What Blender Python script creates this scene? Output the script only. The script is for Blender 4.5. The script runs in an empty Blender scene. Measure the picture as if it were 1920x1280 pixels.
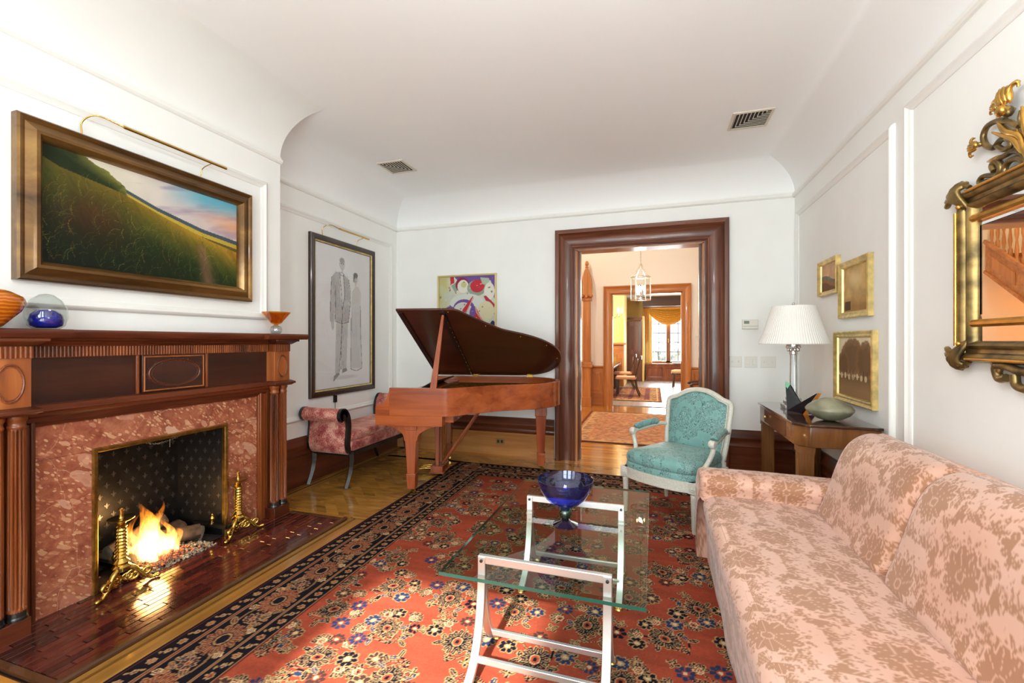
import bpy, bmesh, math, random
import numpy as np
from mathutils import Vector, Matrix

# ------------------------------------------------------------------ camera, world, lights, exposure
SC = bpy.context.scene
COL = SC.collection
YAW = math.radians(17.8)
cam = bpy.data.cameras.new('camera'); cam_o = bpy.data.objects.new('camera', cam); COL.objects.link(cam_o)
cam.sensor_width = 36.0; cam.lens = 36.0 * 824.0 / 1920.0; cam.clip_start = .02; cam.clip_end = 200
cam_o.location = (0, 0, 1.4); cam_o.rotation_euler = (math.radians(90), 0, YAW)
SC.camera = cam_o
SC.view_settings.view_transform = 'Standard'; SC.view_settings.look = 'None'
SC.view_settings.exposure = -0.42; SC.view_settings.gamma = 1.0; SC.view_settings.use_curve_mapping = False
SC.cycles.use_denoising = True
SC.cycles.max_bounces = 12; SC.cycles.diffuse_bounces = 8; SC.cycles.glossy_bounces = 5
SC.cycles.transmission_bounces = 8; SC.cycles.transparent_max_bounces = 16
SC.cycles.caustics_reflective = False; SC.cycles.caustics_refractive = False
SC.cycles.sample_clamp_indirect = 6.0

W = bpy.data.worlds.new('sky'); SC.world = W; W.use_nodes = True
bg = W.node_tree.nodes['Background']; bg.inputs[0].default_value = (.80, .90, 1.0, 1); bg.inputs[1].default_value = 3.0

def area(name, loc, rot, sx, sy, power, col):
    l = bpy.data.lights.new(name, 'AREA'); l.shape = 'RECTANGLE'; l.size = sx; l.size_y = sy
    l.energy = power; l.color = col
    o = bpy.data.objects.new(name, l); o.location = loc; o.rotation_euler = rot; COL.objects.link(o); return o
def point(name, loc, power, col, rad=.03):
    l = bpy.data.lights.new(name, 'POINT'); l.energy = power; l.color = col; l.shadow_soft_size = rad
    o = bpy.data.objects.new(name, l); o.location = loc; COL.objects.link(o); return o
# daylight arriving through the three windows of the rear wall and the dining room window
for i, x in enumerate((-2.35, -.95, .45)):
    area('window_daylight', (x, -1.74, 1.62), (math.radians(90), 0, 0), 1.14, 2.3, (44, 128, 132)[i], (.86, .96, 1.0))
area('dining_window_daylight', (.53, 17.35, 1.55), (math.radians(-90), 0, 0), 1.3, 1.8, 420, (.9, .96, 1.0))
sun = bpy.data.lights.new('sun', 'SUN'); sun.energy = 30.0; sun.angle = math.radians(2.0); sun.color = (1, .95, .86)
sun_o = bpy.data.objects.new('sun', sun); COL.objects.link(sun_o)
sun_o.rotation_euler = Vector((-.01, .826, -.562)).to_track_quat('-Z', 'Y').to_euler()

# ------------------------------------------------------------------ helpers
R = math.radians
def lin(c):
    c = np.asarray(c, float) / 255.0
    return np.where(c <= .04045, c / 12.92, ((c + .055) / 1.055) ** 2.4)
def L4(c): return tuple(float(x) for x in lin(c)) + (1.0,)

class MB:
    def __init__(s): s.v = []; s.f = []
    def add(s, v, f):
        o = len(s.v); s.v += [tuple(p) for p in v]; s.f += [tuple(i + o for i in q) for q in f]; return s
    def box(s, x0, x1, y0, y1, z0, z1):
        v = [(x0,y0,z0),(x1,y0,z0),(x1,y1,z0),(x0,y1,z0),(x0,y0,z1),(x1,y0,z1),(x1,y1,z1),(x0,y1,z1)]
        return s.add(v, [(3,2,1,0),(4,5,6,7),(0,1,5,4),(1,2,6,5),(2,3,7,6),(3,0,4,7)])
    def taper(s, c0, w0, c1, w1):
        # square post from centre c0 (half sizes w0) to c1 (half sizes w1)
        v = []
        for c, w in ((c0, w0), (c1, w1)):
            v += [(c[0]-w[0],c[1]-w[1],c[2]),(c[0]+w[0],c[1]-w[1],c[2]),(c[0]+w[0],c[1]+w[1],c[2]),(c[0]-w[0],c[1]+w[1],c[2])]
        return s.add(v, [(3,2,1,0),(4,5,6,7),(0,1,5,4),(1,2,6,5),(2,3,7,6),(3,0,4,7)])
    def prism(s, poly, a0, a1, plane='xy'):
        n = len(poly)
        def P(p, a):
            return (p[0],p[1],a) if plane == 'xy' else (p[0],a,p[1]) if plane == 'xz' else (a,p[0],p[1])
        v = [P(p, a0) for p in poly] + [P(p, a1) for p in poly]
        f = [tuple(range(n))[::-1], tuple(range(n, 2*n))] + [(i, (i+1) % n, n+(i+1) % n, n+i) for i in range(n)]
        return s.add(v, f)
    def lathe(s, prof, c=(0,0,0), n=24, flute=None, cap=True):
        v = []; f = []; m = len(prof)
        for r, z in prof:
            for k in range(n):
                t = 2*math.pi*k/n; rr = r
                if flute and flute[1] < z < flute[2]: rr = r*(1-flute[3]*(1-abs(math.cos(flute[0]*t/2))))
                v.append((c[0]+rr*math.cos(t), c[1]+rr*math.sin(t), c[2]+z))
        for j in range(m-1):
            for k in range(n):
                f.append((j*n+k, j*n+(k+1) % n, (j+1)*n+(k+1) % n, (j+1)*n+k))
        if cap: f += [tuple(range(n))[::-1], tuple((m-1)*n+k for k in range(n))]
        return s.add(v, f)
    def tube(s, pts, r, n=8, closed=False, flat=1.0):
        P = [Vector(p) for p in pts]; m = len(P); v = []; f = []
        rr = [r]*m if not hasattr(r, '__len__') else list(r)
        T = []
        for i in range(m):
            a = P[(i-1) % m] if (closed or i > 0) else P[i]; b = P[(i+1) % m] if (closed or i < m-1) else P[i]
            T.append((b-a).normalized())
        up = Vector((0,0,1)) if abs(T[0].z) < .9 else Vector((1,0,0))
        N = (up - T[0]*up.dot(T[0])).normalized()
        for i in range(m):
            N = (N - T[i]*N.dot(T[i]));
            N = N.normalized() if N.length > 1e-6 else Vector((1,0,0))
            B = T[i].cross(N)
            for k in range(n):
                t = 2*math.pi*k/n
                v.append(tuple(P[i] + (N*math.cos(t) + B*math.sin(t)*flat)*rr[i]))
        for i in range(m if closed else m-1):
            j = (i+1) % m
            for k in range(n): f.append((i*n+k, i*n+(k+1) % n, j*n+(k+1) % n, j*n+k))
        if not closed: f += [tuple(range(n))[::-1], tuple((m-1)*n+k for k in range(n))]
        return s.add(v, f)
    def bar(s, p, q, w, h):
        # rectangular bar from p to q, w across and h the other way
        p, q = Vector(p), Vector(q); d = (q-p).normalized()
        up = Vector((0,0,1)) if abs(d.z) < .9 else Vector((0,1,0))
        a = d.cross(up).normalized(); b = a.cross(d)
        v = [tuple(c + a*w/2*sx + b*h/2*sy) for c in (p, q) for sx, sy in ((-1,-1),(1,-1),(1,1),(-1,1))]
        return s.add(v, [(3,2,1,0),(4,5,6,7),(0,1,5,4),(1,2,6,5),(2,3,7,6),(3,0,4,7)])
    def sphere(s, c, r, n=12, m=8, sq=(1,1,1)):
        v = [(c[0], c[1], c[2]-r*sq[2])]; f = []
        for j in range(1, m):
            p = math.pi*j/m
            for k in range(n):
                t = 2*math.pi*k/n
                v.append((c[0]+r*sq[0]*math.sin(p)*math.cos(t), c[1]+r*sq[1]*math.sin(p)*math.sin(t), c[2]-r*sq[2]*math.cos(p)))
        v.append((c[0], c[1], c[2]+r*sq[2])); e = len(v)-1
        for k in range(n):
            f.append((0, 1+(k+1) % n, 1+k)); f.append((e, e-n+k, e-n+(k+1) % n))
        for j in range(m-2):
            for k in range(n): f.append((1+j*n+k, 1+j*n+(k+1) % n, 1+(j+1)*n+(k+1) % n, 1+(j+1)*n+k))
        return s.add(v, f)
    def grid(s, P, cu=False, cv=False):
        P = np.asarray(P); n, m = P.shape[:2]
        f = []
        for i in range(n if cu else n-1):
            for j in range(m if cv else m-1):
                f.append((i*m+j, ((i+1) % n)*m+j, ((i+1) % n)*m+(j+1) % m, i*m+(j+1) % m))
        return s.add(P.reshape(-1, 3).tolist(), f)
    def molding(s, path, prof, O, U, V, N, closed=True, segs=None):
        # sweep profile (d inward, h outward) along a mitred path in the plane O,U,V
        O, U, V, N = Vector(O), Vector(U), Vector(V), Vector(N); n = len(path); rings = []
        pth = [Vector(p) for p in path]
        for i in range(n):
            ds = []
            if closed or i > 0: ds.append((pth[i]-pth[i-1]).normalized())
            if closed or i < n-1: ds.append((pth[(i+1) % n]-pth[i]).normalized())
            ns = [Vector((-d.y, d.x)) for d in ds]
            mm = sum(ns, Vector((0,0))); mm = mm/ (mm.dot(ns[0]))
            rings.append([tuple(O + U*(pth[i].x+mm.x*d) + V*(pth[i].y+mm.y*d) + N*h) for d, h in prof])
        k = len(prof)
        for i in (range(n if closed else n-1) if segs is None else segs):
            j = (i+1) % n
            s.add(rings[i]+rings[j], [(a, a+1, k+a+1, k+a) for a in range(k-1)])
            if not closed:
                if i == 0: s.add(rings[i], [tuple(range(k))])
                if j == n-1: s.add(rings[j], [tuple(range(k))[::-1]])
        return s
    def xf(s, M):
        M = Matrix(M); s.v = [tuple(M @ Vector(p)) for p in s.v]; return s
    def jit(s, a, seed=0):
        rd = random.Random(seed); s.v = [tuple(c + rd.uniform(-a, a) for c in p) for p in s.v]; return s

def mesh_of(mb, name, smooth=None):
    me = bpy.data.meshes.new(name); me.from_pydata(mb.v, [], mb.f); me.update()
    bm = bmesh.new(); bm.from_mesh(me); bmesh.ops.recalc_face_normals(bm, faces=bm.faces); bm.to_mesh(me); bm.free()
    if smooth is not None:
        me.shade_smooth(); me.set_sharp_from_angle(angle=R(smooth))
    return me
def ob(name, mb, mat, parent=None, smooth=None, bevel=0, seg=2, kind=None, label=None):
    me = mb if isinstance(mb, bpy.types.Mesh) else mesh_of(mb, name, smooth)
    o = bpy.data.objects.new(name, me); COL.objects.link(o)
    if mat and not me.materials: me.materials.append(mat)
    if parent: o.parent = parent
    if bevel:
        m = o.modifiers.new('bevel', 'BEVEL'); m.width = bevel; m.segments = seg; m.limit_method = 'ANGLE'; m.angle_limit = R(40)
        if smooth is None: me.shade_smooth(); me.set_sharp_from_angle(angle=R(50))
    if kind: o['kind'] = kind
    if label: o['label'] = label
    return o
def tag(o, label, cat, group=None, kind=None):
    o['label'] = label; o['category'] = cat
    if group: o['group'] = group
    if kind: o['kind'] = kind
    return o
def thing(name, label, cat, loc=(0,0,0), rz=0, group=None, kind=None):
    o = bpy.data.objects.new(name, None); COL.objects.link(o); o.empty_display_size = .1
    o.location = loc; o.rotation_euler = (0, 0, rz); return tag(o, label, cat, group, kind)
def dup(root, loc, rz=None, label=None):
    r = root.copy(); COL.objects.link(r); r.location = loc
    if rz is not None: r.rotation_euler = (0, 0, rz)
    if label: r['label'] = label
    for ch in list(root.children):
        c = ch.copy(); COL.objects.link(c); c.parent = r
        for g in list(ch.children):
            d = g.copy(); COL.objects.link(d); d.parent = c
    return r
def struct(name, mb, mat, label, cat, **k):
    o = ob(name, mb, mat, **k); return tag(o, label, cat, kind='structure')
def B(*a): return MB().box(*a)
def cr(pts, n=8, closed=False):
    # Catmull-Rom through points
    P = [np.array(p, float) for p in pts]; m = len(P); out = []
    for i in range(m if closed else m-1):
        p0 = P[i-1] if (closed or i > 0) else P[i]*2-P[i+1]
        p1 = P[i]; p2 = P[(i+1) % m]; p3 = P[(i+2) % m] if (closed or i+2 < m) else p2*2-p1
        for k in range(n):
            t = k/n
            out.append(tuple(.5*((2*p1)+(p2-p0)*t+(2*p0-5*p1+4*p2-p3)*t*t+(3*p1-p0-3*p2+p3)*t**3)))
    if not closed: out.append(tuple(P[-1]))
    return out
def spiral(c, r0, r1, a0, turns, n=30, plane='xz', y=0):
    out = []
    for k in range(n+1):
        t = k/n; r = r0+(r1-r0)*t; a = a0+turns*2*math.pi*t
        p = (c[0]+r*math.cos(a), c[1]+r*math.sin(a))
        out.append((p[0], y, p[1]) if plane == 'xz' else (y, p[0], p[1]))
    return out

# ---- value noise in numpy
def vn(x, y, seed=0):
    x = np.asarray(x, float); y = np.asarray(y, float)
    xi = np.floor(x).astype(np.int64); yi = np.floor(y).astype(np.int64); xf = x-xi; yf = y-yi
    def h(a, b):
        n = (a*374761393 + b*668265263 + seed*974634777) & 0xffffffff
        n = ((n ^ (n >> 13))*1274126177) & 0xffffffff
        return ((n ^ (n >> 16)) & 0xffff)/65535.0
    u = xf*xf*(3-2*xf); v = yf*yf*(3-2*yf)
    return (h(xi,yi)*(1-u)+h(xi+1,yi)*u)*(1-v)+(h(xi,yi+1)*(1-u)+h(xi+1,yi+1)*u)*v
def fbm(x, y, seed=0, o=4):
    s = 0; a = .5
    for k in range(o): s = s+a*vn(x*2**k, y*2**k, seed+k); a *= .5
    return s/(1-.5**o)

# ------------------------------------------------------------------ materials
def newmat(name):
    m = bpy.data.materials.new(name); m.use_nodes = True
    nt = m.node_tree; return m, nt, nt.nodes['Principled BSDF']
def setp(b, rough=.5, metal=0, spec=.5, coat=0, coatr=.1, sheen=0, trans=0, ior=1.45, emis=None, es=0):
    b.inputs['Roughness'].default_value = rough; b.inputs['Metallic'].default_value = metal
    b.inputs['Specular IOR Level'].default_value = spec; b.inputs['Coat Weight'].default_value = coat
    b.inputs['Coat Roughness'].default_value = coatr; b.inputs['Sheen Weight'].default_value = sheen
    b.inputs['Transmission Weight'].default_value = trans; b.inputs['IOR'].default_value = ior
    if emis: b.inputs['Emission Color'].default_value = L4(emis); b.inputs['Emission Strength'].default_value = es
def nd(nt, t, **k):
    n = nt.nodes.new(t)
    for a, v in k.items(): setattr(n, a, v)
    return n
def ramp(nt, stops, interp='LINEAR'):
    r = nd(nt, 'ShaderNodeValToRGB'); r.color_ramp.interpolation = interp; e = r.color_ramp.elements
    while len(e) < len(stops): e.new(.5)
    for q, (p, c) in zip(e, stops): q.position = p; q.color = L4(c)
    return r
def coords(nt, scale=(1,1,1), rnd=True, rot=(0,0,0)):
    tc = nd(nt, 'ShaderNodeTexCoord'); mp = nd(nt, 'ShaderNodeMapping')
    mp.inputs['Scale'].default_value = scale; mp.inputs['Rotation'].default_value = rot
    nt.links.new(tc.outputs['Object'], mp.inputs['Vector'])
    if rnd:
        oi = nd(nt, 'ShaderNodeObjectInfo'); ml = nd(nt, 'ShaderNodeMath', operation='MULTIPLY'); ml.inputs[1].default_value = 37.0
        nt.links.new(oi.outputs['Random'], ml.inputs[0])
        cb = nd(nt, 'ShaderNodeCombineXYZ')
        for i in range(3): nt.links.new(ml.outputs[0], cb.inputs[i])
        nt.links.new(cb.outputs[0], mp.inputs['Location'])
    return mp.outputs['Vector']
def bump(nt, b, fac, strength=.2, dist=.01):
    n = nd(nt, 'ShaderNodeBump'); n.inputs['Strength'].default_value = strength; n.inputs['Distance'].default_value = dist
    nt.links.new(fac, n.inputs['Height']); nt.links.new(n.outputs[0], b.inputs['Normal'])
def plain(name, c, rough=.5, nscale=0, namp=.06, bmp=0, **k):
    m, nt, b = newmat(name); setp(b, rough, **k); b.inputs['Base Color'].default_value = L4(c)
    if nscale:
        n = nd(nt, 'ShaderNodeTexNoise'); n.inputs['Scale'].default_value = nscale; n.inputs['Detail'].default_value = 3
        nt.links.new(coords(nt), n.inputs['Vector'])
        c = np.array(c, float); r = ramp(nt, [(.3, np.clip(c*(1-namp), 0, 255)), (.7, np.clip(c*(1+namp), 0, 255))])
        nt.links.new(n.outputs['Fac'], r.inputs[0]); nt.links.new(r.outputs[0], b.inputs['Base Color'])
        if bmp: bump(nt, b, n.outputs['Fac'], bmp, .004)
    return m
def wood(name, dark, mid, light, axis='x', rough=.3, coat=.4, grain=26, vary=.0, fig=1.0):
    m, nt, b = newmat(name); setp(b, rough, coat=coat, coatr=.08)
    s = {'x': (1.2, grain, grain), 'y': (grain, 1.2, grain), 'z': (grain, grain, 1.2)}[axis]
    v = coords(nt, s)
    n = nd(nt, 'ShaderNodeTexNoise'); n.inputs['Scale'].default_value = 1.0; n.inputs['Detail'].default_value = 6
    n.inputs['Distortion'].default_value = .6*fig; n.inputs['Roughness'].default_value = .62
    nt.links.new(v, n.inputs['Vector'])
    s2 = {'x': (.5, 5, 5), 'y': (5, .5, 5), 'z': (5, 5, .5)}[axis]
    n2 = nd(nt, 'ShaderNodeTexNoise'); n2.inputs['Scale'].default_value = 1.0; n2.inputs['Detail'].default_value = 2
    nt.links.new(coords(nt, s2), n2.inputs['Vector'])
    mx = nd(nt, 'ShaderNodeMath', operation='MULTIPLY_ADD'); mx.inputs[1].default_value = .55
    nt.links.new(n.outputs['Fac'], mx.inputs[0])
    m2 = nd(nt, 'ShaderNodeMath', operation='MULTIPLY'); m2.inputs[1].default_value = .45
    nt.links.new(n2.outputs['Fac'], m2.inputs[0]); nt.links.new(m2.outputs[0], mx.inputs[2])
    r = ramp(nt, [(.32, dark), (.5, mid), (.68, light)]); nt.links.new(mx.outputs[0], r.inputs[0])
    out = r.outputs[0]
    if vary:
        oi = nd(nt, 'ShaderNodeObjectInfo'); hs = nd(nt, 'ShaderNodeHueSaturation')
        mr = nd(nt, 'ShaderNodeMapRange'); mr.inputs['To Min'].default_value = 1-vary; mr.inputs['To Max'].default_value = 1+vary
        nt.links.new(oi.outputs['Random'], mr.inputs[0]); nt.links.new(mr.outputs[0], hs.inputs['Value'])
        nt.links.new(out, hs.inputs['Color']); out = hs.outputs[0]
    nt.links.new(out, b.inputs['Base Color'])
    bump(nt, b, n.outputs['Fac'], .06, .002)
    return m
def thin_glass(name, tint, gloss=(1,1,1), ior=1.5, rough=.0, base=0.0):
    m = bpy.data.materials.new(name); m.use_nodes = True; nt = m.node_tree
    for n in list(nt.nodes): nt.nodes.remove(n)
    out = nd(nt, 'ShaderNodeOutputMaterial'); tr = nd(nt, 'ShaderNodeBsdfTransparent'); gl = nd(nt, 'ShaderNodeBsdfGlossy')
    mx = nd(nt, 'ShaderNodeMixShader'); lw = nd(nt, 'ShaderNodeLayerWeight'); lw.inputs['Blend'].default_value = .5
    tr.inputs[0].default_value = L4(tint); gl.inputs['Roughness'].default_value = rough; gl.inputs['Color'].default_value = tuple(gloss)+(1,)
    f0 = ((ior-1)/(ior+1))**2+base          # Schlick reflectance, the same from both faces of the sheet
    pw = nd(nt, 'ShaderNodeMath', operation='POWER'); pw.inputs[1].default_value = 5.0; nt.links.new(lw.outputs['Facing'], pw.inputs[0])
    ad = nd(nt, 'ShaderNodeMath', operation='MULTIPLY_ADD'); ad.inputs[1].default_value = 1-f0; ad.inputs[2].default_value = f0; ad.use_clamp = True
    nt.links.new(pw.outputs[0], ad.inputs[0])
    nt.links.new(ad.outputs[0], mx.inputs[0]); nt.links.new(tr.outputs[0], mx.inputs[1]); nt.links.new(gl.outputs[0], mx.inputs[2])
    nt.links.new(mx.outputs[0], out.inputs[0]); return m
def painted(name, rough=.6, spec=.3, coat=0, alpha_rough=None, sheen=0, nscale=0, nb=0):
    # colours come from the mesh's painted colour attribute (flat print, weave)
    m, nt, b = newmat(name); setp(b, rough, spec=spec, coat=coat, sheen=sheen)
    a = nd(nt, 'ShaderNodeVertexColor'); a.layer_name = 'Col'; nt.links.new(a.outputs['Color'], b.inputs['Base Color'])
    if alpha_rough:
        mr = nd(nt, 'ShaderNodeMapRange'); mr.inputs['To Min'].default_value = alpha_rough[0]; mr.inputs['To Max'].default_value = alpha_rough[1]
        nt.links.new(a.outputs['Alpha'], mr.inputs[0]); nt.links.new(mr.outputs[0], b.inputs['Roughness'])
    if nscale:
        n = nd(nt, 'ShaderNodeTexNoise'); n.inputs['Scale'].default_value = nscale; n.inputs['Detail'].default_value = 2
        nt.links.new(coords(nt, rnd=False), n.inputs['Vector']); bump(nt, b, n.outputs['Fac'], nb, .004)
    return m

WALL = plain('wall_paint', (243, 244, 241), .55, nscale=3, namp=.008)
CEIL = plain('ceiling_paint', (245, 246, 246), .7)
TRIMW = plain('white_trim_paint', (240, 240, 236), .35)
HALLW = plain('hall_wall_paint', (241, 238, 230), .6)
DINEW = plain('dining_wall_paint', (240, 214, 140), .6)
MAHOG = wood('mahogany', (44, 17, 9), (80, 34, 17), (116, 56, 28), 'y', .34, .25, 20)
FRIEZE = wood('mahogany_dark_frieze', (30, 11, 6), (54, 22, 11), (78, 36, 18), 'y', .36, .2, 16)
MAHOGZ = wood('mahogany_upright', (60, 26, 11), (122, 60, 26), (166, 92, 42), 'z', .34, .25, 24)
MAHOGL = wood('mahogany_figured', (110, 56, 24), (154, 84, 38), (184, 112, 56), 'z', .34, .25, 14)
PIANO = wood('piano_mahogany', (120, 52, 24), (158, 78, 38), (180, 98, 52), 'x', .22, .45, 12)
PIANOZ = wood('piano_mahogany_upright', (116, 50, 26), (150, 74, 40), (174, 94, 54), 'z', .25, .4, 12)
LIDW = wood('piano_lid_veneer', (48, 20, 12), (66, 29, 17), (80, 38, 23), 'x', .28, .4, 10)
CASING = wood('walnut_casing', (56, 26, 15), (100, 54, 35), (142, 88, 62), 'z', .36, .3, 30)
CASINGX = wood('walnut_casing_head', (56, 26, 15), (100, 54, 35), (142, 88, 62), 'x', .36, .3, 30)
BASEX = wood('baseboard_walnut_x', (50, 22, 13), (92, 46, 27), (120, 66, 40), 'x', .3, .4, 18)
BASEY = wood('baseboard_walnut_y', (50, 22, 13), (92, 46, 27), (120, 66, 40), 'y', .3, .4, 18)
OAK_AND_LITX = wood('oak_and_lit_plank_x', (146, 92, 46), (180, 122, 66), (204, 150, 92), 'x', .3, .4, 14)  # oak of the soundboard; the baseboard plank gets it as painted reflected light
OAKY = wood('oak_plank_y', (104, 56, 28), (140, 82, 42), (165, 105, 58), 'y', .3, .4, 14)
HALLOAK = wood('hall_oak', (140, 84, 40), (176, 112, 58), (200, 140, 82), 'z', .35, .3, 16)
HALLOAKX = wood('hall_oak_x', (140, 84, 40), (176, 112, 58), (200, 140, 82), 'x', .35, .3, 16)
FLOORX = wood('floor_oak_x', (140, 86, 30), (188, 126, 50), (214, 158, 78), 'x', .2, .55, 20, vary=.12)
FLOORY = wood('floor_oak_y', (112, 74, 30), (146, 102, 46), (172, 126, 64), 'y', .2, .55, 20, vary=.12)
FLOORD = wood('floor_border_dark', (58, 34, 18), (78, 48, 26), (94, 60, 34), 'y', .22, .5, 20)
BLACKW = plain('black_lacquered_wood', (30, 28, 27), .25, coat=.4)
BRASS = plain('polished_brass', (214, 178, 92), .18, metal=1.0)
BRASSD = plain('aged_brass', (176, 148, 84), .3, metal=1.0, nscale=30, namp=.15)
SILVER = plain('brushed_silver_metal', (230, 230, 227), .34, metal=.9)
GILT = plain('gold_leaf', (216, 190, 124), .36, metal=.75, nscale=18, namp=.12, bmp=.1)
BLACKM = plain('black_metal', (20, 20, 22), .4, metal=.3)
WHITEP = plain('white_plastic', (232, 230, 222), .4)
# ------------------------------------------------------------------ structure of the living room
XL, XR, YB, YR, ZC, ZR = -3.28, 1.375, 5.15, -1.6, 3.25, 2.92
XB = -2.95   # face of the chimney breast
Y0B, Y1B = 1.113, 2.887
DX0, DX1, DZ = -.865, .525, 2.48      # doorway to the hall

w = MB()
w.box(XL-.2, DX0, YB, YB+.2, 0, ZC+.2).box(DX1, XR+.2, YB, YB+.2, 0, ZC+.2).box(DX0, DX1, YB, YB+.2, DZ, ZC+.2)
struct('wall_back', w, WALL, 'cream white wall behind the piano around the doorway', 'wall')
w = MB().box(XL-.2, XL, YR, Y0B, 0, ZC).box(XL-.2, XL, Y1B, YB, 0, ZC)
struct('wall_left', w, WALL, 'cream white alcove wall carrying the tall framed drawing', 'wall')
struct('wall_right', B(XR, XR+.2, YR-.2, YB, 0, ZC), WALL, 'cream white wall behind the pink sofa', 'wall')
# chimney breast
w = MB().box(XL-.35, XB, Y0B, 1.60, 0, ZR).box(XL-.35, XB, 2.384, Y1B, 0, ZR).box(XL-.35, XB, 1.60, 2.384, .80, ZR)
w.box(XL-.45, XL-.35, 1.60, 2.384, 0, .80)
cv = [(XL-.35, ZR), (XB, ZR)] + [(XB+.45*(1-math.cos(t)), ZR+.33*math.sin(t)) for t in np.linspace(.1, math.pi/2, 14)] + [(XB+.45, ZC+.02), (XL-.35, ZC+.02)]
w.prism(cv, Y0B, Y1B, 'xz')
struct('wall_chimney', w, WALL, 'cream white chimney breast with a coved top above the mantel', 'wall', smooth=25)
# rear wall with three windows (behind the camera)
w = MB(); xs = [XL-.2]
for x in (-2.35, -.95, .45): xs += [x-.55, x+.55]
xs.append(XR+.2)
for a, b in zip(xs[0::2], xs[1::2]): w.box(a, b, YR-.12, YR, 0, ZC)
for x in (-2.35, -.95, .45): w.box(x-.55, x+.55, YR-.12, YR, 0, .5).box(x-.55, x+.55, YR-.12, YR, 2.72, ZC)
struct('wall_rear', w, WALL, 'cream white window wall of the living room opposite the doorway', 'wall')
PANE = thin_glass('window_glass', (250, 252, 252))
for i, x in enumerate((-2.35, -.95, .45)):
    f = MB().molding([(x-.55,.5),(x+.55,.5),(x+.55,2.72),(x-.55,2.72)], [(0,0),(0,.06),(.05,.06),(.05,0),(0,0)], (0,YR-.09,0), (1,0,0), (0,0,1), (0,1,0))
    f.box(x-.55, x+.55, YR-.075, YR-.035, 1.58, 1.63)
    fo = struct('window_%d' % (i+1), f, TRIMW, 'tall white sash window in the rear wall, number %d along it' % (i+1), 'window')
    for z0, z1 in ((.55, 1.58), (1.63, 2.67)): ob('pane', B(x-.5, x+.5, YR-.062, YR-.058, z0, z1), PANE, fo)
# ceiling: flat field and elliptical cove on all four walls
c = MB(); P = []
for t in np.linspace(0, math.pi/2, 13):
    d = .5*(1-math.cos(t)); z = ZR + (ZC-ZR)*math.sin(t)
    P.append([(XL+d,YR+d,z),(XR-d,YR+d,z),(XR-d,YB-d,z),(XL+d,YB-d,z)])
c.grid(P, cv=True); k = len(c.v); c.f.append((k-4, k-3, k-2, k-1))
c.box(XL-.2, XR+.2, YR-.2, YB+.2, ZC+.01, ZC+.15)
struct('ceiling', c, CEIL, 'white plaster ceiling with a curved cove around the edge', 'ceiling', smooth=25)
# picture rail
prof = [(0,0),(0,.018),(.012,.03),(.03,.03),(.04,.015),(.055,.012),(.055,0)]
def rail(name, a, b, O, U, N, label, za=2.87):
    L = (Vector(b)-Vector(a)).length
    struct(name, MB().molding([(0,0),(L,0)], prof, (a[0],a[1],za), U, (0,0,1), N, closed=False), TRIMW, label, 'moulding', smooth=40)
rail('trim_1', (XL,YB,0), (XR,YB,0), 0, (1,0,0), (0,-1,0), 'white picture rail along the wall behind the piano')
rail('trim_2', (XL,Y1B,0), (XL,YB,0), 0, (0,1,0), (1,0,0), 'white picture rail above the tall framed drawing')
rail('trim_3', (XR,YR,0), (XR,YB,0), 0, (0,1,0), (-1,0,0), 'white picture rail above the gilt mirror')
rail('trim_4', (XB,Y0B,0), (XB,Y1B,0), 0, (0,1,0), (1,0,0), 'white picture rail across the chimney breast')
pm = [(0,0),(0,.008),(.01,.022),(.022,.026),(.034,.016),(.045,.014),(.055,.006),(.055,0)]
def panel(name, r, O, U, N, label):
    a, b, z0, z1 = r; pth = [(a,z0),(b,z0),(b,z1),(a,z1)]
    struct(name, MB().molding(pth, pm, O, U, (0,0,1), N), TRIMW, label, 'moulding', smooth=40)
panel('trim_5', (1.155,2.75,1.57,2.67), (XB,0,0), (0,1,0), (1,0,0), 'white panel moulding around the landscape painting')
panel('trim_6', (3.0,5.02,.62,2.68), (XL,0,0), (0,1,0), (1,0,0), 'white panel moulding around the tall framed drawing')
panel('trim_7', (3.19,5.06,.60,2.70), (XR,0,0), (0,1,0), (-1,0,0), 'white panel moulding around the three small gilt pictures')
panel('trim_8', (.9,3.06,.60,2.74), (XR,0,0), (0,1,0), (-1,0,0), 'white panel moulding around the gilt mirror')
# baseboards: plank below, dark moulded cap above
bp = [(.28,0),(.28,.022),(.30,.03),(.315,.022),(.36,.022),(.375,.034),(.395,.034),(.41,.024),(.44,.024),(.455,.014),(.47,.012),(.47,0)]
def base(name, a, b, U, N, mats, label):
    L = (Vector(b)-Vector(a)).length
    o = struct(name, MB().molding([(0,0),(L,0)], bp, a, U, (0,0,1), N, closed=False), mats[0], label, 'baseboard', smooth=40)
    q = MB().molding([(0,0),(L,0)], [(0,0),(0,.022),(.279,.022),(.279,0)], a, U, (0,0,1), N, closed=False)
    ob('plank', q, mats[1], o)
base('baseboard_back', (XL,YB,0), (-1.12,YB,0), (1,0,0), (0,-1,0), (BASEX, OAK_AND_LITX), 'tall wooden baseboard behind the piano')  # plank behind the piano coloured paler to stand for reflected light
base('baseboard_backright', (.765,YB,0), (XR,YB,0), (1,0,0), (0,-1,0), (BASEX, BASEX), 'dark wooden baseboard between the doorway and the console table')
base('baseboard_left', (XL,Y1B,0), (XL,YB,0), (0,1,0), (1,0,0), (BASEY, BASEY), 'dark wooden baseboard behind the red bench')
base('baseboard_leftnear', (XL,YR,0), (XL,Y0B,0), (0,1,0), (1,0,0), (BASEY, BASEY), 'dark wooden baseboard between the rear wall and the chimney breast')
base('baseboard_right', (XR,YR,0), (XR,YB,0), (0,1,0), (-1,0,0), (BASEY, BASEY), 'dark wooden baseboard behind the sofa and console table')

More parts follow.
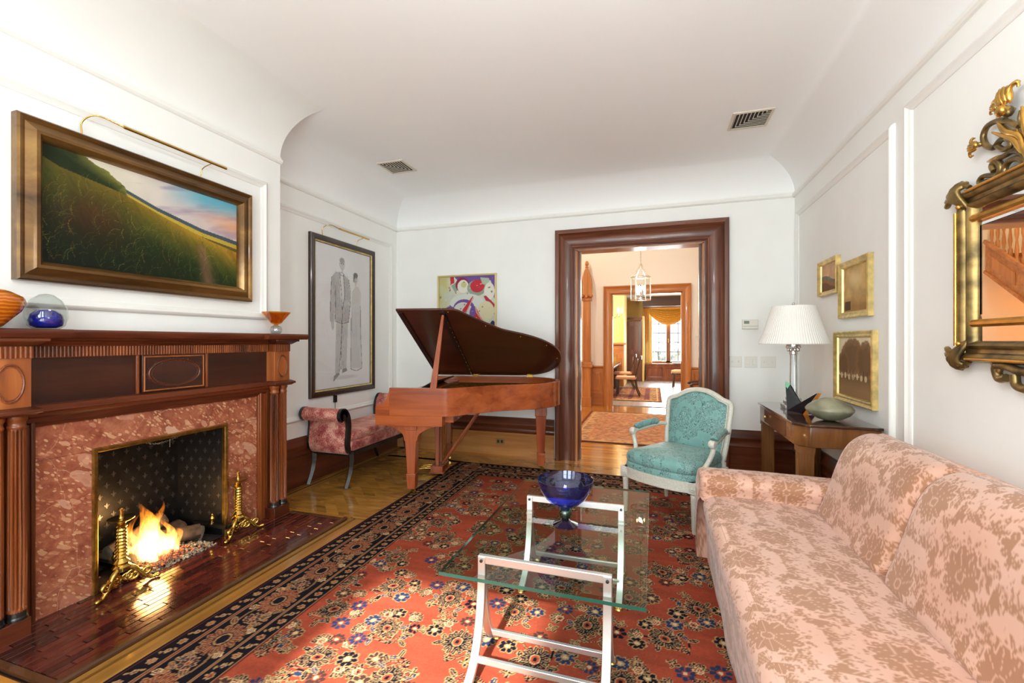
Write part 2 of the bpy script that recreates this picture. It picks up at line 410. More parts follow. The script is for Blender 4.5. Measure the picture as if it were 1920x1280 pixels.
# doorway casing (moulded, mitred) and jamb lining
cp = [(0,0),(0,-.07),(-.012,-.08),(-.045,-.08),(-.055,-.06),(-.07,-.05),(-.09,-.034),(-.16,-.022),(-.185,-.03),(-.20,-.03),(-.215,-.018),(-.235,-.016),(-.235,0)]
cp = [(-d, -h) for d, h in cp]      # d inward from the outer edge, h out of the wall
o = thing('door_1', 'dark moulded wooden doorway casing between living room and hall', 'doorway', ((DX0+DX1)/2, YB, 0), kind='structure')
path = [(DX1+.235-( DX0+DX1)/2, 0), (DX1+.235-(DX0+DX1)/2, DZ+.225), (DX0-.235-(DX0+DX1)/2, DZ+.225), (DX0-.235-(DX0+DX1)/2, 0)]
for sname, sg, mt in (('casing_post', 0, CASING), ('casing_head', 1, CASINGX), ('casing_post', 2, CASING)):
    ob(sname, MB().molding(path, cp, (0,0,0), (1,0,0), (0,0,1), (0,-1,0), closed=False, segs=[sg]), mt, o, smooth=35)
hw = (DX1-DX0)/2
for s in (-1, 1):
    ob('jamb', B(min(s*hw, s*(hw-.02)), max(s*hw, s*(hw-.02)), -.012, .20, 0, DZ), HALLOAK, o)
    ob('door_stop', B(min(s*(hw-.02), s*(hw-.045)), max(s*(hw-.02), s*(hw-.045)), .06, .14, 0, DZ-.02), CASING, o)
ob('jamb_head', B(-hw, hw, -.012, .20, DZ-.02, DZ), HALLOAKX, o)
ob('strike_plate', B(-hw+.0195, -hw+.022, .02, .05, .98, 1.10), BRASS, o)

# ------------------------------------------------------------------ floor of the living room and the hall
fl = struct('floor', B(XL-.2, XR+.2, YR-.2, YB+.2, -.12, -.012), FLOORD, 'polished golden oak parquet floor of the living room', 'floor')
RUG = (-2.135, .78, .35, 4.67)
def clip_rect(poly, x0, x1, y0, y1):
    for ax, lim, sg in ((0,x0,1),(0,x1,-1),(1,y0,1),(1,y1,-1)):
        out = []
        for i in range(len(poly)):
            p, q = poly[i-1], poly[i]; a = sg*(p[ax]-lim); b = sg*(q[ax]-lim)
            if (a >= 0) != (b >= 0):
                t = a/(a-b); out.append((p[0]+(q[0]-p[0])*t, p[1]+(q[1]-p[1])*t))
            if b >= 0: out.append(q)
        poly = out
        if not poly: return []
    return poly
def herring(x0, x1, y0, y1, skip=None, w=.085, n=5):
    # herringbone blocks w wide and n*w long laid at 45 degrees, clipped to the rectangle
    L = n*w; out = []; c = math.sqrt(.5)
    for i in range(-70, 70):
        for j in range(-6, 7):
            for typ in (0, 1):
                ox = i*w + j*2*L; oy = i*w
                r = [(ox,oy),(ox+L,oy),(ox+L,oy+w),(ox,oy+w)] if typ == 0 else [(ox,oy+w),(ox+w,oy+w),(ox+w,oy+w+L),(ox,oy+w+L)]
                q = [((a-b)*c-1.2, (a+b)*c+3.9) for a, b in r]
                p = clip_rect(q, x0, x1, y0, y1)
                if len(p) > 2:
                    A = abs(sum(p[k-1][0]*p[k][1]-p[k][0]*p[k-1][1] for k in range(len(p))))/2
                    if A > .0012: out.append((p, typ))
    return out
def shrink(p, g=.0009):
    cx = sum(a for a, b in p)/len(p); cy = sum(b for a, b in p)/len(p)
    return [(a+(cx-a)*g/max(.02, math.hypot(cx-a, cy-b)), b+(cy-b)*g/max(.02, math.hypot(cx-a, cy-b))) for a, b in p]
FLOORA = wood('floor_oak_diag_a', (116, 78, 30), (160, 112, 48), (188, 140, 68), 'x', .2, .55, 20, vary=.12)
def diag(src, ang):
    m = src.copy()
    for n in m.node_tree.nodes:
        if n.type == 'MAPPING': n.inputs['Rotation'].default_value = (0, 0, R(ang))
    return m
FA, FB = diag(FLOORA, -45), diag(FLOORA, 45)
def flat_block(p, mat, name='parquet_block', z0=-.012, z1=0):
    return ob(name, MB().prism(shrink(p), z0, z1), mat, fl)
nblk = 0
for rect in ((-3.10, -2.12, 2.96, 4.72), (-3.10, -1.15, 4.66, 5.0), (-1.15, 1.3, 4.66, 5.0)):
    for p, typ in herring(*rect):
        flat_block(p, FA if typ == 0 else FB); nblk += 1
print('parquet blocks', nblk)
for p in ([(-3.26,2.89),(-3.215,2.89),(-3.215,5.13),(-3.26,5.13)], [(-3.165,2.93),(-3.10,2.93),(-3.10,5.0),(-3.165,5.0)]): flat_block(p, FLOORY, 'border_strip')
for y in (5.002, 5.066): flat_block([(-3.10,y),(1.3,y),(1.3,y+.062),(-3.10,y+.062)], FLOORX, 'border_strip')
# strips along the hearth and rest of the floor (planks lie under the rug and behind the camera)
HX0, HX1, HY0, HY1 = -2.94, -2.33, 1.15, 2.86
for x0, x1 in ((HX1+.045, HX1+.075), (HX1+.095, -2.11)): flat_block([(x0,YR),(x1,YR),(x1,2.93),(x0,2.93)], FLOORY, 'border_strip')
for y0, y1 in ((HY1+.035, HY1+.055), (HY1+.07, HY1+.095)): flat_block([(-3.1,y0),(HX1+.04,y0),(HX1+.04,y1),(-3.1,y1)], FLOORX, 'border_strip')
for k in range(5): flat_block([(XL,HY0-.10-.075*k),(HX1+.04,HY0-.10-.075*k),(HX1+.04,HY0-.05-.075*k),(XL,HY0-.05-.075*k)], FLOORX, 'border_strip')
for k in range(20):
    y = HY0-.45-.115*k; flat_block([(XL,y-.113),(HX1+.04,y-.113),(HX1+.04,y),(XL,y)], FLOORX, 'floor_board')
for k in range(31):
    x = -2.11+.1125*k; flat_block([(x,YR),(x+.111,YR),(x+.111,4.655),(x,4.655)], FLOORY, 'floor_board')
# hall floor
hf = struct('floor_hall', B(-4.4, 2.6, YB+.2, 9.76, -.12, -.012), FLOORX, 'golden oak plank floor of the hall beyond the doorway', 'floor')
y = YB-.01; k = 0
for x0, x1, y0, y1 in [(DX0, DX1, YB-.02, YB+.20)]:
    for q in range(2): ob('threshold_board', MB().prism(shrink([(x0,y0+q*.11),(x1,y0+q*.11),(x1,y0+q*.11+.108),(x0,y0+q*.11+.108)]), -.012, 0), FLOORX, hf)
y = YB+.2
while y < 9.74:
    xs = [-4.4, -1.9+.6*math.sin(k*2.1), .3+.7*math.sin(k*1.7+1), 2.6]
    for a, b in zip(xs, xs[1:]):
        ob('floor_board', MB().prism(shrink([(a,y),(b,y),(b,min(9.76,y+.098)),(a,min(9.76,y+.098))]), -.012, 0), FLOORX, hf)
    y += .10; k += 1

# ------------------------------------------------------------------ hearth of glazed brick tiles
def tile_mat():
    m, nt, b = newmat('oxblood_glazed_tile'); setp(b, .16, coat=.6, coatr=.1)
    oi = nd(nt, 'ShaderNodeObjectInfo'); r = ramp(nt, [(0, (44,16,14)), (.5, (70,26,20)), (1, (96,38,26))]); nt.links.new(oi.outputs['Random'], r.inputs[0])
    n = nd(nt, 'ShaderNodeTexNoise'); n.inputs['Scale'].default_value = 30; nt.links.new(coords(nt), n.inputs['Vector'])
    mx = nd(nt, 'ShaderNodeMixRGB', blend_type='OVERLAY'); mx.inputs[0].default_value = .25
    nt.links.new(r.outputs[0], mx.inputs[1]); nt.links.new(n.outputs['Fac'], mx.inputs[2]); nt.links.new(mx.outputs[0], b.inputs['Base Color'])
    bump(nt, b, n.outputs['Fac'], .12, .004); return m
TILE = tile_mat()
he = struct('floor_hearth', B(-3.25, HX1+.035, HY0-.035, HY1+.03, -.11, .002), plain('dark_grout', (26,14,12), .6), 'dark red glazed brick hearth in front of the fire', 'hearth')
rw, tl = .0405, .205; rows = 15; tm = {}
def tile_mesh(L):
    key = round(L, 3)
    if key not in tm: tm[key] = mesh_of(MB().taper((0,0,0),(rw/2-.001,L/2-.001),(0,0,.006),(rw/2-.0035,L/2-.0035)), 'tile')
    return tm[key]
rd = random.Random(4)
for r in range(rows):
    x = HX1-rw*(r+.5); y = HY0 - (r % 2)*tl/2 - (r % 3)*.02
    while y < HY1-.01:
        a, b = max(y, HY0), min(y+tl, HY1); y += tl
        if b-a < .02: continue
        o = ob('tile', tile_mesh(b-a), TILE, he); o.location = (x, (a+b)/2, .001+rd.uniform(0,.0012)); o.rotation_euler = (rd.uniform(-.006,.006), rd.uniform(-.012,.012), 0)
# hearth edging: brass line and dark oak kerb strips
ob('edge_strip', MB().box(HX1, HX1+.004, HY0, HY1, 0, .006).box(-2.94, HX1+.004, HY0-.004, HY0, 0, .006), SILVER, he)
ob('kerb', MB().prism([(0,0),(.036,0),(.036,.012),(.028,.02),(.008,.02),(0,.012)], HY0-.04, HY1+.035, 'xz').xf(Matrix.Translation((HX1+.005,0,0))), FLOORD, he)
ob('kerb', B(-2.82, HX1+.005, HY1, HY1+.03, 0, .012), FLOORD, he)
ob('kerb', B(-3.0, HX1+.005, HY0-.036, HY0-.005, 0, .012), FLOORD, he)

# ------------------------------------------------------------------ fireplace: mantel, marble, firebox
def breccia():
    m, nt, b = newmat('red_breccia_marble'); setp(b, .22, coat=.3)
    v = coords(nt, (1,1,1), rnd=False, rot=(R(38),R(12),R(8)))
    nz = nd(nt, 'ShaderNodeTexNoise'); nz.inputs['Scale'].default_value = 7; nz.inputs['Detail'].default_value = 5; nt.links.new(v, nz.inputs['Vector'])
    mxv = nd(nt, 'ShaderNodeMixRGB', blend_type='LINEAR_LIGHT'); mxv.inputs[0].default_value = .035
    nt.links.new(v, mxv.inputs[1]); nt.links.new(nz.outputs['Color'], mxv.inputs[2])
    base = ramp(nt, [(.25, (112,54,38)), (.45, (148,82,60)), (.6, (170,104,76)), (.78, (190,134,94))])
    n2 = nd(nt, 'ShaderNodeTexNoise'); n2.inputs['Scale'].default_value = 14; n2.inputs['Detail'].default_value = 8; n2.inputs['Roughness'].default_value = .7
    nt.links.new(mxv.outputs[0], n2.inputs['Vector']); nt.links.new(n2.outputs['Fac'], base.inputs[0])
    col = base.outputs[0]
    for sc, thr, c0, c1, keep in ((6.0, .36, (214,176,150), (184,118,94), .36), (15, .36, (212,162,126), (172,100,76), .52), (40, .40, (222,178,136), (184,110,78), .58)):
        mp = nd(nt, 'ShaderNodeMapping'); mp.inputs['Scale'].default_value = (1, .8, 1.9); nt.links.new(mxv.outputs[0], mp.inputs['Vector'])
        vo = nd(nt, 'ShaderNodeTexVoronoi'); vo.inputs['Scale'].default_value = sc; nt.links.new(mp.outputs[0], vo.inputs['Vector'])
        lt = nd(nt, 'ShaderNodeMath', operation='LESS_THAN'); lt.inputs[1].default_value = thr; nt.links.new(vo.outputs['Distance'], lt.inputs[0])
        sp = nd(nt, 'ShaderNodeSeparateColor'); nt.links.new(vo.outputs['Color'], sp.inputs[0])
        l2 = nd(nt, 'ShaderNodeMath', operation='LESS_THAN'); l2.inputs[1].default_value = keep; nt.links.new(sp.outputs[0], l2.inputs[0])
        ml = nd(nt, 'ShaderNodeMath', operation='MULTIPLY'); nt.links.new(lt.outputs[0], ml.inputs[0]); nt.links.new(l2.outputs[0], ml.inputs[1])
        rc = ramp(nt, [(.1, c1), (.9, c0)]); nt.links.new(sp.outputs[1], rc.inputs[0])
        ms = nd(nt, 'ShaderNodeMath', operation='MULTIPLY'); ms.inputs[1].default_value = .72; nt.links.new(ml.outputs[0], ms.inputs[0])
        mx = nd(nt, 'ShaderNodeMixRGB'); nt.links.new(ms.outputs[0], mx.inputs[0]); nt.links.new(col, mx.inputs[1]); nt.links.new(rc.outputs[0], mx.inputs[2]); col = mx.outputs[0]
    # pale hairline veins
    vw = nd(nt, 'ShaderNodeTexVoronoi', feature='DISTANCE_TO_EDGE'); vw.inputs['Scale'].default_value = 3.2; nt.links.new(mxv.outputs[0], vw.inputs['Vector'])
    lt = nd(nt, 'ShaderNodeMath', operation='LESS_THAN'); lt.inputs[1].default_value = .0025; nt.links.new(vw.outputs['Distance'], lt.inputs[0])
    m3 = nd(nt, 'ShaderNodeMath', operation='MULTIPLY'); m3.inputs[1].default_value = .5; nt.links.new(lt.outputs[0], m3.inputs[0])
    mx = nd(nt, 'ShaderNodeMixRGB'); mx.inputs[2].default_value = L4((212,170,140)); nt.links.new(m3.outputs[0], mx.inputs[0]); nt.links.new(col, mx.inputs[1])
    nt.links.new(mx.outputs[0], b.inputs['Base Color']); return m
MARBLE = breccia()
fm = thing('fireplace_mantel', 'carved mahogany fireplace mantel with paired fluted columns and red marble surround', 'fireplace', (-2.95, 2.0, 0))
# local frame: x out of the wall, y along it, origin at breast face, centre
ob('marble_lintel', B(0, .018, -.647, .645, .80, .98), MARBLE, fm, bevel=.002)
ob('marble_slab', B(0, .018, -.647, -.398, 0, .799), MARBLE, fm, bevel=.002)
ob('marble_slab', B(0, .018, .384, .645, 0, .799), MARBLE, fm, bevel=.002)
ob('brass_trim', MB().molding([(.384,0),(.384,.80),(-.398,.80),(-.398,0)][::-1], [(-.014,0),(-.014,.026),(-.006,.032),(.006,.032),(.012,.02),(.012,-.02)], (0,0,0), (0,1,0), (0,0,1), (1,0,0), closed=False), BRASSD, fm, smooth=40)
# wood strips beside and over the marble
for s in (-1, 1):
    y0 = s*.646; y1 = s*.71
    q = MB().molding([(0,0),(0,.99)], [(0,0),(0,.03),(.008*s,.042),(.02*s,.046),(.028*s,.036),(.044*s,.034),(.06*s,.034),(.066*s,.0)], (0,y0,0), (0,-1,0), (0,0,1), (1,0,0), closed=False) if s > 0 else \
        MB().molding([(0,0),(0,.99)], [(0,0),(0,.03),(.008,.042),(.02,.046),(.028,.036),(.044,.034),(.06,.034),(.066,.0)], (0,y0,0), (0,1,0), (0,0,1), (1,0,0), closed=False)
    ob('side_strip', MB().box(0,.034,min(y0,y1),max(y0,y1),0,1.0).box(0,.046,min(y0+s*.008,y0+s*.022),max(y0+s*.008,y0+s*.022),0,1.0), MAHOGZ, fm, bevel=.003)
ob('architrave', MB().prism([(0,.975),(.03,.975),(.034,.99),(.046,1.0),(.05,1.02),(.07,1.035),(.074,1.05),(.09,1.055),(.09,1.085),(.06,1.09),(0,1.09)], -.72, .72, 'xz'), MAHOG, fm, smooth=30)
ob('frieze_panel', B(0, .05, -.72, .72, 1.085, 1.33), FRIEZE, fm)
for s in (-1, 1):
    ob('panel_stile', B(.05, .064, s*.21-.008, s*.21+.008, 1.09, 1.322), MAHOGZ, fm, bevel=.003)
# central tablet with a beaded oval
tb = ob('tablet', B(.05, .068, -.19, .19, 1.095, 1.318), FRIEZE, fm, bevel=.003)
ob('tablet_bead', MB().molding([(-.184,1.101),(.184,1.101),(.184,1.312),(-.184,1.312)], [(0,0),(0,.005),(.004,.007),(.008,.005),(.008,0)], (.068,0,0), (0,1,0), (0,0,1), (1,0,0)), MAHOGL, tb, smooth=40)
def oval(cy, cz, ry, rz, x, par, mat, matp):
    e = [(x, cy+ry*math.cos(t), cz+rz*math.sin(t)) for t in np.linspace(0, 2*math.pi, 49)[:-1]]
    ob('oval_ring', MB().tube(e, .0055, 6, closed=True), mat, par, smooth=60)
    pl = MB(); pl.v = [(x+.002, cy, cz)] + [(x+.001, cy+ry*math.cos(t), cz+rz*math.sin(t)) for t in np.linspace(0, 2*math.pi, 49)[:-1]]
    pl.f = [(0, i+1, (i+1) % 48+1) for i in range(48)]
    ob('oval_panel', pl, matp, par)
    bd = MB()
    for k in range(64):
        t = 2*math.pi*k/64
        for rr in (1.06, .90): bd.sphere((x+.001, cy+ry*rr*math.cos(t), cz+rz*rr*math.sin(t)), .0036, 6, 4)
    ob('beading', bd, mat, par, smooth=60, kind='stuff')
oval(0, 1.206, .155, .082, .069, tb, MAHOG, wood('oval_veneer', (46,19,10), (68,30,16), (86,42,22), 'y', .3, .3, 8))
# corner blocks, fluted frieze, cornices, columns, plinths
def flutes(y0, y1, x, z0, z1):
    q = MB(); n = max(2, int((y1-y0)/.0155)); p = (y1-y0)/n
    for k in range(n):
        q.prism([(x, y0+p*k+.002), (x+.007, y0+p*k+.0035), (x+.009, y0+p*(k+.5)), (x+.007, y0+p*(k+1)-.0035), (x, y0+p*(k+1)-.002)], z0, z1)
    return q
ob('fluted_band', flutes(-.70, .70, .066, 1.322, 1.375), MAHOGZ, fm, kind='stuff')
ob('frieze_rail', B(0, .067, -.72, .72, 1.318, 1.38), MAHOG, fm)
ob('bed_moulding', MB().prism([(0,1.376),(.08,1.376),(.085,1.385),(.1,1.39),(.105,1.4),(.125,1.407),(.13,1.42),(0,1.42)], -.72, .72, 'xz'), MAHOG, fm, smooth=30)
ob('shelf', MB().prism([(0,1.415),(.14,1.415),(.15,1.42),(.158,1.435),(.158,1.45),(.15,1.46),(0,1.46)], -.60, .60, 'xz'), MAHOG, fm, smooth=30)
for s in (-1, 1):
    c = s*.78; a, b = c-.074, c+.074
    bl = ob('corner_block', B(0, .13, a, b, 1.085, 1.325), MAHOGL, fm, bevel=.002)
    oval(c, 1.205, .046, .085, .131, bl, MAHOGZ, MAHOGL)
    ob('fluted_block', flutes(a-.003, b+.003, .132, 1.322, 1.376).box(0,.133,a-.004,b+.004,1.32,1.38), MAHOGZ, fm)
    sf = MB()
    for k in range(7): sf.box(.02+.0155*k, .031+.0155*k, a-.010, a, 1.322, 1.376).box(.02+.0155*k, .031+.0155*k, b, b+.010, 1.322, 1.376)
    ob('fluted_return', sf, MAHOGZ, fm, kind='stuff')
    ob('bed_moulding', MB().taper((.0725,c,1.378),(.0725,.085),(.0925,c,1.40),(.0925,.105)).box(0,.195,c-.115,c+.115,1.40,1.416), MAHOG, fm, bevel=.004)
    ob('shelf', MB().prism([(0,1.415),(.195,1.415),(.205,1.42),(.212,1.435),(.212,1.45),(.204,1.46),(0,1.46)], c-.196+(.0 if s<0 else 0), c+.196, 'xz'), MAHOG, fm, smooth=30)
    ob('cornice', MB().taper((.072,c,1.05),(.072,.086),(.08,c,1.062),(.08,.096)).box(0,.168,c-.102,c+.102,1.062,1.078).taper((.084,c,1.078),(.084,.102),(.07,c,1.09),(.07,.08)), MAHOG, fm, bevel=.002)
    ob('backing_pilaster', B(0, .05, c-.07, c+.074, 0, 1.05), MAHOGZ, fm)
    for d in (-.039, .039):
        cl = ob('column', MB().lathe([(.0335,.13),(.0335,.142),(.0335,.15),(.033,.5),(.0315,.975),(.0312,.985),(.031,1.0)], (.092,c+d,0), 72, flute=(12,.145,.98,.34)), MAHOGZ, fm, smooth=50)
        ob('capital', MB().lathe([(.031,.99),(.034,.995),(.034,1.002),(.031,1.006),(.031,1.02),(.036,1.03),(.038,1.036),(.038,1.05)], (.092,c+d,0), 24), MAHOGZ, cl, smooth=40)
        ob('column_base', MB().lathe([(.038,.092),(.039,.10),(.036,.106),(.034,.112),(.036,.118),(.034,.126),(.0335,.135)], (.092,c+d,0), 24), BLACKW, cl, smooth=40)
    ob('plinth', B(0, .13, a, b, 0, .092), MAHOG, fm, bevel=.003)

# firebox: cast panels with raised fleur-de-lis
IRON = plain('cast_iron', (34, 34, 36), .38, metal=.6, nscale=20, namp=.2)
IRONP = plain('polished_iron_relief', (104, 106, 110), .3, metal=.9)
fb = thing('firebox', 'black cast iron firebox lining with raised fleur-de-lis', 'firebox', (-2.95, 2.0, 0))
fl_m = MB()
def petal(pts, z0=0, z1=.003): fl_m.prism(pts, z0, z1)
petal([(0,.022),(.004,.012),(.0055,.004),(.003,-.003),(-.003,-.003),(-.0055,.004),(-.004,.012)])
for s in (-1, 1):
    petal([(s*.003,-.003),(s*.007,.004),(s*.012,.008),(s*.0155,.003),(s*.013,-.001),(s*.011,.001),(s*.008,-.001),(s*.005,-.006)])
petal([(-.008,-.004),(.008,-.004),(.008,-.0075),(-.008,-.0075)]); petal([(-.003,-.0075),(.003,-.0075),(.005,-.018),(0,-.014),(-.005,-.018)])
FLM = mesh_of(fl_m, 'fleur_de_lis'); FLM.materials.append(IRONP)
bx = -.37
def lining(name, p, q, z1=.80):
    # upright panel from plan point p to q with studs on the side facing the fire
    d = Vector((q[0]-p[0], q[1]-p[1], 0)); Ln = d.length; d.normalize(); nrm = Vector((-d.y, d.x, 0))
    o = ob(name, MB().add([(p[0],p[1],0),(q[0],q[1],0),(q[0],q[1],z1),(p[0],p[1],z1),
        (p[0]-nrm.x*.02,p[1]-nrm.y*.02,0),(q[0]-nrm.x*.02,q[1]-nrm.y*.02,0),(q[0]-nrm.x*.02,q[1]-nrm.y*.02,z1),(p[0]-nrm.x*.02,p[1]-nrm.y*.02,z1)],
        [(0,1,2,3),(7,6,5,4),(0,4,5,1),(1,5,6,2),(2,6,7,3),(3,7,4,0)]), IRON, fb)
    M0 = Matrix(((d.x,0,nrm.x,0),(d.y,0,nrm.y,0),(0,1,0,0),(0,0,0,1)))
    sp = .074; r = 0; z = .16
    while z < z1-.03:
        t = .035 + (sp/2 if r % 2 else 0)
        while t < Ln-.02:
            f = ob('fleur_de_lis', FLM, None, o); f.matrix_local = Matrix.Translation((p[0]+d.x*t+nrm.x*.0005, p[1]+d.y*t+nrm.y*.0005, z)) @ M0
            t += sp
        z += .064; r += 1
    return o
lining('back_panel', (bx,.32), (bx,-.33))
lining('side_panel', (-.004,.383), (bx,.32))
lining('side_panel', (bx,-.33), (-.004,-.395))
ob('firebox_floor', B(bx-.02, 0, -.40, .39, -.02, .004), plain('sooty_brick', (40,34,32), .8, nscale=20, namp=.3), fb)
ob('firebox_top', B(bx-.02, 0, -.40, .39, .80, .84), IRON, fb)
# ------------------------------------------------------------------ painted canvases (rug, pictures, damask)
def grid_mesh(name, P, C, mat, parent=None, A=None, flip=False):
    # P (n,m,3) points, C (n,m,3) sRGB colours 0..255, A (n,m) gloss mask
    n, m = P.shape[:2]; N = n*m
    me = bpy.data.meshes.new(name)
    i = (np.arange(n-1)[:, None]*m + np.arange(m-1)[None, :]).ravel()
    q = np.stack([i, i+1, i+m+1, i+m] if not flip else [i, i+m, i+m+1, i+1], 1).astype(np.int32)
    me.vertices.add(N); me.vertices.foreach_set('co', P.reshape(-1).astype(np.float32))
    me.loops.add(q.size); me.loops.foreach_set('vertex_index', q.ravel())
    me.polygons.add(len(q)); me.polygons.foreach_set('loop_start', np.arange(0, q.size, 4, dtype=np.int32))
    me.update(); me.validate(); me.shade_smooth()
    at = me.color_attributes.new('Col', 'FLOAT_COLOR', 'POINT')
    rgba = np.ones((N, 4), np.float32); rgba[:, :3] = lin(np.clip(C, 0, 255).reshape(-1, 3))
    if A is not None: rgba[:, 3] = A.ravel()
    at.data.foreach_set('color', rgba.ravel())
    me.materials.append(mat)
    o = bpy.data.objects.new(name, me); COL.objects.link(o)
    if parent: o.parent = parent
    return o
class Canvas:
    def __init__(s, w, h, res, col):
        s.w, s.h = w, h; s.nx = int(w/res)+1; s.ny = int(h/res)+1
        s.X, s.Y = np.meshgrid(np.linspace(0, w, s.nx), np.linspace(0, h, s.ny))
        s.C = np.ones((s.ny, s.nx, 3))*np.array(col, float)
    def win(s, x0, x1, y0, y1):
        i0 = max(0, int(x0/s.w*(s.nx-1))); i1 = min(s.nx, int(x1/s.w*(s.nx-1))+2)
        j0 = max(0, int(y0/s.h*(s.ny-1))); j1 = min(s.ny, int(y1/s.h*(s.ny-1))+2)
        return slice(j0, max(j0, j1)), slice(i0, max(i0, i1))
    def put(s, sl, mask, col, a=1.0):
        m = (np.asarray(mask, float)*a)[..., None]; s.C[sl] = s.C[sl]*(1-m)+np.array(col, float)*m
    def ell(s, cx, cy, rx, ry, col, a=1.0, rot=0, soft=0):
        r = max(rx, ry); sl = s.win(cx-r, cx+r, cy-r, cy+r); x = s.X[sl]-cx; y = s.Y[sl]-cy
        c, t = math.cos(rot), math.sin(rot); d = ((x*c+y*t)/rx)**2+((-x*t+y*c)/ry)**2
        s.put(sl, d < 1 if not soft else np.clip((1-d)/soft, 0, 1), col, a)
    def line(s, pts, wd, col, a=1.0, taper=False):
        for k, (p, q) in enumerate(zip(pts, pts[1:])):
            w2 = wd/2*(1-.8*k/max(1, len(pts)-1) if taper else 1)
            sl = s.win(min(p[0],q[0])-w2, max(p[0],q[0])+w2, min(p[1],q[1])-w2, max(p[1],q[1])+w2)
            x = s.X[sl]; y = s.Y[sl]; dx, dy = q[0]-p[0], q[1]-p[1]; l = dx*dx+dy*dy+1e-12
            t = np.clip(((x-p[0])*dx+(y-p[1])*dy)/l, 0, 1)
            s.put(sl, np.hypot(x-p[0]-t*dx, y-p[1]-t*dy) < w2, col, a)
    def poly(s, pts, col, a=1.0):
        xs = [p[0] for p in pts]; ys = [p[1] for p in pts]; sl = s.win(min(xs), max(xs), min(ys), max(ys)); x = s.X[sl]; y = s.Y[sl]
        m = np.zeros(x.shape, bool)
        for (x1, y1), (x2, y2) in zip(pts, pts[1:]+pts[:1]):
            c = (y1 > y) != (y2 > y); m ^= c & (x < (x2-x1)*(y-y1)/(y2-y1+1e-12)+x1)
        s.put(sl, m, col, a)
    def mesh(s, name, O, U, V, mat, parent=None):
        P = np.array(O)+s.X[..., None]*np.array(U)+s.Y[..., None]*np.array(V)
        return grid_mesh(name, P, s.C, mat, parent)

# ---- the big rug
NAVY, TAN, RUST, DKR, BLU, CRM = (24,22,30), (158,124,86), (138,62,44), (98,38,30), (38,50,78), (190,160,122)
def flower(c, cx, cy, r, n, body, ring=TAN, core=RUST, ph=0, sq=1.0, rot=0, veins=True):
    sl = c.win(cx-r*1.1, cx+r*1.1, cy-r*1.1, cy+r*1.1); x = c.X[sl]-cx; y = c.Y[sl]-cy
    co, si = math.cos(rot), math.sin(rot); u = x*co+y*si; v = (-x*si+y*co)/sq
    d = np.hypot(u, v); th = np.arctan2(v, u)+ph; p = np.abs(np.cos(n*th/2)); Rr = r*(.70+.30*p**.7)
    c.put(sl, d < Rr, ring); c.put(sl, d < Rr-.006, body)
    if veins: c.put(sl, (p < .22) & (d < Rr) & (d > r*.36), ring)
    if r > .055:
        c.put(sl, (p > .93) & (d < Rr*.85) & (d > r*.45), ring, .75)
        c.put(sl, d < r*.42, NAVY); c.put(sl, d < r*.36, ring); c.put(sl, d < r*.28, core); c.put(sl, d < r*.14, NAVY)
    else: c.put(sl, d < r*.34, ring); c.put(sl, d < r*.2, core)
def leaf(c, x, y, ang, l, w, col, edge=TAN):
    c.ell(x+math.cos(ang)*l/2, y+math.sin(ang)*l/2, l/2+.004, w/2+.004, edge, rot=ang); c.ell(x+math.cos(ang)*l/2, y+math.sin(ang)*l/2, l/2, w/2, col, rot=ang)
    c.line([(x,y),(x+math.cos(ang)*l*.8, y+math.sin(ang)*l*.8)], .004, edge)
def bouquet(c, cx, cy, sc, rot, rd):
    pal = [BLU, NAVY, NAVY, (64,44,40)]
    ns = rd.choice((5,6,7))
    for k in range(ns):
        a = rot + (k-(ns-1)/2)*.62 + rd.uniform(-.12,.12); l = sc*(rd.uniform(.75,1.1))
        p0 = (cx-math.cos(rot)*sc*.75, cy-math.sin(rot)*sc*.75); p2 = (cx+math.cos(a)*l*.85, cy+math.sin(a)*l*.85)
        p1 = ((p0[0]+p2[0])/2+math.sin(a)*.03, (p0[1]+p2[1])/2-math.cos(a)*.03)
        st = cr([p0, p1, p2], 6); c.line(st, .008, NAVY); c.line(st, .0035, TAN)
        leaf(c, p1[0], p1[1], a+.9, .05, .02, pal[k % 3]); leaf(c, p1[0], p1[1], a-.9, .05, .02, pal[(k+1) % 3])
        if k % 2 == 0: flower(c, p2[0], p2[1], rd.uniform(.042,.054), rd.choice((7,8,9)), rd.choice(pal), rd.choice((TAN,TAN,RUST)), CRM, rd.random())
        else:
            for q in range(7): leaf(c, p2[0], p2[1], a+(q-3)*.5, .048, .016, NAVY, TAN if q % 2 else (140,112,82))
            flower(c, p2[0], p2[1], .024, 6, RUST, CRM, NAVY)
    flower(c, cx, cy, sc*.52, rd.choice((12,14,16)), NAVY, TAN, RUST, rd.random(), .78, rot)
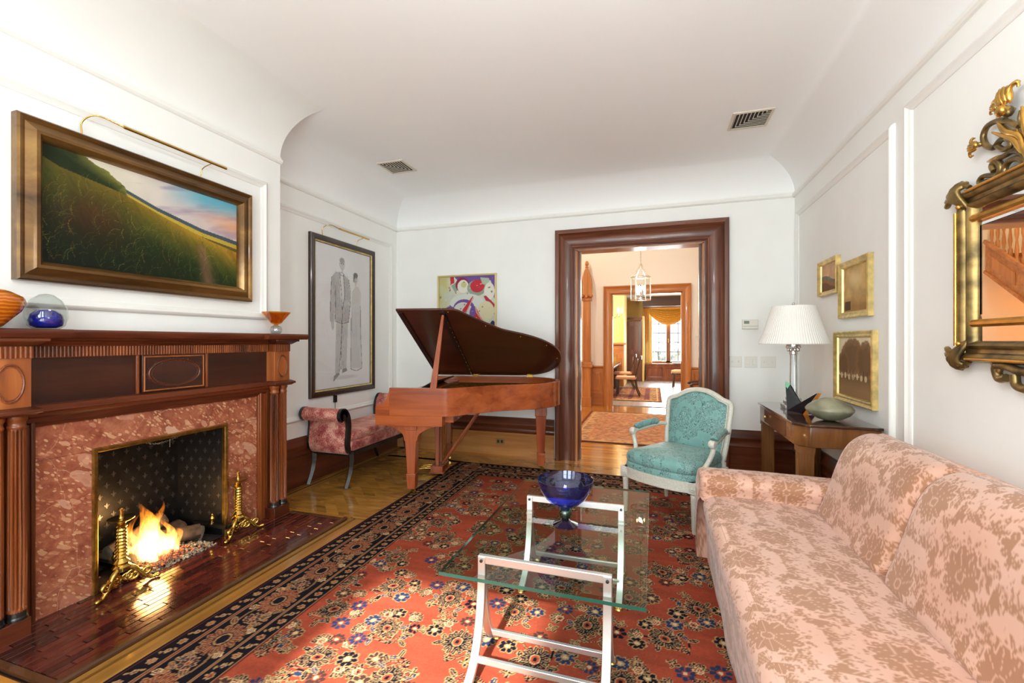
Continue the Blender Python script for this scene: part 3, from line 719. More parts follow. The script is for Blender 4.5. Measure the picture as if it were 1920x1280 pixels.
def make_rug():
    w, h = RUG[1]-RUG[0], RUG[3]-RUG[2]; c = Canvas(w, h, .0053, RUST); rd = random.Random(11)
    n = fbm(c.X*3, c.Y*9, 5); n2 = vn(c.X*1.2, c.Y*34, 9)
    c.C *= (.86+.16*n+.12*n2)[..., None]; hw = w/2
    # field: sprays mirrored about the long axis
    yy = .62; row = 0
    while yy < h-.5:
        for xx in (([.0, .37, .73, 1.04] if row % 2 == 0 else [.185, .55, .90])):
            x = xx; sc = rd.uniform(.145,.172); rot = rd.choice((math.pi/2, math.pi/2+.5, math.pi/2-.6, 2.5, -1.2)); sd = rd.randint(0, 9999); y = yy+rd.uniform(-.03,.03)
            for s in ((1,) if x == 0 else (1, -1)):
                bouquet(c, hw+s*x, y, sc, rot if s == 1 else math.pi-rot, random.Random(sd))
        yy += .30; row += 1
    rd = random.Random(3)
    for k in range(90):
        x = rd.uniform(.05, hw-.5); y = rd.uniform(.5, h-.5)
        for s in (1, -1):
            sl = c.win(hw+s*x-.03, hw+s*x+.03, y-.03, y+.03)
            if np.abs(c.C[sl]-np.array(RUST)).sum(2).mean() < 75:
                a = rd.uniform(0, 6.28)
                for q in range(4): leaf(c, hw+s*x, y, a+q*1.57, .03, .013, NAVY)
    # borders
    D = np.minimum(np.minimum(c.X, w-c.X), np.minimum(c.Y, h-c.Y)); al = (slice(None), slice(None))
    c.put(al, D < .43, DKR); c.put(al, D < .424, (60,36,36)); c.put(al, D < .42, (24,21,26))
    for a, b, col in ((.0,.012,(24,24,32)), (.012,.018,DKR), (.098,.104,TAN), (.104,.112,RUST), (.112,.117,TAN), (.325,.331,TAN), (.331,.339,RUST), (.339,.344,TAN), (.414,.42,TAN)):
        c.put(al, (D >= a) & (D < b), col, .8)
    def along(side, t, d):
        return {0: (d, t), 1: (w-d, t), 2: (t, d), 3: (t, h-d)}[side]
    for side in range(4):
        Lg = h if side < 2 else w
        for d, st in ((.058,.066), (.38,.062)):                       # small guard flowers
            m = int((Lg-2*d)/st)
            for k in range(m+1):
                x, y = along(side, d+(Lg-2*d)*k/m, d)
                if k % 2 == 0: flower(c, x, y, .021, 6, (128,60,42), TAN, NAVY)
                else:
                    flower(c, x, y, .016, 5, (60,62,66), TAN, RUST)
                    for s in (1,-1): q = along(side, d+(Lg-2*d)*k/m+s*.018, d+s*.02); c.ell(q[0], q[1], .011, .006, (150,112,76), rot=k)
        d = .222; st = .30; m = int((Lg-2*d)/st); st = (Lg-2*d)/m
        vine = [along(side, d+st*m*k/(m*10), d+.062*math.sin(math.pi*k/10)) for k in range(m*10+1)]
        c.line(vine, .011, (120,88,60)); 
        for k in range(m+1):
            t = d+st*k; s = 1 if k % 2 else -1
            ax = (math.pi/2 if side < 2 else 0)
            for q in range(9):
                x, y = along(side, t+st*.5+.035*math.cos(q*.7), d+s*.045+.035*math.sin(q*.7))
                leaf(c, x, y, q*.7+ax, .045, .018, ((96,60,44),(52,60,66),(122,76,52))[q % 3], (150,116,82))
            for q in (-1, 1):
                x, y = along(side, t+q*.10, d-s*.05); leaf(c, x, y, ax+q*.8, .06, .024, (86,52,40), (156,124,88))
                x, y = along(side, t+q*.085, d+s*.075); flower(c, x, y, .022, 6, (110,58,44), CRM, NAVY)
            x, y = along(side, t, d); flower(c, x, y, .092, 15, ((112,56,40),(96,50,38))[k % 2], (150,112,78), NAVY, .2, 1.25 if side < 2 else .8)
            x, y = along(side, t+st*.5, d); flower(c, x, y, .045, 10, (62,44,44), (160,122,88), RUST)
    C0 = c.C*(.93+.14*vn(c.X*220, c.Y*220, 3))[..., None]; c.C = C0
    m = painted('wool_rug_pile', .95, .03, nscale=420, nb=.25)
    z = .011
    rg = thing('persian_rug', 'large rust red Persian rug with navy floral border under the glass table', 'rug', (RUG[0], RUG[2], 0))
    c.mesh('rug_pile', (0,0,z), (1,0,0), (0,1,0), m, rg)
    ob('rug_backing', B(.002, w-.002, .002, h-.002, .0015, z-.0008), plain('rug_backing', (58,40,34), .95), rg)
    return rg
make_rug()

# ---- picture frames: canvas in plane O,U,V with normal N
def picture(name, label, r, O, U, N, prof, fmat, paint, res, inset, group=None, glass=False, cat='picture', lbl_canvas=None):
    a, b, z0, z1 = r; O = Vector(O); U = Vector(U); N = Vector(N)
    base = O+U*((a+b)/2)+Vector((0,0,z0)); t = thing(name, label, cat, base, group=group)
    w, h = b-a, z1-z0; path = [(-w/2,0),(w/2,0),(w/2,h),(-w/2,h)]
    if U.cross(Vector((0,0,1))).dot(N) < 0: path = path
    ob('frame', MB().molding(path, prof, (0,0,0), U, (0,0,1), N), fmat, t, smooth=35)
    # U is chosen so that it runs left to right for the viewer
    c = Canvas(w-2*inset, h-2*inset, res, (128,128,128)); paint(c)
    o = c.mesh('canvas', U*(-w/2+inset)+Vector((0,0,inset))+N*.012, U, (0,0,1), CANVAS, t)
    bk = MB().add([tuple(U*(x)+Vector((0,0,z))+N*n) for n in (.002,.010) for x, z in ((-w/2+.01,.01),(w/2-.01,.01),(w/2-.01,h-.01),(-w/2+.01,h-.01))], [(0,1,2,3),(7,6,5,4),(0,4,5,1),(1,5,6,2),(2,6,7,3),(3,7,4,0)])
    ob('backing_board', bk, plain('backing', (90,76,60), .9) if 'backing' not in bpy.data.materials else bpy.data.materials['backing'], t)
    if glass:
        g = MB().add([tuple(U*(x)+Vector((0,0,z))+N*.015) for x, z in ((-w/2+inset,inset),(w/2-inset,inset),(w/2-inset,h-inset),(-w/2+inset,h-inset))], [(0,1,2,3)])
        ob('glazing', g, thin_glass('picture_glass', (252,252,252), rough=.03), t)
    return t
CANVAS = painted('artist_canvas', .6, .2)

def paint_landscape(c):
    s = c.X/c.w; y = c.Y/c.h; al = (slice(None), slice(None))
    q = lambda pts: np.interp(s, [p[0] for p in pts], [p[1] for p in pts])
    nz = fbm(s*5, y*3, 2); 
    sky = np.stack([np.interp(s, [0,.35,.6,.8,1], [224,222,206,200,196]), np.interp(s, [0,.35,.6,.8,1], [216,214,198,186,176]), np.interp(s, [0,.35,.6,.8,1], [186,196,194,182,166])], -1)
    c.C = sky*(.9+.2*nz)[..., None]
    st = fbm(s*3+y*2, y*14-s*7, 8)
    c.put(al, np.clip((st-.5)*5, 0, 1)*(s > .3), (150,128,150), .55)
    blue = np.clip((s-.52)*4, 0, 1)*np.clip((y-.80+.15*(1-s))*7, 0, 1); c.put(al, blue, (96,176,200), .9)
    org = np.clip((s-.7)*4, 0, 1)*np.exp(-((y-.72)/.07)**2); c.put(al, org*st*1.6, (228,168,128), .9)
    far = q([(0,.95),(.33,.80),(.5,.70),(.75,.60),(1,.55)]); c.put(al, y < far, (70,84,92)); 
    c.put(al, y < far-.025-.02*s, (186,160,60)); c.put(al, y < far-.06-.03*s, (96,84,44)); c.put(al, y < far-.075-.05*s, (60,58,34))
    tree = q([(0,1.1),(.06,1.06),(.16,.98),(.22,.93),(.29,.88),(.345,.80),(.36,.70),(.37,0)])+.03*(fbm(s*30, y*30, 4)-.5)
    c.put(al, (y < tree), (42,52,26)); c.put(al, (y < tree)*np.clip(1-(tree-y)*9, 0, 1)*(s > .05), (150,142,62), .8); c.put(al, (y < tree)*np.clip(fbm(s*22, y*22, 6)*2-1, 0, 1), (22,34,20), .9)
    edge = q([(0,.88),(.08,.82),(.33,.745),(.56,.61),(.80,.49),(1,.42)]); g = y < edge; dd = edge-y
    gr = fbm(s*60+y*20, y*9-s*4, 12); big = fbm(s*4, y*4, 17)
    c.put(al, g, (44,58,26)); c.put(al, g*np.clip(1-dd*3.0, 0, 1)*np.clip(.35+s*.9, 0, 1), (206,158,44), .95)
    c.put(al, g*np.clip(1-np.abs(dd-.22)*4.5, 0, 1)*(.4+.6*gr), (92,110,40), .6)
    c.put(al, g*np.exp(-(((s-.2)/.16)**2+((y-.45)/.22)**2)), (98,52,28), .75)
    c.put(al, g*np.clip((.5-y)*2.2, 0, 1)*np.clip(1.2-s, 0, 1), (24,32,18), .8)
    c.put(al, g*np.clip((s-.85)*6, 0, 1)*np.clip((y-.2)*5, 0, 1), (196,128,46), .7)
    path = np.exp(-((s-(.74+.13*(.45-y)))/(.022+.05*(.45-y)))**2)*(y < .42); c.put(al, path*g, (150,108,84), .75)
    c.C *= (.72+.30*gr*g+.24*(1-g))[..., None]
    c.C *= (1-.42*g*np.clip(1.05-s*1.1, 0, 1)*np.clip(.95-y, 0, 1))[..., None]; c.put(al, (y < tree)*(y >= edge)*np.clip(1.1-s*4, 0, 1), (24,34,20), .7); c.put(al, g*np.clip(gr*3-1.6, 0, 1)*np.clip(.9-s, 0, 1), (14,20,12), .55)
    rd = random.Random(5)
    for k in range(520):
        a = rd.random()**1.2*.95; b = rd.random()*.7
        if b > np.interp(a, [0,.33,.56,1], [.8,.7,.55,.38]): continue
        l = rd.uniform(.03,.11); an = rd.uniform(.5,2.3)
        p = [(a*c.w, b*c.h), (a*c.w+math.cos(an)*l*.5, b*c.h+math.sin(an)*l*.6), (a*c.w+math.cos(an-.3)*l, b*c.h+math.sin(an-.3)*l)]
        c.line(cr(p, 4), rd.uniform(.0016,.0026), rd.choice(((170,160,70),(120,130,50),(60,80,30),(150,90,40),(90,110,44),(24,34,16))), rd.uniform(.12,.4))
GF = wood('antique_gilt_bronze_frame', (58,38,18), (110,76,36), (156,118,62), 'y', .33, .3, 6); GF.node_tree.nodes['Principled BSDF'].inputs['Metallic'].default_value = .55
fp = [(0,0),(0,.045),(.008,.055),(.02,.05),(.03,.042),(.05,.05),(.065,.062),(.08,.06),(.092,.045),(.10,.03),(.105,.012),(.105,.0)]
t = picture('landscape_painting', 'wide landscape painting of a grassy hillside in an antique gilt frame above the mantel', (1.28,2.58,1.70,2.51), (XB,0,0), (0,1,0), (1,0,0), fp, GF, paint_landscape, .0031, .085)
def picture_light(label, loc, L, U, N):
    o = thing('picture_light', label, 'lamp', loc); U = Vector(U); N = Vector(N); z = Vector((0,0,1))
    P = lambda u, n, h: tuple(U*u+N*n+z*h)
    ob('light_tube', MB().tube([P(-L/2,.14,.055), P(L/2,.14,.055)], .009, 10), BRASS, o, smooth=50)
    a = ob('arm', MB().tube(cr([P(-L/2-.13,.03,-.03), P(-L/2-.13,.035,.04), P(-L/2-.10,.10,.075), P(-L/2,.14,.055)], 6), .004, 8), BRASS, o, smooth=60)
    ob('arm', MB().tube(cr([P(L*.34,.03,-.03), P(L*.34,.05,.03), P(L*.34,.14,.055)], 6), .003, 8), BRASS, o, smooth=60)
    return o
picture_light('slim brass picture light over the landscape painting', (XB, 1.98, 2.54), .62, (0,1,0), (1,0,0))

def paint_couple(c):
    w, h = c.w, c.h; x = c.X/w; y = c.Y/h
    c.C = np.ones_like(c.C)*np.array((232,231,232)); c.C *= (.97+.05*fbm(x*4, y*6, 3))[..., None]
    G = lambda v: (v, v-2, v-2)
    px = lambda pts: [(a*w, b*h) for a, b in pts]
    sh = lambda pts, v, a=.75: c.poly(px(pts), G(v), a)
    # standing man in a suit, right arm hanging, and a woman in a long gown at his side
    sh([(.33,.10),(.40,.09),(.46,.50),(.35,.50)], 186); sh([(.44,.13),(.53,.12),(.56,.50),(.44,.50)], 190)        # trousers
    sh([(.27,.78),(.34,.82),(.46,.83),(.57,.78),(.60,.66),(.57,.47),(.34,.47),(.33,.62)], 172)                    # jacket
    sh([(.27,.78),(.33,.80),(.335,.62),(.315,.46),(.25,.47),(.255,.62)], 178)                                     # sleeve
    sh([(.26,.47),(.31,.465),(.315,.43),(.29,.405),(.265,.43)], 188)
    sh([(.41,.82),(.47,.82),(.49,.66),(.455,.56),(.42,.66)], 228, .9)                                            # shirt
    sh([(.425,.815),(.455,.80),(.485,.815),(.485,.795),(.455,.805),(.425,.797)], 110)
    sh([(.64,.70),(.70,.74),(.76,.74),(.81,.70),(.80,.58),(.81,.20),(.83,.125),(.61,.125),(.62,.40),(.62,.58)], 196, .6)
    sh([(.79,.70),(.815,.68),(.80,.60),(.68,.575),(.52,.60),(.53,.625),(.68,.605),(.765,.63)], 214, .9)
    sh([(.44,.60),(.52,.585),(.58,.60),(.55,.635),(.48,.625)], 196, .9)
    sh([(.30,.045),(.37,.075),(.41,.10),(.36,.105),(.31,.085)], 120); sh([(.45,.10),(.55,.115),(.53,.135),(.46,.13)], 118)
    for cx, cy, rx, ry in ((.455,.885,.045,.042), (.705,.80,.040,.036)):
        c.ell(cx*w, cy*h, rx*w*1.05, ry*h, G(176), .85); c.ell((cx+.006)*w, (cy-.004)*h, rx*w*.9, ry*h*.9, G(206), .9)
        for s in (-1, 1): c.ell((cx+s*.4*rx)*w, (cy+.08*ry)*h, .22*rx*w, .1*ry*h, G(96), .8)
        c.line(px([(cx, cy), (cx+.006, cy-.3*ry)]), .004, G(130)); c.line(px([(cx-.3*rx, cy-.52*ry), (cx+.3*rx, cy-.52*ry)]), .004, G(120))
        c.ell((cx)*w, (cy-ry*1.1)*h, .016*w, .02*h, G(196), .7)
    c.ell(.452*w, .912*h, .045*w, .02*h, G(140), .6); c.ell(.705*w, .826*h, .042*w, .02*h, G(92), .8); c.ell(.672*w, .80*h, .012*w, .03*h, G(92), .8)
    rd = random.Random(8)
    D = c.C.mean(2)
    for k in range(900):                                                                                        # pencil hatching
        a, b = rd.uniform(.24,.84), rd.uniform(.06,.9); j, i = int(b*(c.ny-1)), int(a*(c.nx-1))
        if D[j, i] < 202:
            l = rd.uniform(.02,.07); c.line([(a*w,b*h),(a*w+rd.uniform(-.012,.012),b*h+l)], .003, G(rd.choice((90,120,140))), rd.uniform(.12,.35))
    for pts in ([(.27,.78),(.255,.62),(.25,.47)], [(.33,.47),(.34,.62),(.335,.72)], [(.57,.47),(.605,.66),(.575,.78)], [(.455,.56),(.46,.5),(.44,.47)], [(.34,.47),(.45,.46),(.57,.47)], [(.45,.48),(.43,.13)], [(.40,.09),(.455,.44)], [(.83,.125),(.805,.4),(.80,.6)], [(.62,.5),(.61,.125)], [(.61,.125),(.72,.11),(.83,.125)], [(.41,.82),(.44,.68),(.455,.56)], [(.475,.82),(.50,.68),(.46,.56)]):
        c.line(cr(px(pts), 5), .008, G(92), .8)
    for k in range(7): c.line(px([(.64+.028*k,.55),(.635+.03*k,.14)]), .004, G(150), .35)
    c.ell(.5*w, .07*h, .28*w, .018*h, G(170), .35, soft=.8)
fpd = [(0,0),(0,.03),(.008,.038),(.03,.038),(.05,.03),(.056,.03),(.058,.024),(.075,.020),(.078,.012),(.078,0)]
DARKF = wood('dark_walnut_frame', (34,20,14), (52,32,22), (70,46,32), 'z', .3, .4, 20)
t = picture('framed_drawing', 'tall pencil drawing of a standing couple in dark frame above the red bench', (3.557,4.62,.825,2.50), (XL,0,0), (0,1,0), (1,0,0), fpd, DARKF, paint_couple, .0056, .072, glass=True)
fi = MB().molding([(-.531+.06,.06),(.531-.06,.06),(.531-.06,1.675-.06),(-.531+.06,1.675-.06)], [(0,.029),(0,.033),(.012,.026),(.014,.014)], (0,0,0), (0,1,0), (0,0,1), (1,0,0))
ob('gilt_slip', fi, GILT, t, smooth=35)
picture_light('slim brass picture light over the tall framed drawing', (XL, 4.1, 2.53), .5, (0,1,0), (1,0,0))
o = ob('picture_cord_box', MB().box(0,.03,-.014,.014,0,.075).tube([(.015,0,0),(.014,0,-.10)], .003, 6), BLACKM, bevel=.003); o.location = (XL, 3.93, .745)
tag(o, 'small black switch box with cord hanging below the tall framed drawing', 'switch')

def paint_abstract(c):
    w, h = c.w, c.h; x = c.X/w; y = c.Y/h; al = (slice(None), slice(None)); px = lambda p: [(a*w, b*h) for a, b in p]
    n = fbm(x*6, y*6, 7); c.C = np.array((206,206,190))*(.88+.2*n)[..., None]
    c.put(al, (x < .22)*np.clip((.24-x)*8, 0, 1), (186,178,110), .8); c.put(al, (x < .22)*np.clip((fbm(x*3,y*3,3)-.45)*4,0,1), (190,206,206), .6)
    PU, RE, GR, WH, PK = (112,84,150), (190,52,64), (140,160,140), (222,218,204), (206,150,140)
    c.poly(px([(.27,1),(1,1),(1,.92),(.62,.90),(.55,.80),(.34,.93)]), PU); c.poly(px([(.20,1),(.27,1),(.28,.90),(.21,.86)]), RE)
    c.poly(px([(.22,.85),(.30,.90),(.36,.82),(.30,.72)]), GR); c.ell(.42*w,.86*h,.12*w,.12*h,(140,44,70)); c.ell(.435*w,.83*h,.10*w,.11*h,WH); c.ell(.45*w,.86*h,.05*w,.05*h,(196,190,130))
    c.ell(.68*w,.80*h,.17*w,.13*h,GR); c.ell(.69*w,.83*h,.125*w,.105*h,RE); c.poly(px([(.74,.97),(.90,.95),(.88,.83),(.78,.86)]), (170,184,160))
    c.poly(px([(.90,.96),(1,.97),(1,.60),(.93,.72),(.96,.82)]), PU); c.ell(.9*w,.74*h,.09*w,.14*h,WH); c.poly(px([(.80,.66),(.84,.67),(1,.52),(.96,.44),(.86,.54)]), (170,48,70))
    c.ell(.5*w,.55*h,.30*w,.16*h,(208,212,204)); c.ell(.45*w,.47*h,.19*w,.15*h,PU); c.ell(.43*w,.43*h,.17*w,.14*h,(204,206,196)); c.poly(px([(.60,.66),(.62,.67),(.50,.42),(.44,.40),(.42,.44)]), RE); c.line(px([(.62,.64),(.48,.38)]), .012, PK)
    c.ell(.62*w,.36*h,.07*w,.15*h,PU); c.ell(.20*w,.42*h,.10*w,.09*h,PU); c.ell(.20*w,.38*h,.10*w,.075*h,RE); c.ell(.84*w,.42*h,.14*w,.16*h,(214,206,170))
    c.poly(px([(.68,.46),(.78,.26),(.74,.10),(.64,.10),(.60,.20)]), RE); c.line(px([(.66,.48),(.68,.40),(.80,.24)]), .02, PK); c.ell(.84*w,.12*h,.14*w,.11*h,(190,64,60)); c.ell(.82*w,.14*h,.12*w,.10*h,(206,208,206))
    c.ell(.96*w,.12*h,.06*w,.14*h,(40,54,96)); c.ell(.30*w,.16*h,.2*w,.12*h,(200,206,170)); c.poly(px([(0,0),(.5,0),(.42,.1),(.1,.16),(0,.24)]), (120,110,160))
    rd = random.Random(2)
    for k in range(60): c.ell(rd.random()*w, rd.random()*h, rd.uniform(.004,.02), rd.uniform(.004,.012), rd.choice(((96,70,60),(220,216,190),(150,60,70),(90,100,120))), .6, rot=rd.random()*3)
fa = [(0,0),(0,.03),(.004,.034),(.012,.034),(.016,.03),(.02,.03),(.022,.012),(.022,0)]
PALEG = plain('pale_gold_frame', (224,206,150), .35, metal=.6)
picture('abstract_painting', 'square abstract painting in purple, red and cream hanging behind the piano lid', (-2.66,-1.85,1.44,2.25), (0,YB,0), (1,0,0), (0,-1,0), fa, PALEG, paint_abstract, .0045, .02)

def paint_trees(seed, kind):
    def f(c):
        w, h = c.w, c.h; x = c.X/w; y = c.Y/h; al = (slice(None), slice(None)); n = fbm(x*5, y*5, seed); n2 = fbm(x*16, y*16, seed+3)
        if kind == 0:      # dark round trees over a pale gap
            c.C = np.array((236,222,186))*(.9+.2*n)[..., None]
            for cx, cy, rx, ry in ((.42,.66,.36,.34), (.80,.60,.28,.34), (.15,.55,.2,.22)):
                d = ((x-cx)/rx)**2+((y-cy)/ry)**2+.5*(n2-.5); c.put(al, np.clip((1.05-d)*4, 0, 1), (132,96,62), .9); c.put(al, np.clip((.7-d)*3, 0, 1), (104,76,50), .6)
            c.put(al, (y < .34)*1.0, (126,96,62)); c.put(al, np.clip((.3-y)*6, 0, 1), (164,130,88), .6)
            for k in range(7): c.ell((.1+.12*k)*w, (.34+.01*math.sin(k*2))*h, .035*w, .05*h, (214,196,156), .9)
            for k in range(8): c.line([((.16+.1*k)*w,.30*h),((.16+.1*k)*w,.44*h)], .006, (64,46,32))
        elif kind == 1:    # misty golden landscape
            c.C = np.array((200,164,106))*(.78+.4*n)[..., None]; c.put(al, np.exp(-(((x-.5)/.28)**2+((y-.72)/.2)**2)), (222,200,150), .8)
            c.put(al, np.clip((.35-y)*4, 0, 1), (140,98,52), .7); c.put(al, (np.abs(x-.18) < .12)*(np.abs(y-.13) < .1), (72,56,40), .9)
        else:              # small hills under a pink sky
            c.C = np.array((206,166,126))*(.9+.2*n)[..., None]; hl = .45+.12*np.sin(x*4+1)+.04*n2; c.put(al, y < hl, (120,112,86)); c.put(al, y < hl-.14, (150,104,64)); c.put(al, y < hl-.26, (116,78,50))
            c.poly([(.4*w,.4*h),(.5*w,.55*h),(.62*w,.42*h)], (110,140,120))
    return f
fg = [(0,0),(0,.045),(.008,.052),(.022,.046),(.032,.036),(.05,.04),(.06,.034),(.066,.02),(.07,.012),(.07,0)]
GU = (0,-1,0)
def rp(name, label, r, paint, sc=1.0, tilt=0):
    a, b, z0, z1 = r
    o = picture(name, label, (-b, -a, z0, z1), (XR,0,0), GU, (-1,0,0), [(d*sc*.72,h*.7) for d, h in fg], GILT, paint, .004, .066*sc*.72, group='gilt framed pictures above the console table')
    return o
rp('small_landscape', 'smallest gilt framed landscape, topmost of three above the console table', (3.99,4.39,1.78,2.07), paint_trees(5, 2), .75)
rp('misty_landscape', 'gilt framed misty golden landscape between the smallest picture and the tree picture', (3.46,3.95,1.57,1.985), paint_trees(9, 1))
rp('tree_picture', 'largest gilt framed picture of dark trees, just above the stone vase', (3.40,4.04,.955,1.475), paint_trees(14, 0))
# ------------------------------------------------------------------ damask sofa
def damask(u, v, seed=0):
    pw, ph = .25, .34
    k = np.floor(u/pw); vv = v+(k % 2)*ph/2; a = np.abs((u % pw)-pw/2); b = (vv % ph)-ph/2
    r = np.hypot(a, b*.9); th = np.arctan2(b, a)
    lob = np.abs(np.cos(5*th)); Rr = .052+.026*lob**.6+.010*np.sin(th)
    m = (r < Rr).astype(float); m *= 1-((np.abs(np.sin(5*th)) < .13) & (r > .018) & (r < Rr*.92))*.85
    m *= 1-((r > .014) & (r < .019))*.8
    f = fbm(a*30+3, b*24+11, 21, 3); f2 = fbm(a*85, b*85, 33, 2)
    lf = np.clip((f+.42*(f2-.5)-.50)*24, 0, 1)*(1-(np.abs(f-.60) < .018)*.8)*(r > Rr+.008)*(1-.7*((np.abs(((a*140+b*90) % 1)-.5) < .10)))
    # secondary flower between the palmettes
    a2 = pw/2-a; b2 = (np.abs(b)-ph/2); r2 = np.hypot(a2, b2); t2 = np.arctan2(b2, a2); R2 = .030+.016*np.abs(np.cos(3*t2))
    m2 = (r2 < R2)*(1-(np.abs(np.sin(3*t2)) < .14)*.7)
    return np.clip(np.maximum(np.maximum(m, m2), lf*(r2 > R2+.006)), 0, 1)
SATIN = painted('pink_damask', .5, .45, sheen=.25, alpha_rough=(.62, .36))
def damask_sheet(name, P, parent, u0=0, v0=0, flip=False, sw=False):
    # P (n,m,3): columns follow the length; pattern laid by arc length
    du = np.concatenate([[0], np.cumsum(np.linalg.norm(np.diff(P[:, P.shape[1]//2], axis=0), axis=1))]); dv = np.concatenate([[0], np.cumsum(np.linalg.norm(np.diff(P[P.shape[0]//2], axis=0), axis=1))])
    Vv, Uu = np.meshgrid(dv+v0, du+u0); m = damask(Vv, Uu) if not sw else damask(Uu, Vv)
    nz = fbm(Uu*6, Vv*6, 4); g = np.array((208,166,147)); t = np.array((162,116,86)); rd_ = np.array((214,150,118))
    C = g*(1-m[..., None])+t*m[..., None]; C = C*(.96+.08*nz)[..., None]
    w = np.clip((fbm(Uu*2.2, Vv*2.2, 14)-.55)*3, 0, 1)[..., None]*.5; C = C*(1-w)+C*w*rd_/np.array((226,186,166))
    return grid_mesh(name, P, C, SATIN, parent, A=1-m, flip=flip)
def sweep_sheet(prof, ts, fn, n):
    pr = np.array(cr(prof, n)); return np.array([[fn(p, t) for t in ts] for p in pr])
SX, SY1 = .27, 3.09          # front plane and far end of the sofa
sofa = thing('sofa', 'long pink damask sofa with rolled arms along the right wall', 'sofa', (SX, 1.75, 0))
def loc(x, y, z): return (x-SX, y-1.75, z)
SYA, SYB = .43, 2.83         # seat between the arms
# seat bench: front skirt, rounded nose, deck
prof = [(.055,.015),(.045,.10),(.03,.25),(.02,.36),(.012,.42),(.02,.455),(.05,.48),(.09,.487),(.2,.492),(.35,.488),(.5,.475),(.64,.455)]
ts = np.arange(SYA-.0, SYB+.004, .0052)
wob = lambda t: .006*math.sin(t*5.1)+.004*math.sin(t*13.7)
P = sweep_sheet(prof, ts, lambda p, t: loc(SX+p[0]+wob(t)*(1-p[1]/.5), t, p[1]+.004*math.sin(t*3.1)*(p[0] > .05)), 20)
damask_sheet('seat_cover', P, sofa)
# skirt of the arm end and far arm (rolled), then near arm
def arm(yin, yout, name, skirt=True):
    s = 1 if yout > yin else -1; d = abs(yout-yin)
    pf = [(0,.45),(.0,.50),(-.012,.55),(.0,.59),(.05,.612),(.12,.617),(.19,.607),(d-.01,.575),(d+.008,.53),(d,.47),(d-.015,.40),(d-.02,.25),(d-.02,.01)]
    xs = np.arange(SX+.0, 1.22, .0075)
    def fn(p, x):
        e = max(0, (SX+.045-x)/.045); sh = .05*(1-math.sqrt(max(0, 1-e*e))) if p[1] > .42 else 0
        cz = .53 if p[1] > .42 else p[1]; cy = d/2
        k = 1-sh*4
        return loc(x-.012*0, yin+s*(cy+(p[0]-cy)*k), cz+(p[1]-cz)*k-.02*max(0, (x-.6))*(p[1] > .5))
    P = sweep_sheet(pf, xs, fn, 9); o = damask_sheet(name, P, sofa, u0=.02, v0=.06, sw=True)
    # front face of the arm
    pr = np.array(cr(pf, 9)); cc = np.array((d/2, .35)); rings = []
    for k in np.linspace(1, 0, 14):
        ring = []
        for p in pr:
            q = cc+(p-cc)*(k if k < 1 else 1)*1.0
            base = fn(p, SX); kk = k*(.8 if p[1] > .42 else 1)
            ring.append(loc(SX+.0-.012*math.sin(math.pi*min(1, (1-k)*3)/2), yin+s*(cc[0]+(p[0]-cc[0])*kk), (cc[1]+(p[1]-cc[1])*k if p[1] < .42 else cc[1]+(.53+(p[1]-.53)*.8-cc[1])*k)))
        rings.append(ring)
    damask_sheet('arm_front', np.array(rings), o)
    return o
arm(SYB, SY1, 'arm'); arm(SYA, .17, 'arm')
# back cushions: three puffed cushions leaning on the back, and the back itself
def cushion(y0, y1):
    pf = [(.60,.44),(.585,.47),(.605,.53),(.635,.62),(.665,.72),(.70,.81),(.745,.875),(.81,.912),(.88,.905),(.925,.86),(.95,.78),(.95,.60),(.93,.44)]
    ts = np.arange(y0, y1+.001, .0052); n = len(ts); cx, cz = .80, .65
    def fn(p, t):
        e = min(t-y0, y1-t); k = 1-.5*max(0, 1-e/.07)**2.6*.30; k2 = 1+.035*math.sin(math.pi*(t-y0)/(y1-y0))
        x = cx+(p[0]-cx)*k*k2; z = cz+(p[1]-cz)*(1-(1-k)*.7)+.012*math.sin(math.pi*(t-y0)/(y1-y0))*(p[1] > .7)
        return loc(SX+x, t, z)
    P = sweep_sheet(pf, ts, fn, 14); o = damask_sheet('back_cushion', P, sofa, u0=.1, v0=.02)
    for end in (0, -1):
        ring = P[:, end]; c = ring.mean(0); c[1] += (.02 if end == 0 else -.02)*-1
        damask_sheet('cushion_side', np.array([ring*(1-k)+c*k for k in np.linspace(0, 1, 8)]), o)
    e = [tuple(p) for p in P[::3, 0]]
    return o
for k in range(3): cushion(2.835-.725*(k+1)+.004, 2.835-.725*k-.004)
ob('sofa_back', MB().prism([(.93,.02),(.93,.80),(.955,.862),(.99,.872),(1.03,.845),(1.045,.78),(1.05,.02)], SYA-1.75-.22, SYB-1.75+.23, 'xz'), plain('pink_damask_plain', (208,158,132), .5, sheen=.2, nscale=60, namp=.1), sofa, smooth=40)
ob('sofa_base', B(.06, .95, SYA-1.75-.24, SYB-1.75+.24, .012, .42), bpy.data.materials['pink_damask_plain'], sofa)

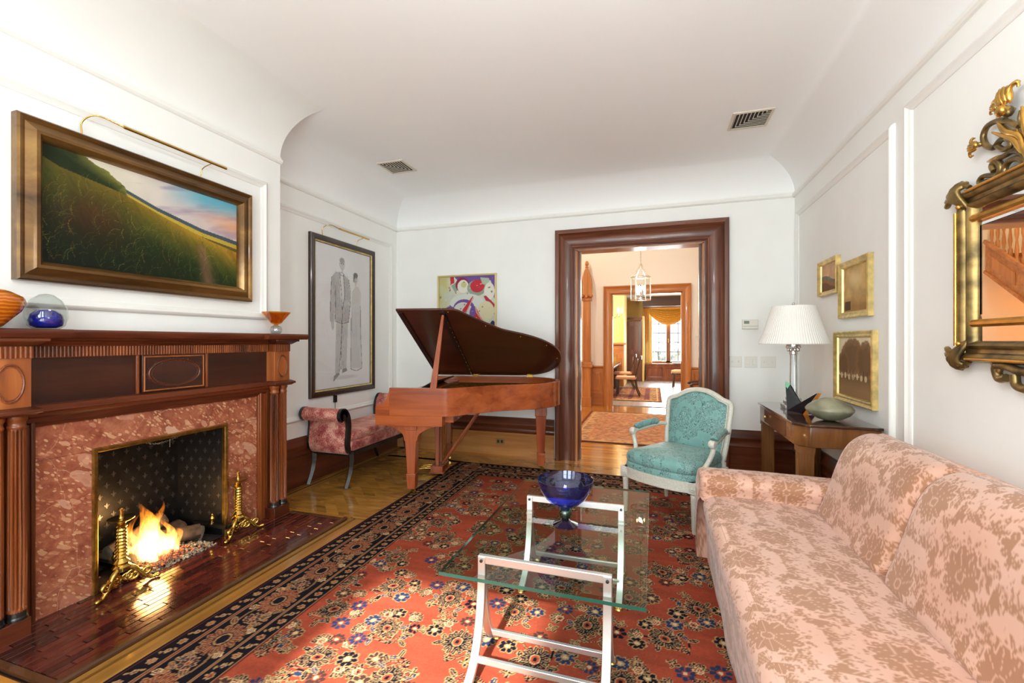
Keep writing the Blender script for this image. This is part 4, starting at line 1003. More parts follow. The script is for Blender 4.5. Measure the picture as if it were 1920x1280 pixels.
# ------------------------------------------------------------------ teal fauteuil
def toile():
    m, nt, b = newmat('teal_toile'); setp(b, .55, sheen=.15)
    v = coords(nt, (1,1,1), rnd=False)
    n = nd(nt, 'ShaderNodeTexNoise'); n.inputs['Scale'].default_value = 7; n.inputs['Detail'].default_value = 3; nt.links.new(v, n.inputs['Vector'])
    mv = nd(nt, 'ShaderNodeMixRGB', blend_type='LINEAR_LIGHT'); mv.inputs[0].default_value = .12; nt.links.new(v, mv.inputs[1]); nt.links.new(n.outputs['Color'], mv.inputs[2])
    w1 = nd(nt, 'ShaderNodeTexWave'); w1.inputs['Scale'].default_value = 26; w1.inputs['Distortion'].default_value = 14; w1.inputs['Detail'].default_value = 3; w1.inputs['Detail Scale'].default_value = 2.5
    nt.links.new(mv.outputs[0], w1.inputs['Vector'])
    g = nd(nt, 'ShaderNodeMath', operation='LESS_THAN'); g.inputs[1].default_value = .34; nt.links.new(w1.outputs['Fac'], g.inputs[0])
    n2 = nd(nt, 'ShaderNodeTexNoise'); n2.inputs['Scale'].default_value = 9; n2.inputs['Detail'].default_value = 5; nt.links.new(v, n2.inputs['Vector'])
    r2 = nd(nt, 'ShaderNodeMath', operation='GREATER_THAN'); r2.inputs[1].default_value = .455; nt.links.new(n2.outputs['Fac'], r2.inputs[0])
    ml = nd(nt, 'ShaderNodeMath', operation='MULTIPLY'); nt.links.new(g.outputs[0], ml.inputs[0]); nt.links.new(r2.outputs[0], ml.inputs[1])
    ms = nd(nt, 'ShaderNodeMath', operation='MULTIPLY'); ms.inputs[1].default_value = .85; nt.links.new(ml.outputs[0], ms.inputs[0])
    bs = ramp(nt, [(.35, (112,158,152)), (.65, (140,182,176))]); nt.links.new(n2.outputs['Fac'], bs.inputs[0])
    mx = nd(nt, 'ShaderNodeMixRGB'); mx.inputs[2].default_value = L4((34,66,68)); nt.links.new(ms.outputs[0], mx.inputs[0]); nt.links.new(bs.outputs[0], mx.inputs[1])
    nt.links.new(mx.outputs[0], b.inputs['Base Color']); bump(nt, b, w1.outputs['Fac'], .05, .002); return m
TOILE = toile()
PAINTW = plain('silvery_painted_wood', (204,202,190), .32, nscale=90, namp=.05)
ch = thing('armchair', 'teal toile open armchair with silvery painted frame facing the glass table', 'armchair', (.185, 3.815, .0118), -R(31.5))
# local: faces -y, x to its left/right
def leg_prof(): return [(.012,0),(.016,.01),(.013,.025),(.017,.03),(.024,.26),(.026,.275),(.021,.283),(.028,.29)]
for sx in (-1, 1):
    for y in (-.29, .27):
        l = ob('leg', MB().lathe(leg_prof(), (sx*(.29 if y < 0 else .25), y, 0), 24, flute=(8,.04,.255,.16)), PAINTW, ch, smooth=50)
        ob('rosette_block', B(sx*(.29 if y < 0 else .25)-.032, sx*(.29 if y < 0 else .25)+.032, y-.032, y+.032, .288, .372), PAINTW, l, bevel=.006)
        if y < 0:
            ob('rosette', MB().lathe([(.024,0),(.024,.004),(.016,.006),(.012,.003),(.007,.009),(0.001,.01)], (0,0,0), 16).xf(Matrix.Translation((sx*.29,-.322,.33)) @ Matrix.Rotation(R(90),4,'X')), PAINTW, l, smooth=40)
# seat rails, front one serpentine
fr = [(-.29,-.29),(-.2,-.325),(-.08,-.345),(.08,-.345),(.2,-.325),(.29,-.29)]; fr = cr(fr, 5)
def railmesh(path, z0, z1, th):
    q = MB()
    for dz0, dz1, t in ((z0, z0+.014, th+.010), (z0+.014, z1-.012, th), (z1-.012, z1, th+.008)):
        v = []
        for (x, y), (nx, ny) in zip(path, norm2(path)):
            v += [(x-nx*t/2,y-ny*t/2,dz0),(x+nx*t/2,y+ny*t/2,dz0),(x+nx*t/2,y+ny*t/2,dz1),(x-nx*t/2,y-ny*t/2,dz1)]
        m = len(path); f = []
        for i in range(m-1):
            for k in range(4): f.append((i*4+k, i*4+(k+1) % 4, (i+1)*4+(k+1) % 4, (i+1)*4+k))
        f += [(0,1,2,3), tuple(range(4*m-4, 4*m))]; q.add(v, f)
    return q
def norm2(path):
    out = []
    for i in range(len(path)):
        a = path[max(0, i-1)]; b = path[min(len(path)-1, i+1)]; dx, dy = b[0]-a[0], b[1]-a[1]; l = math.hypot(dx, dy); out.append((-dy/l, dx/l))
    return out
ob('front_rail', railmesh(fr, .295, .372, .03), PAINTW, ch, smooth=40)
for sx in (-1, 1): ob('side_rail', railmesh([(sx*.29,-.29),(sx*.28,0),(sx*.25,.27)], .295, .372, .03), PAINTW, ch, smooth=40)
ob('rear_rail', railmesh([(-.25,.27),(.25,.27)], .295, .372, .03), PAINTW, ch)
# seat cushion: outline follows rails, domed
def outline(k=1.0, n=40):
    o = [(-.285,-.285),(-.15,-.338),(0,-.35),(.15,-.338),(.285,-.285),(.285,-.12),(.262,.12),(.235,.255),(0,.262),(-.235,.255),(-.262,.12),(-.285,-.12)]
    return [(p[0]*k, -.03+(p[1]+.03)*k) for p in cr(o, 4, closed=True)]
def stack(levels):
    P = [[(x, y, z+dz*0) for x, y in outline(k)] for k, z, dz in levels]; q = MB().grid(np.array(P), cv=True); n = len(P[0]); m = len(P)
    q.f.append(tuple(range(n))[::-1]); q.f.append(tuple((m-1)*n+i for i in range(n))); return q
ob('seat_base', stack([(.985,.365,0),(1.0,.38,0),(1.0,.405,0),(.985,.418,0)]), TOILE, ch, smooth=60)
ob('seat_cushion', stack([(.93,.412,0),(.99,.422,0),(1.005,.445,0),(1.0,.472,0),(.97,.492,0),(.9,.503,0),(.75,.513,0),(.5,.522,0),(.25,.526,0),(.05,.527,0)]), TOILE, ch, smooth=80)
# back: arched frame and padded panel, leaning back
lean = Matrix.Translation((0,.27,.40)) @ Matrix.Rotation(R(-12), 4, 'X')
bo = [(-.245,.0),(-.262,.15),(-.272,.32),(-.275,.46),(-.25,.492),(-.2,.51),(-.14,.545),(-.07,.572),(0,.58),(.07,.572),(.14,.545),(.2,.51),(.25,.492),(.275,.46),(.272,.32),(.262,.15),(.245,.0)]
bo_s = cr(bo, 5); bo_c = bo_s
fm_ = MB(); fm_.tube([(x, 0, z) for x, z in bo_c]+[], .023, 8, closed=True); ob('back_frame', fm_.xf(lean), PAINTW, ch, smooth=60)
bd = MB().tube([(x*.93, -.022, .012+z*.955) for x, z in bo_c], .006, 6, closed=True); ob('back_bead', bd.xf(lean), PAINTW, ch, smooth=60)
def pad(k0, depth):
    P = []
    for k in (1.0, .97, .9, .75, .5, .25, .02):
        P.append([(x*.915*k, -.006-depth*(1-k**4), .29+(.01+z*.955-.29)*k) for x, z in bo_c])
    q = MB().grid(np.array(P), cv=True); n = len(P[0]); q.f.append(tuple(6*n+i for i in range(n))); return q
ob('back_pad', pad(1, .035).xf(lean), TOILE, ch, smooth=80)
ob('back_panel', pad(1, -.03).xf(Matrix.Translation((0,.012,0))).xf(lean), TOILE, ch, smooth=80)
for sx in (-1, 1):
    # back posts run down to the rear legs
    ob('back_post', MB().tube([(sx*.25,.27,.36),(sx*.248,.275,.41)], .026, 8), PAINTW, ch, smooth=60)
    a = ob('arm', MB().tube(cr([(sx*.268,.335,.64),(sx*.285,.24,.655),(sx*.315,.10,.645),(sx*.335,-.03,.63),(sx*.34,-.10,.622)], 6), [.016]*20+[.018]*5, 8), PAINTW, ch, smooth=60)
    ob('arm_support', MB().tube(cr([(sx*.34,-.10,.625),(sx*.338,-.10,.57),(sx*.315,-.11,.50),(sx*.295,-.17,.43),(sx*.29,-.26,.37)], 6), .019, 8), PAINTW, a, smooth=60)
    ob('hand_scroll', MB().lathe([(.004,-.022),(.024,-.022),(.03,-.012),(.03,.012),(.024,.022),(.004,.022)], (0,0,0), 16).xf(Matrix.Translation((sx*.34,-.112,.626)) @ Matrix.Rotation(R(90),4,'Y')), PAINTW, a, smooth=50)
    ob('arm_pad', MB().tube(cr([(sx*.292,.19,.672),(sx*.30,.16,.684),(sx*.318,.06,.678),(sx*.333,-.05,.662),(sx*.335,-.068,.652)], 5), [.012]+[.027]*19+[.014], 10, flat=1.1), TOILE, a, smooth=70)

# ------------------------------------------------------------------ grand piano
PT = .179
pn = thing('grand_piano', 'mahogany baby grand piano with its lid propped open', 'piano', (-2.384, 3.395, 0), PT)
curve = [(.60,0),(.66,.003),(.72,.04),(.79,.115),(.86,.185),(.96,.275),(1.066,.368),(1.17,.42),(1.267,.464),(1.38,.53),(1.488,.617),(1.58,.732),(1.622,.84),(1.634,.96),(1.622,1.09),(1.58,1.19),(1.51,1.29),(1.42,1.36),(1.30,1.405),(1.15,1.42)]
curve = [p[:2] for p in cr(curve, 3)]
A0 = .13
outer = [(A0,0)]+curve+[(A0,1.42)]
def inset(path, d):
    n = norm2(path); return [(x+a*d, y+b*d) for (x, y), (a, b) in zip(path, n)]
def wallstrip(path, d, z0, z1):
    inn = inset(path, d); q = MB(); m = len(path)
    v = [(x,y,z0) for x,y in path]+[(x,y,z1) for x,y in path]+[(x,y,z0) for x,y in inn]+[(x,y,z1) for x,y in inn]; f = []
    for i in range(m-1):
        f += [(i,i+1,m+i+1,m+i),(2*m+i+1,2*m+i,3*m+i,3*m+i+1),(m+i,m+i+1,3*m+i+1,3*m+i),(i+1,i,2*m+i,2*m+i+1)]
    f += [(0,m,3*m,2*m),(m-1,2*m-1,4*m-1,3*m-1)]; return q.add(v, f)
ob('rim', wallstrip(outer, .045, .735, .985), PIANO, pn, smooth=30, bevel=.003)
ob('soundboard', MB().prism(inset(outer, .02), .76, .775), OAK_AND_LITX, pn)
GOLDP = plain('gold_iron_plate', (196,158,84), .35, metal=.7, nscale=20, namp=.08)
ob('iron_plate', MB().prism(inset([(.42,0)]+[p for p in outer[1:-1] if p[0] > .42]+[(.42,1.42)], .06), .885, .90), GOLDP, pn)
st = MB()
for k in range(40):
    y = .12+1.2*k/39; far = max([p[0] for p in curve if abs(p[1]-y) < .06] or [1.2])-.12
    st.tube([(.46,y,.915),(max(.7, far*.95),y,.915)], .0015, 4)
ob('strings', st, BRASSD, pn, kind='stuff')
ob('pin_block', B(.34, .50, .06, 1.36, .86, .905), GOLDP, pn)
# keybed, cheeks (arms), fallboard, keys
ob('keybed', MB().box(-.0, .62, .0, 1.42, .645, .735).box(.004,.30,-.004,0,.655,.668), PIANO, pn, bevel=.004)
for y0, y1 in ((0,.06),(1.36,1.42)):
    ck = cr([(0,.80),(.01,.825),(.04,.838),(.075,.85),(.105,.885),(.125,.945),(.14,.985)], 4)
    ob('cheek', MB().prism([(0,.735)]+ck[:-1]+[(.131,.96),(.131,.735)], y0, y1, 'xz'), PIANO, pn, smooth=30, bevel=.002)
kw = MB()
for k in range(52): kw.box(.03, .175, .085+1.25*k/52+.001, .085+1.25*(k+1)/52-.001, .735, .768)
ob('white_keys', kw, plain('ivory', (236,230,214), .3), pn, kind='stuff')
kb = MB()
for k in range(52):
    if k % 7 in (0,2,3,5,6) and k < 51: kb.box(.085, .175, .085+1.25*(k+1)/52-.006, .085+1.25*(k+1)/52+.006, .768, .780)
ob('black_keys', kb, BLACKW, pn, kind='stuff')
ob('fallboard', MB().prism([(.18,.735),(.20,.735),(.255,.90),(.235,.905)], .06, 1.36, 'xz'), PIANO, pn, bevel=.003)
ob('music_shelf', MB().box(.24,.44,.10,1.32,.93,.945), PIANO, pn)
md = ob('music_desk', MB().prism([(.30,.946),(.312,.946),(.43,1.0),(.42,1.012)], .30, 1.12, 'xz'), BLACKW, pn, bevel=.003)
# lid: hinged on the far side, 29 degrees open, front flap and main leaf
LA = R(29)
LM = Matrix.Translation((0,1.42,1.0)) @ Matrix(((1,0,0,0),(0,math.cos(LA),0,0),(0,-math.sin(LA),1,0),(0,0,0,1)))
LM = Matrix.Translation((0,1.42,.998)) @ Matrix.Rotation(-LA, 4, 'X') @ Matrix.Translation((0,-1.42,0))
lo = [(A0-.01,-.012)]+[(x+.008, y-.012) for x, y in curve[:-14]]+[(x+.008, y) for x, y in curve[-14:]]+[(A0-.01,1.425)]
def cutx(poly, x, keep):
    out = []
    for i in range(len(poly)):
        p, q = poly[i-1], poly[i]; a = (p[0]-x)*keep; b = (q[0]-x)*keep
        if (a >= 0) != (b >= 0): t = a/(a-b); out.append((x, p[1]+(q[1]-p[1])*t))
        if b >= 0: out.append(q)
    return out
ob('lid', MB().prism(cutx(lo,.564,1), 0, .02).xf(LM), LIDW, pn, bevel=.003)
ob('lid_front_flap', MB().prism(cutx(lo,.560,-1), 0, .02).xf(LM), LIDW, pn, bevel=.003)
h1 = ob('lid_hinge', B(.535,.585,.02,1.36,-.012,0).xf(LM), plain('dark_hinge_strip', (40,20,14), .35), pn)
sc = MB()
for k in range(14): sc.sphere((.575, .1+k*.095, -.013), .004, 6, 4)
ob('hinge_screws', sc.xf(LM), BRASS, h1, kind='stuff')
h2 = ob('lid_batten', B(A0+.005,A0+.05,.02,1.38,-.014,0).xf(LM), bpy.data.materials['dark_hinge_strip'], pn)
for x, y in ((.62,.02),(.93,.27),(1.25,.48),(1.5,.66),(1.6,.95)): ob('lid_bumper', MB().sphere((x,y,-.006), .007, 8, 6).xf(LM), BRASS, pn)
_t = LM @ Vector((.562,.06,-.004))
ob('prop_stick', MB().add([(.50,.018,.975),(.56,.018,.975),(.56,.042,.975),(.50,.042,.975),(_t.x-.012,_t.y-.01,_t.z),(_t.x+.012,_t.y-.01,_t.z),(_t.x+.012,_t.y+.01,_t.z),(_t.x-.012,_t.y+.01,_t.z)], [(3,2,1,0),(4,5,6,7),(0,1,5,4),(1,2,6,5),(2,3,7,6),(3,0,4,7)]), PIANOZ, pn, bevel=.003)
0 and ob('prop_foot', MB().prism([(.34,.985),(.49,.985),(.46,1.03),(.43,1.10),(.405,1.10),(.375,1.03)], .022, .04, 'xz'), PIANOZ, pn, bevel=.003)
ob('prop_socket', B(.535,.59,.03,.085,-.016,0).xf(LM), BLACKM, pn)
for x in (.62, 1.27):
    ob('brass_hinge', MB().box(x-.035,x+.035,1.36,1.425,.984,.992).tube([(x-.035,1.42,.995),(x+.035,1.42,.995)], .009, 8), BRASS, pn)
# legs
def pleg(x, y, top, flare=True):
    o = ob('leg', MB().taper((x,y,.20),(.036,.036),(x,y,.60),(.056,.056)).box(x-.062,x+.062,y-.062,y+.062,.60,.645 if flare else .735), PIANOZ, pn, bevel=.004)
    ob('collar', MB().box(x-.044,x+.044,y-.044,y+.044,.185,.203), PIANOZ, o, bevel=.004)
    ob('foot_block', MB().taper((x,y,.062),(.036,.036),(x,y,.186),(.042,.042)), PIANOZ, o, bevel=.004)
    ob('caster', MB().lathe([(.012,.04),(.016,.045),(.016,.066),(.01,.066)], (x,y,0), 12).lathe([(.006,-.013),(.024,-.012),(.025,0),(.024,.012),(.006,.013)], (0,0,0), 18).xf(Matrix.Identity(4)) if False else MB().lathe([(.012,.044),(.017,.048),(.017,.066),(.012,.066)], (x,y,0), 12), BRASS, o, smooth=40)
    wv = MB().lathe([(.006,-.013),(.024,-.012),(.026,0),(.024,.012),(.006,.013)], (0,0,0), 18).xf(Matrix.Translation((x+.008,y,.0262)) @ Matrix.Rotation(R(90),4,'X'))
    ob('caster_wheel', wv, BRASS, o, smooth=40)
    return o
pleg(.31,.10,.645); pleg(.31,1.30,.645); pleg(1.43,.98,.735, False)
for y0 in (.02, 1.22):
    br = cr([(.06,.645),(.16,.61),(.235,.56),(.25,.50)], 5); br2 = cr([(.37,.50),(.39,.56),(.47,.61),(.60,.645)], 5)
    ob('leg_bracket', MB().prism(br+br2, y0+.03, y0+.13, 'xz'), PIANOZ, pn, smooth=30, bevel=.003)
# pedal lyre
ly = .78
for y in (ly-.07, ly+.07): ob('lyre_post', MB().taper((.36,y,.10),(.018,.018),(.36,y,.645),(.026,.026)), PIANOZ, pn, bevel=.004)
lb = ob('lyre_box', MB().box(.30,.43,ly-.13,ly+.13,.035,.105).box(.285,.445,ly-.14,ly+.14,.03,.045), PIANOZ, pn, bevel=.005)
for y in (ly-.06, ly, ly+.06):
    ob('pedal', MB().tube(cr([(.32,y,.06),(.24,y,.062),(.20,y,.055),(.16,y,.05)], 5), [.007]*6+[.011]*10, 8, flat=.5), BRASS, lb, smooth=50)
    ob('pedal_rod', MB().tube([(.415,y,.10),(.415,y,.70)], .005, 8), BRASS, lb)
ob('lyre_brace', MB().bar((.42,ly-.09,.13), (.80,ly-.09,.68), .026, .022), PIANOZ, pn, bevel=.003)
ob('lyre_brace', MB().bar((.42,ly+.09,.13), (.80,ly+.09,.68), .026, .022), PIANOZ, pn, bevel=.003)
ob('brace_block', B(.74,.88,ly-.16,ly+.16,.675,.74), PIANO, pn, bevel=.004)
ob('back_beam', MB().box(.62,.70,.08,1.38,.67,.755).bar((.66,.75,.715),(1.4,.95,.715),.07,.08), PIANO, pn, bevel=.004)

# ------------------------------------------------------------------ red velvet bench with scroll arms
def velvet():
    m, nt, b = newmat('red_velvet'); setp(b, .8, sheen=.9); b.inputs['Sheen Roughness'].default_value = .35; b.inputs['Sheen Tint'].default_value = L4((240,190,170))
    n = nd(nt, 'ShaderNodeTexNoise'); n.inputs['Scale'].default_value = 160; n.inputs['Detail'].default_value = 2; n.inputs['Distortion'].default_value = 1.5; nt.links.new(coords(nt, (1,1,.5)), n.inputs['Vector'])
    n2 = nd(nt, 'ShaderNodeTexNoise'); n2.inputs['Scale'].default_value = 9; n2.inputs['Detail'].default_value = 3; nt.links.new(coords(nt), n2.inputs['Vector'])
    ad = nd(nt, 'ShaderNodeMath', operation='MULTIPLY_ADD'); ad.inputs[1].default_value = .6; nt.links.new(n.outputs['Fac'], ad.inputs[0])
    m2 = nd(nt, 'ShaderNodeMath', operation='MULTIPLY'); m2.inputs[1].default_value = .5; nt.links.new(n2.outputs['Fac'], m2.inputs[0]); nt.links.new(m2.outputs[0], ad.inputs[2])
    r = ramp(nt, [(.42, (112,36,38)), (.53, (170,78,72)), (.64, (226,172,152))]); nt.links.new(ad.outputs[0], r.inputs[0]); nt.links.new(r.outputs[0], b.inputs['Base Color']); return m  # palest ramp stop paints the whitish velvet highlights into the colour
VEL = velvet()
bn = thing('velvet_bench', 'red velvet bench with scrolled ends and black legs against the alcove wall', 'bench', (-3.0, 4.06, 0))
BX0, BX1 = -.235, .235; BL = .50      # half width span and half length between ends
def scroll(sy):
    # end profile in y,z (local): rises from the seat rail and rolls outwards
    p = [(BL-.005,.335),(BL+.03,.36),(BL+.045,.42),(BL+.035,.52),(BL+.03,.60),(BL+.045,.68),(BL+.085,.735),(BL+.13,.74),(BL+.15,.70),(BL+.13,.665),(BL+.10,.665)]
    return [(sy*a, b) for a, b in cr(p, 5)]
for sy in (-1, 1):
    pf = scroll(sy); nn = norm2(pf); th = [.022]*len(pf)
    P = []
    for x in np.linspace(BX0+.03, BX1-.03, 12): P.append([(x, y, z) for y, z in pf])
    out = [(y+a*.022*sy*1, z+b*.022*sy*1) for (y, z), (a, b) in zip(pf, nn)]; inn = [(y-a*.03*sy, z-b*.03*sy) for (y, z), (a, b) in zip(pf, nn)]
    e = ob('end_panel', MB().prism(out[:-4]+inn[:-4][::-1], BX0+.028, BX1-.028, 'yz'), VEL, bn, smooth=50)
    ob('roll', MB().tube([(BX0+.02, sy*(BL+.108), .702),(BX1-.02, sy*(BL+.108), .702)], .05, 20), VEL, e, smooth=50)
    for x0, x1 in ((BX0,BX0+.03),(BX1-.03,BX1)):
        o2 = [(y+a*.026*sy, z+b*.026*sy) for (y, z), (a, b) in zip(pf, nn)]; i2 = [(y-a*.026*sy, z-b*.026*sy) for (y, z), (a, b) in zip(pf, nn)]
        ob('end_frame', MB().prism(o2[:-4]+i2[:-4][::-1], x0, x1, 'yz').tube([(x0, sy*(BL+.108), .702),(x1, sy*(BL+.108), .702)], .053, 20), BLACKW, bn, smooth=40)
        lx = (x0+x1)/2
        ob('leg', MB().tube(cr([(lx, sy*(BL-.01), .335),(lx, sy*(BL-.01), .24),(lx, sy*(BL+.01), .13),(lx, sy*(BL+.07), .0)], 6), [.030]*8+[.026]*5+[.022]*6, 4, flat=.9), BLACKW, bn, smooth=40)
    ob('end_rail', B(BX0+.02, BX1-.02, min(sy*(BL-.03),sy*(BL+.01)), max(sy*(BL-.03),sy*(BL+.01)), .29, .34), BLACKW, bn, bevel=.004)
for x in (BX0+.015, BX1-.015): ob('long_rail', B(x-.014, x+.014, -BL, BL, .29, .338), BLACKW, bn, bevel=.004)
ob('seat_base', B(BX0-.004, BX1+.004, -BL-.02, BL+.02, .338, .44), VEL, bn, bevel=.02, seg=3)
ob('seat_cushion', B(BX0-.006, BX1+.006, -BL-.01, BL+.01, .442, .525), VEL, bn, bevel=.03, seg=4)

# ------------------------------------------------------------------ glass coffee table
GLASS = thin_glass('table_glass', (214,232,224), ior=1.52)
EDGE = plain('green_glass_edge', (30,84,72), .1, spec=.8, coat=.5)
ct = thing('glass_coffee_table', 'rectangular glass coffee table on brushed silver curved legs', 'table', (-.455, 2.39, 0))
gx0, gx1, gy0, gy1 = -.43, .43, -.67, .68
top = ob('glass_top', MB().add([(gx0,gy0,.402),(gx1,gy0,.402),(gx1,gy1,.402),(gx0,gy1,.402)], [(0,1,2,3)]), GLASS, ct)
eb = MB()
for a in ((gx0,gx1,gy0-.001,gy0+.0),(gx0,gx1,gy1,gy1+.001),(gx0-.001,gx0,gy0,gy1),(gx1,gx1+.001,gy0,gy1)): eb.box(*a, .387, .402)
ob('glass_edge', eb, EDGE, top)
for yc in (-.625, .145):
    for x in (-.245, .285):
        for s in (-1, 1):
            pts = cr([(x,yc+s*.004,.478),(x,yc+s*.006,.40),(x,yc+s*.016,.30),(x,yc+s*.045,.18),(x,yc+s*.10,.08),(x,yc+s*.185,.022)], 6)
            l = MB(); v = []
            for i, p in enumerate(pts):
                q = pts[min(i+1, len(pts)-1)]; r0 = pts[max(i-1, 0)]; dy, dz = q[1]-r0[1], q[2]-r0[2]; d = math.hypot(dy, dz); ny, nz = -dz/d, dy/d; t = .0095
                v += [(x-.017,p[1]-ny*t,p[2]-nz*t),(x+.017,p[1]-ny*t,p[2]-nz*t),(x+.017,p[1]+ny*t,p[2]+nz*t),(x-.017,p[1]+ny*t,p[2]+nz*t)]
            m = len(pts); f = [(0,1,2,3), tuple(range(4*m-4,4*m))]
            for i in range(m-1):
                for k in range(4): f.append((i*4+k, i*4+(k+1) % 4, (i+1)*4+(k+1) % 4, (i+1)*4+k))
            lo_ = ob('leg', l.add(v, f), SILVER, ct, bevel=.002)
            ob('paw_foot', MB().lathe([(.012,.03),(.018,.026),(.022,.016),(.026,.008),(.024,.0122),(.02,.0122)], (x,yc+s*.188,.0), 12).sphere((x-.012,yc+s*.196,.0195),.008,8,6).sphere((x+.012,yc+s*.196,.0195),.008,8,6).sphere((x,yc+s*.202,.0195),.008,8,6), BRASSD, lo_, smooth=50)
        ob('screw', MB().lathe([(.001,0),(.007,0),(.007,.004),(.001,.005)], (0,0,0), 10).xf(Matrix.Translation((x,yc-.0155,.462)) @ Matrix.Rotation(R(90),4,'X')), plain('dark_screw', (70,70,70), .4, metal=.8) if 'dark_screw' not in bpy.data.materials else bpy.data.materials['dark_screw'], ct)
        ob('glass_clip', MB().box(x-.019,x+.019,yc-.022,yc+.022,.372,.386), SILVER, ct, bevel=.002)
    ob('top_bar', B(-.262, .302, yc-.011, yc+.011, .448, .482), SILVER, ct, bevel=.003)
    for s in (-1, 1): ob('stretcher', B(-.24, .28, yc+s*.09-.008, yc+s*.09+.008, .085, .109), SILVER, ct, bevel=.002)

# blue glass bowl
def glassy(name, tint, rough=.0, base=.02): return thin_glass(name, tint, ior=1.5, rough=rough, base=base)
BLUEG = glassy('cobalt_glass', (164,176,238)); GREENG = glassy('emerald_glass', (90,180,140), base=.05)
bw = thing('glass_bowl', 'cobalt blue glass footed bowl with green stem on the glass table', 'bowl', (-.454, 2.362, .403))
ob('bowl', MB().lathe([(.012,.098),(.03,.10),(.07,.116),(.108,.150),(.134,.19),(.148,.225),(.152,.252),(.149,.2525),(.145,.226),(.130,.192),(.104,.154),(.068,.121),(.012,.106)], (0,0,0), 48, cap=False), BLUEG, bw, smooth=60)
ob('stem', MB().lathe([(.02,.036),(.032,.048),(.036,.066),(.032,.084),(.02,.097)], (0,0,0), 32), GREENG, bw, smooth=60)
ob('foot', MB().lathe([(.066,0),(.068,.006),(.05,.014),(.028,.024),(.018,.036)], (0,0,0), 40), plain('dark_purple_glass', (34,16,34), .06, coat=.5, spec=.7), bw, smooth=60)
# ------------------------------------------------------------------ console table and what stands on it
CONS = wood('console_walnut', (70,40,20), (112,70,36), (146,98,56), 'z', .25, .5, 10)
CONSX = wood('console_walnut_apron', (64,32,18), (96,54,30), (126,78,44), 'y', .25, .5, 10)
TZ = .864
cs = thing('console_table', 'walnut console table with fluted legs beside the sofa', 'table', (1.12, 3.86, 0))
tp = [(-.24,-.50),(-.16,-.585),(.235,-.585),(.235,.575),(-.16,.575),(-.24,.50)]
ob('table_top', MB().prism(tp, TZ-.018, TZ), wood('console_top', (46,24,15), (66,36,22), (84,50,32), 'y', .12, .8, 10), cs, bevel=.004)
ap = [(-.225,-.49),(-.15,-.565),(.23,-.565),(.23,.555),(-.15,.555),(-.225,.49)]
ob('apron', MB().prism(ap, TZ-.15, TZ-.018), CONS, cs, bevel=.003)
dr = ob('drawer_front', B(-.232,-.224,-.30,.30,TZ-.135,TZ-.03), CONSX, cs, bevel=.002)
ob('drawer_knob', MB().lathe([(.004,0),(.006,.008),(.014,.014),(.012,.024),(.001,.026)], (0,0,0), 12).xf(Matrix.Translation((-.232,.2,TZ-.08)) @ Matrix.Rotation(R(-90),4,'Y')), BRASSD, dr, smooth=40)
for x, y in ((-.165,-.50),(-.165,.49),(.19,-.52),(.19,.51)):
    q = MB().taper((x,y,0),(.036,.036),(x,y,TZ-.19),(.042,.042)).box(x-.048,x+.048,y-.048,y+.048,TZ-.19,TZ-.15)
    for k in range(4):
        for a in (-1, 1):
            o_ = -.026+.0173*k; q.box(x+o_-.005,x+o_+.005,y+a*.042-.003,y+a*.042+.003,.06,TZ-.2).box(x+a*.042-.003,x+a*.042+.003,y+o_-.005,y+o_+.005,.06,TZ-.2)
    ob('leg', q, CONS, cs)
ob('low_stretcher', MB().box(-.15,.20,-.50,-.46,.10,.14).box(-.15,.20,.45,.49,.10,.14), CONS, cs, bevel=.003)
# lamp
lp = thing('table_lamp', 'crystal column table lamp with white pleated shade on the console', 'lamp', (1.075, 4.06, TZ))
SHADE = plain('pleated_silk_shade', (238,236,230), .8)
bs_ = SHADE.node_tree.nodes['Principled BSDF']; bs_.inputs['Transmission Weight'].default_value = 0
P = []
for z, r in ((.515,.243),(.52,.246),(.60,.214),(.70,.184),(.815,.150),(.82,.147)):
    P.append([((r*(1+.006*(-1)**k))*math.cos(2*math.pi*k/160), (r*(1+.006*(-1)**k))*math.sin(2*math.pi*k/160), z) for k in range(160)])
ob('shade', MB().grid(np.array(P), cv=True), SHADE, lp)
CRY = thin_glass('lamp_crystal', (226,230,228), base=.10)
CRY2 = plain('crystal_silver', (200,204,204), .08, metal=.55, coat=.5)
ob('base_block', MB().box(-.075,.075,-.075,.075,0,.03).box(-.06,.06,-.06,.06,.031,.058), CRY2, lp, bevel=.005)
ob('base_block', MB().box(-.046,.046,-.046,.046,.059,.085), CRY2, lp, bevel=.005)
ob('column', MB().lathe([(.034,.086),(.03,.10),(.028,.13),(.026,.30),(.024,.43)], (0,0,0), 40, flute=(10,.11,.43,.16)), CRY2, lp, smooth=40)
ob('capital', MB().lathe([(.024,.43),(.03,.435),(.03,.445),(.028,.46),(.034,.475),(.044,.49),(.044,.495),(.05,.50),(.05,.512),(.01,.515)], (0,0,0), 12), SILVER, lp, smooth=30)
cl = MB()
for k in range(8):
    t = 2*math.pi*k/8; cl.sphere((.036*math.cos(t),.036*math.sin(t),.47),.010,8,6,(1,1,1.6)).sphere((.046*math.cos(t),.046*math.sin(t),.49),.009,8,6)
ob('capital_leaves', cl, SILVER, lp, smooth=60)
ob('harp', MB().tube([(0,0,.51),(0,0,.83)], .004, 8).sphere((0,0,.838), .011, 10, 8).tube([(-.147,0,.818),(.147,0,.818)], .002, 6), SILVER, lp, smooth=50)
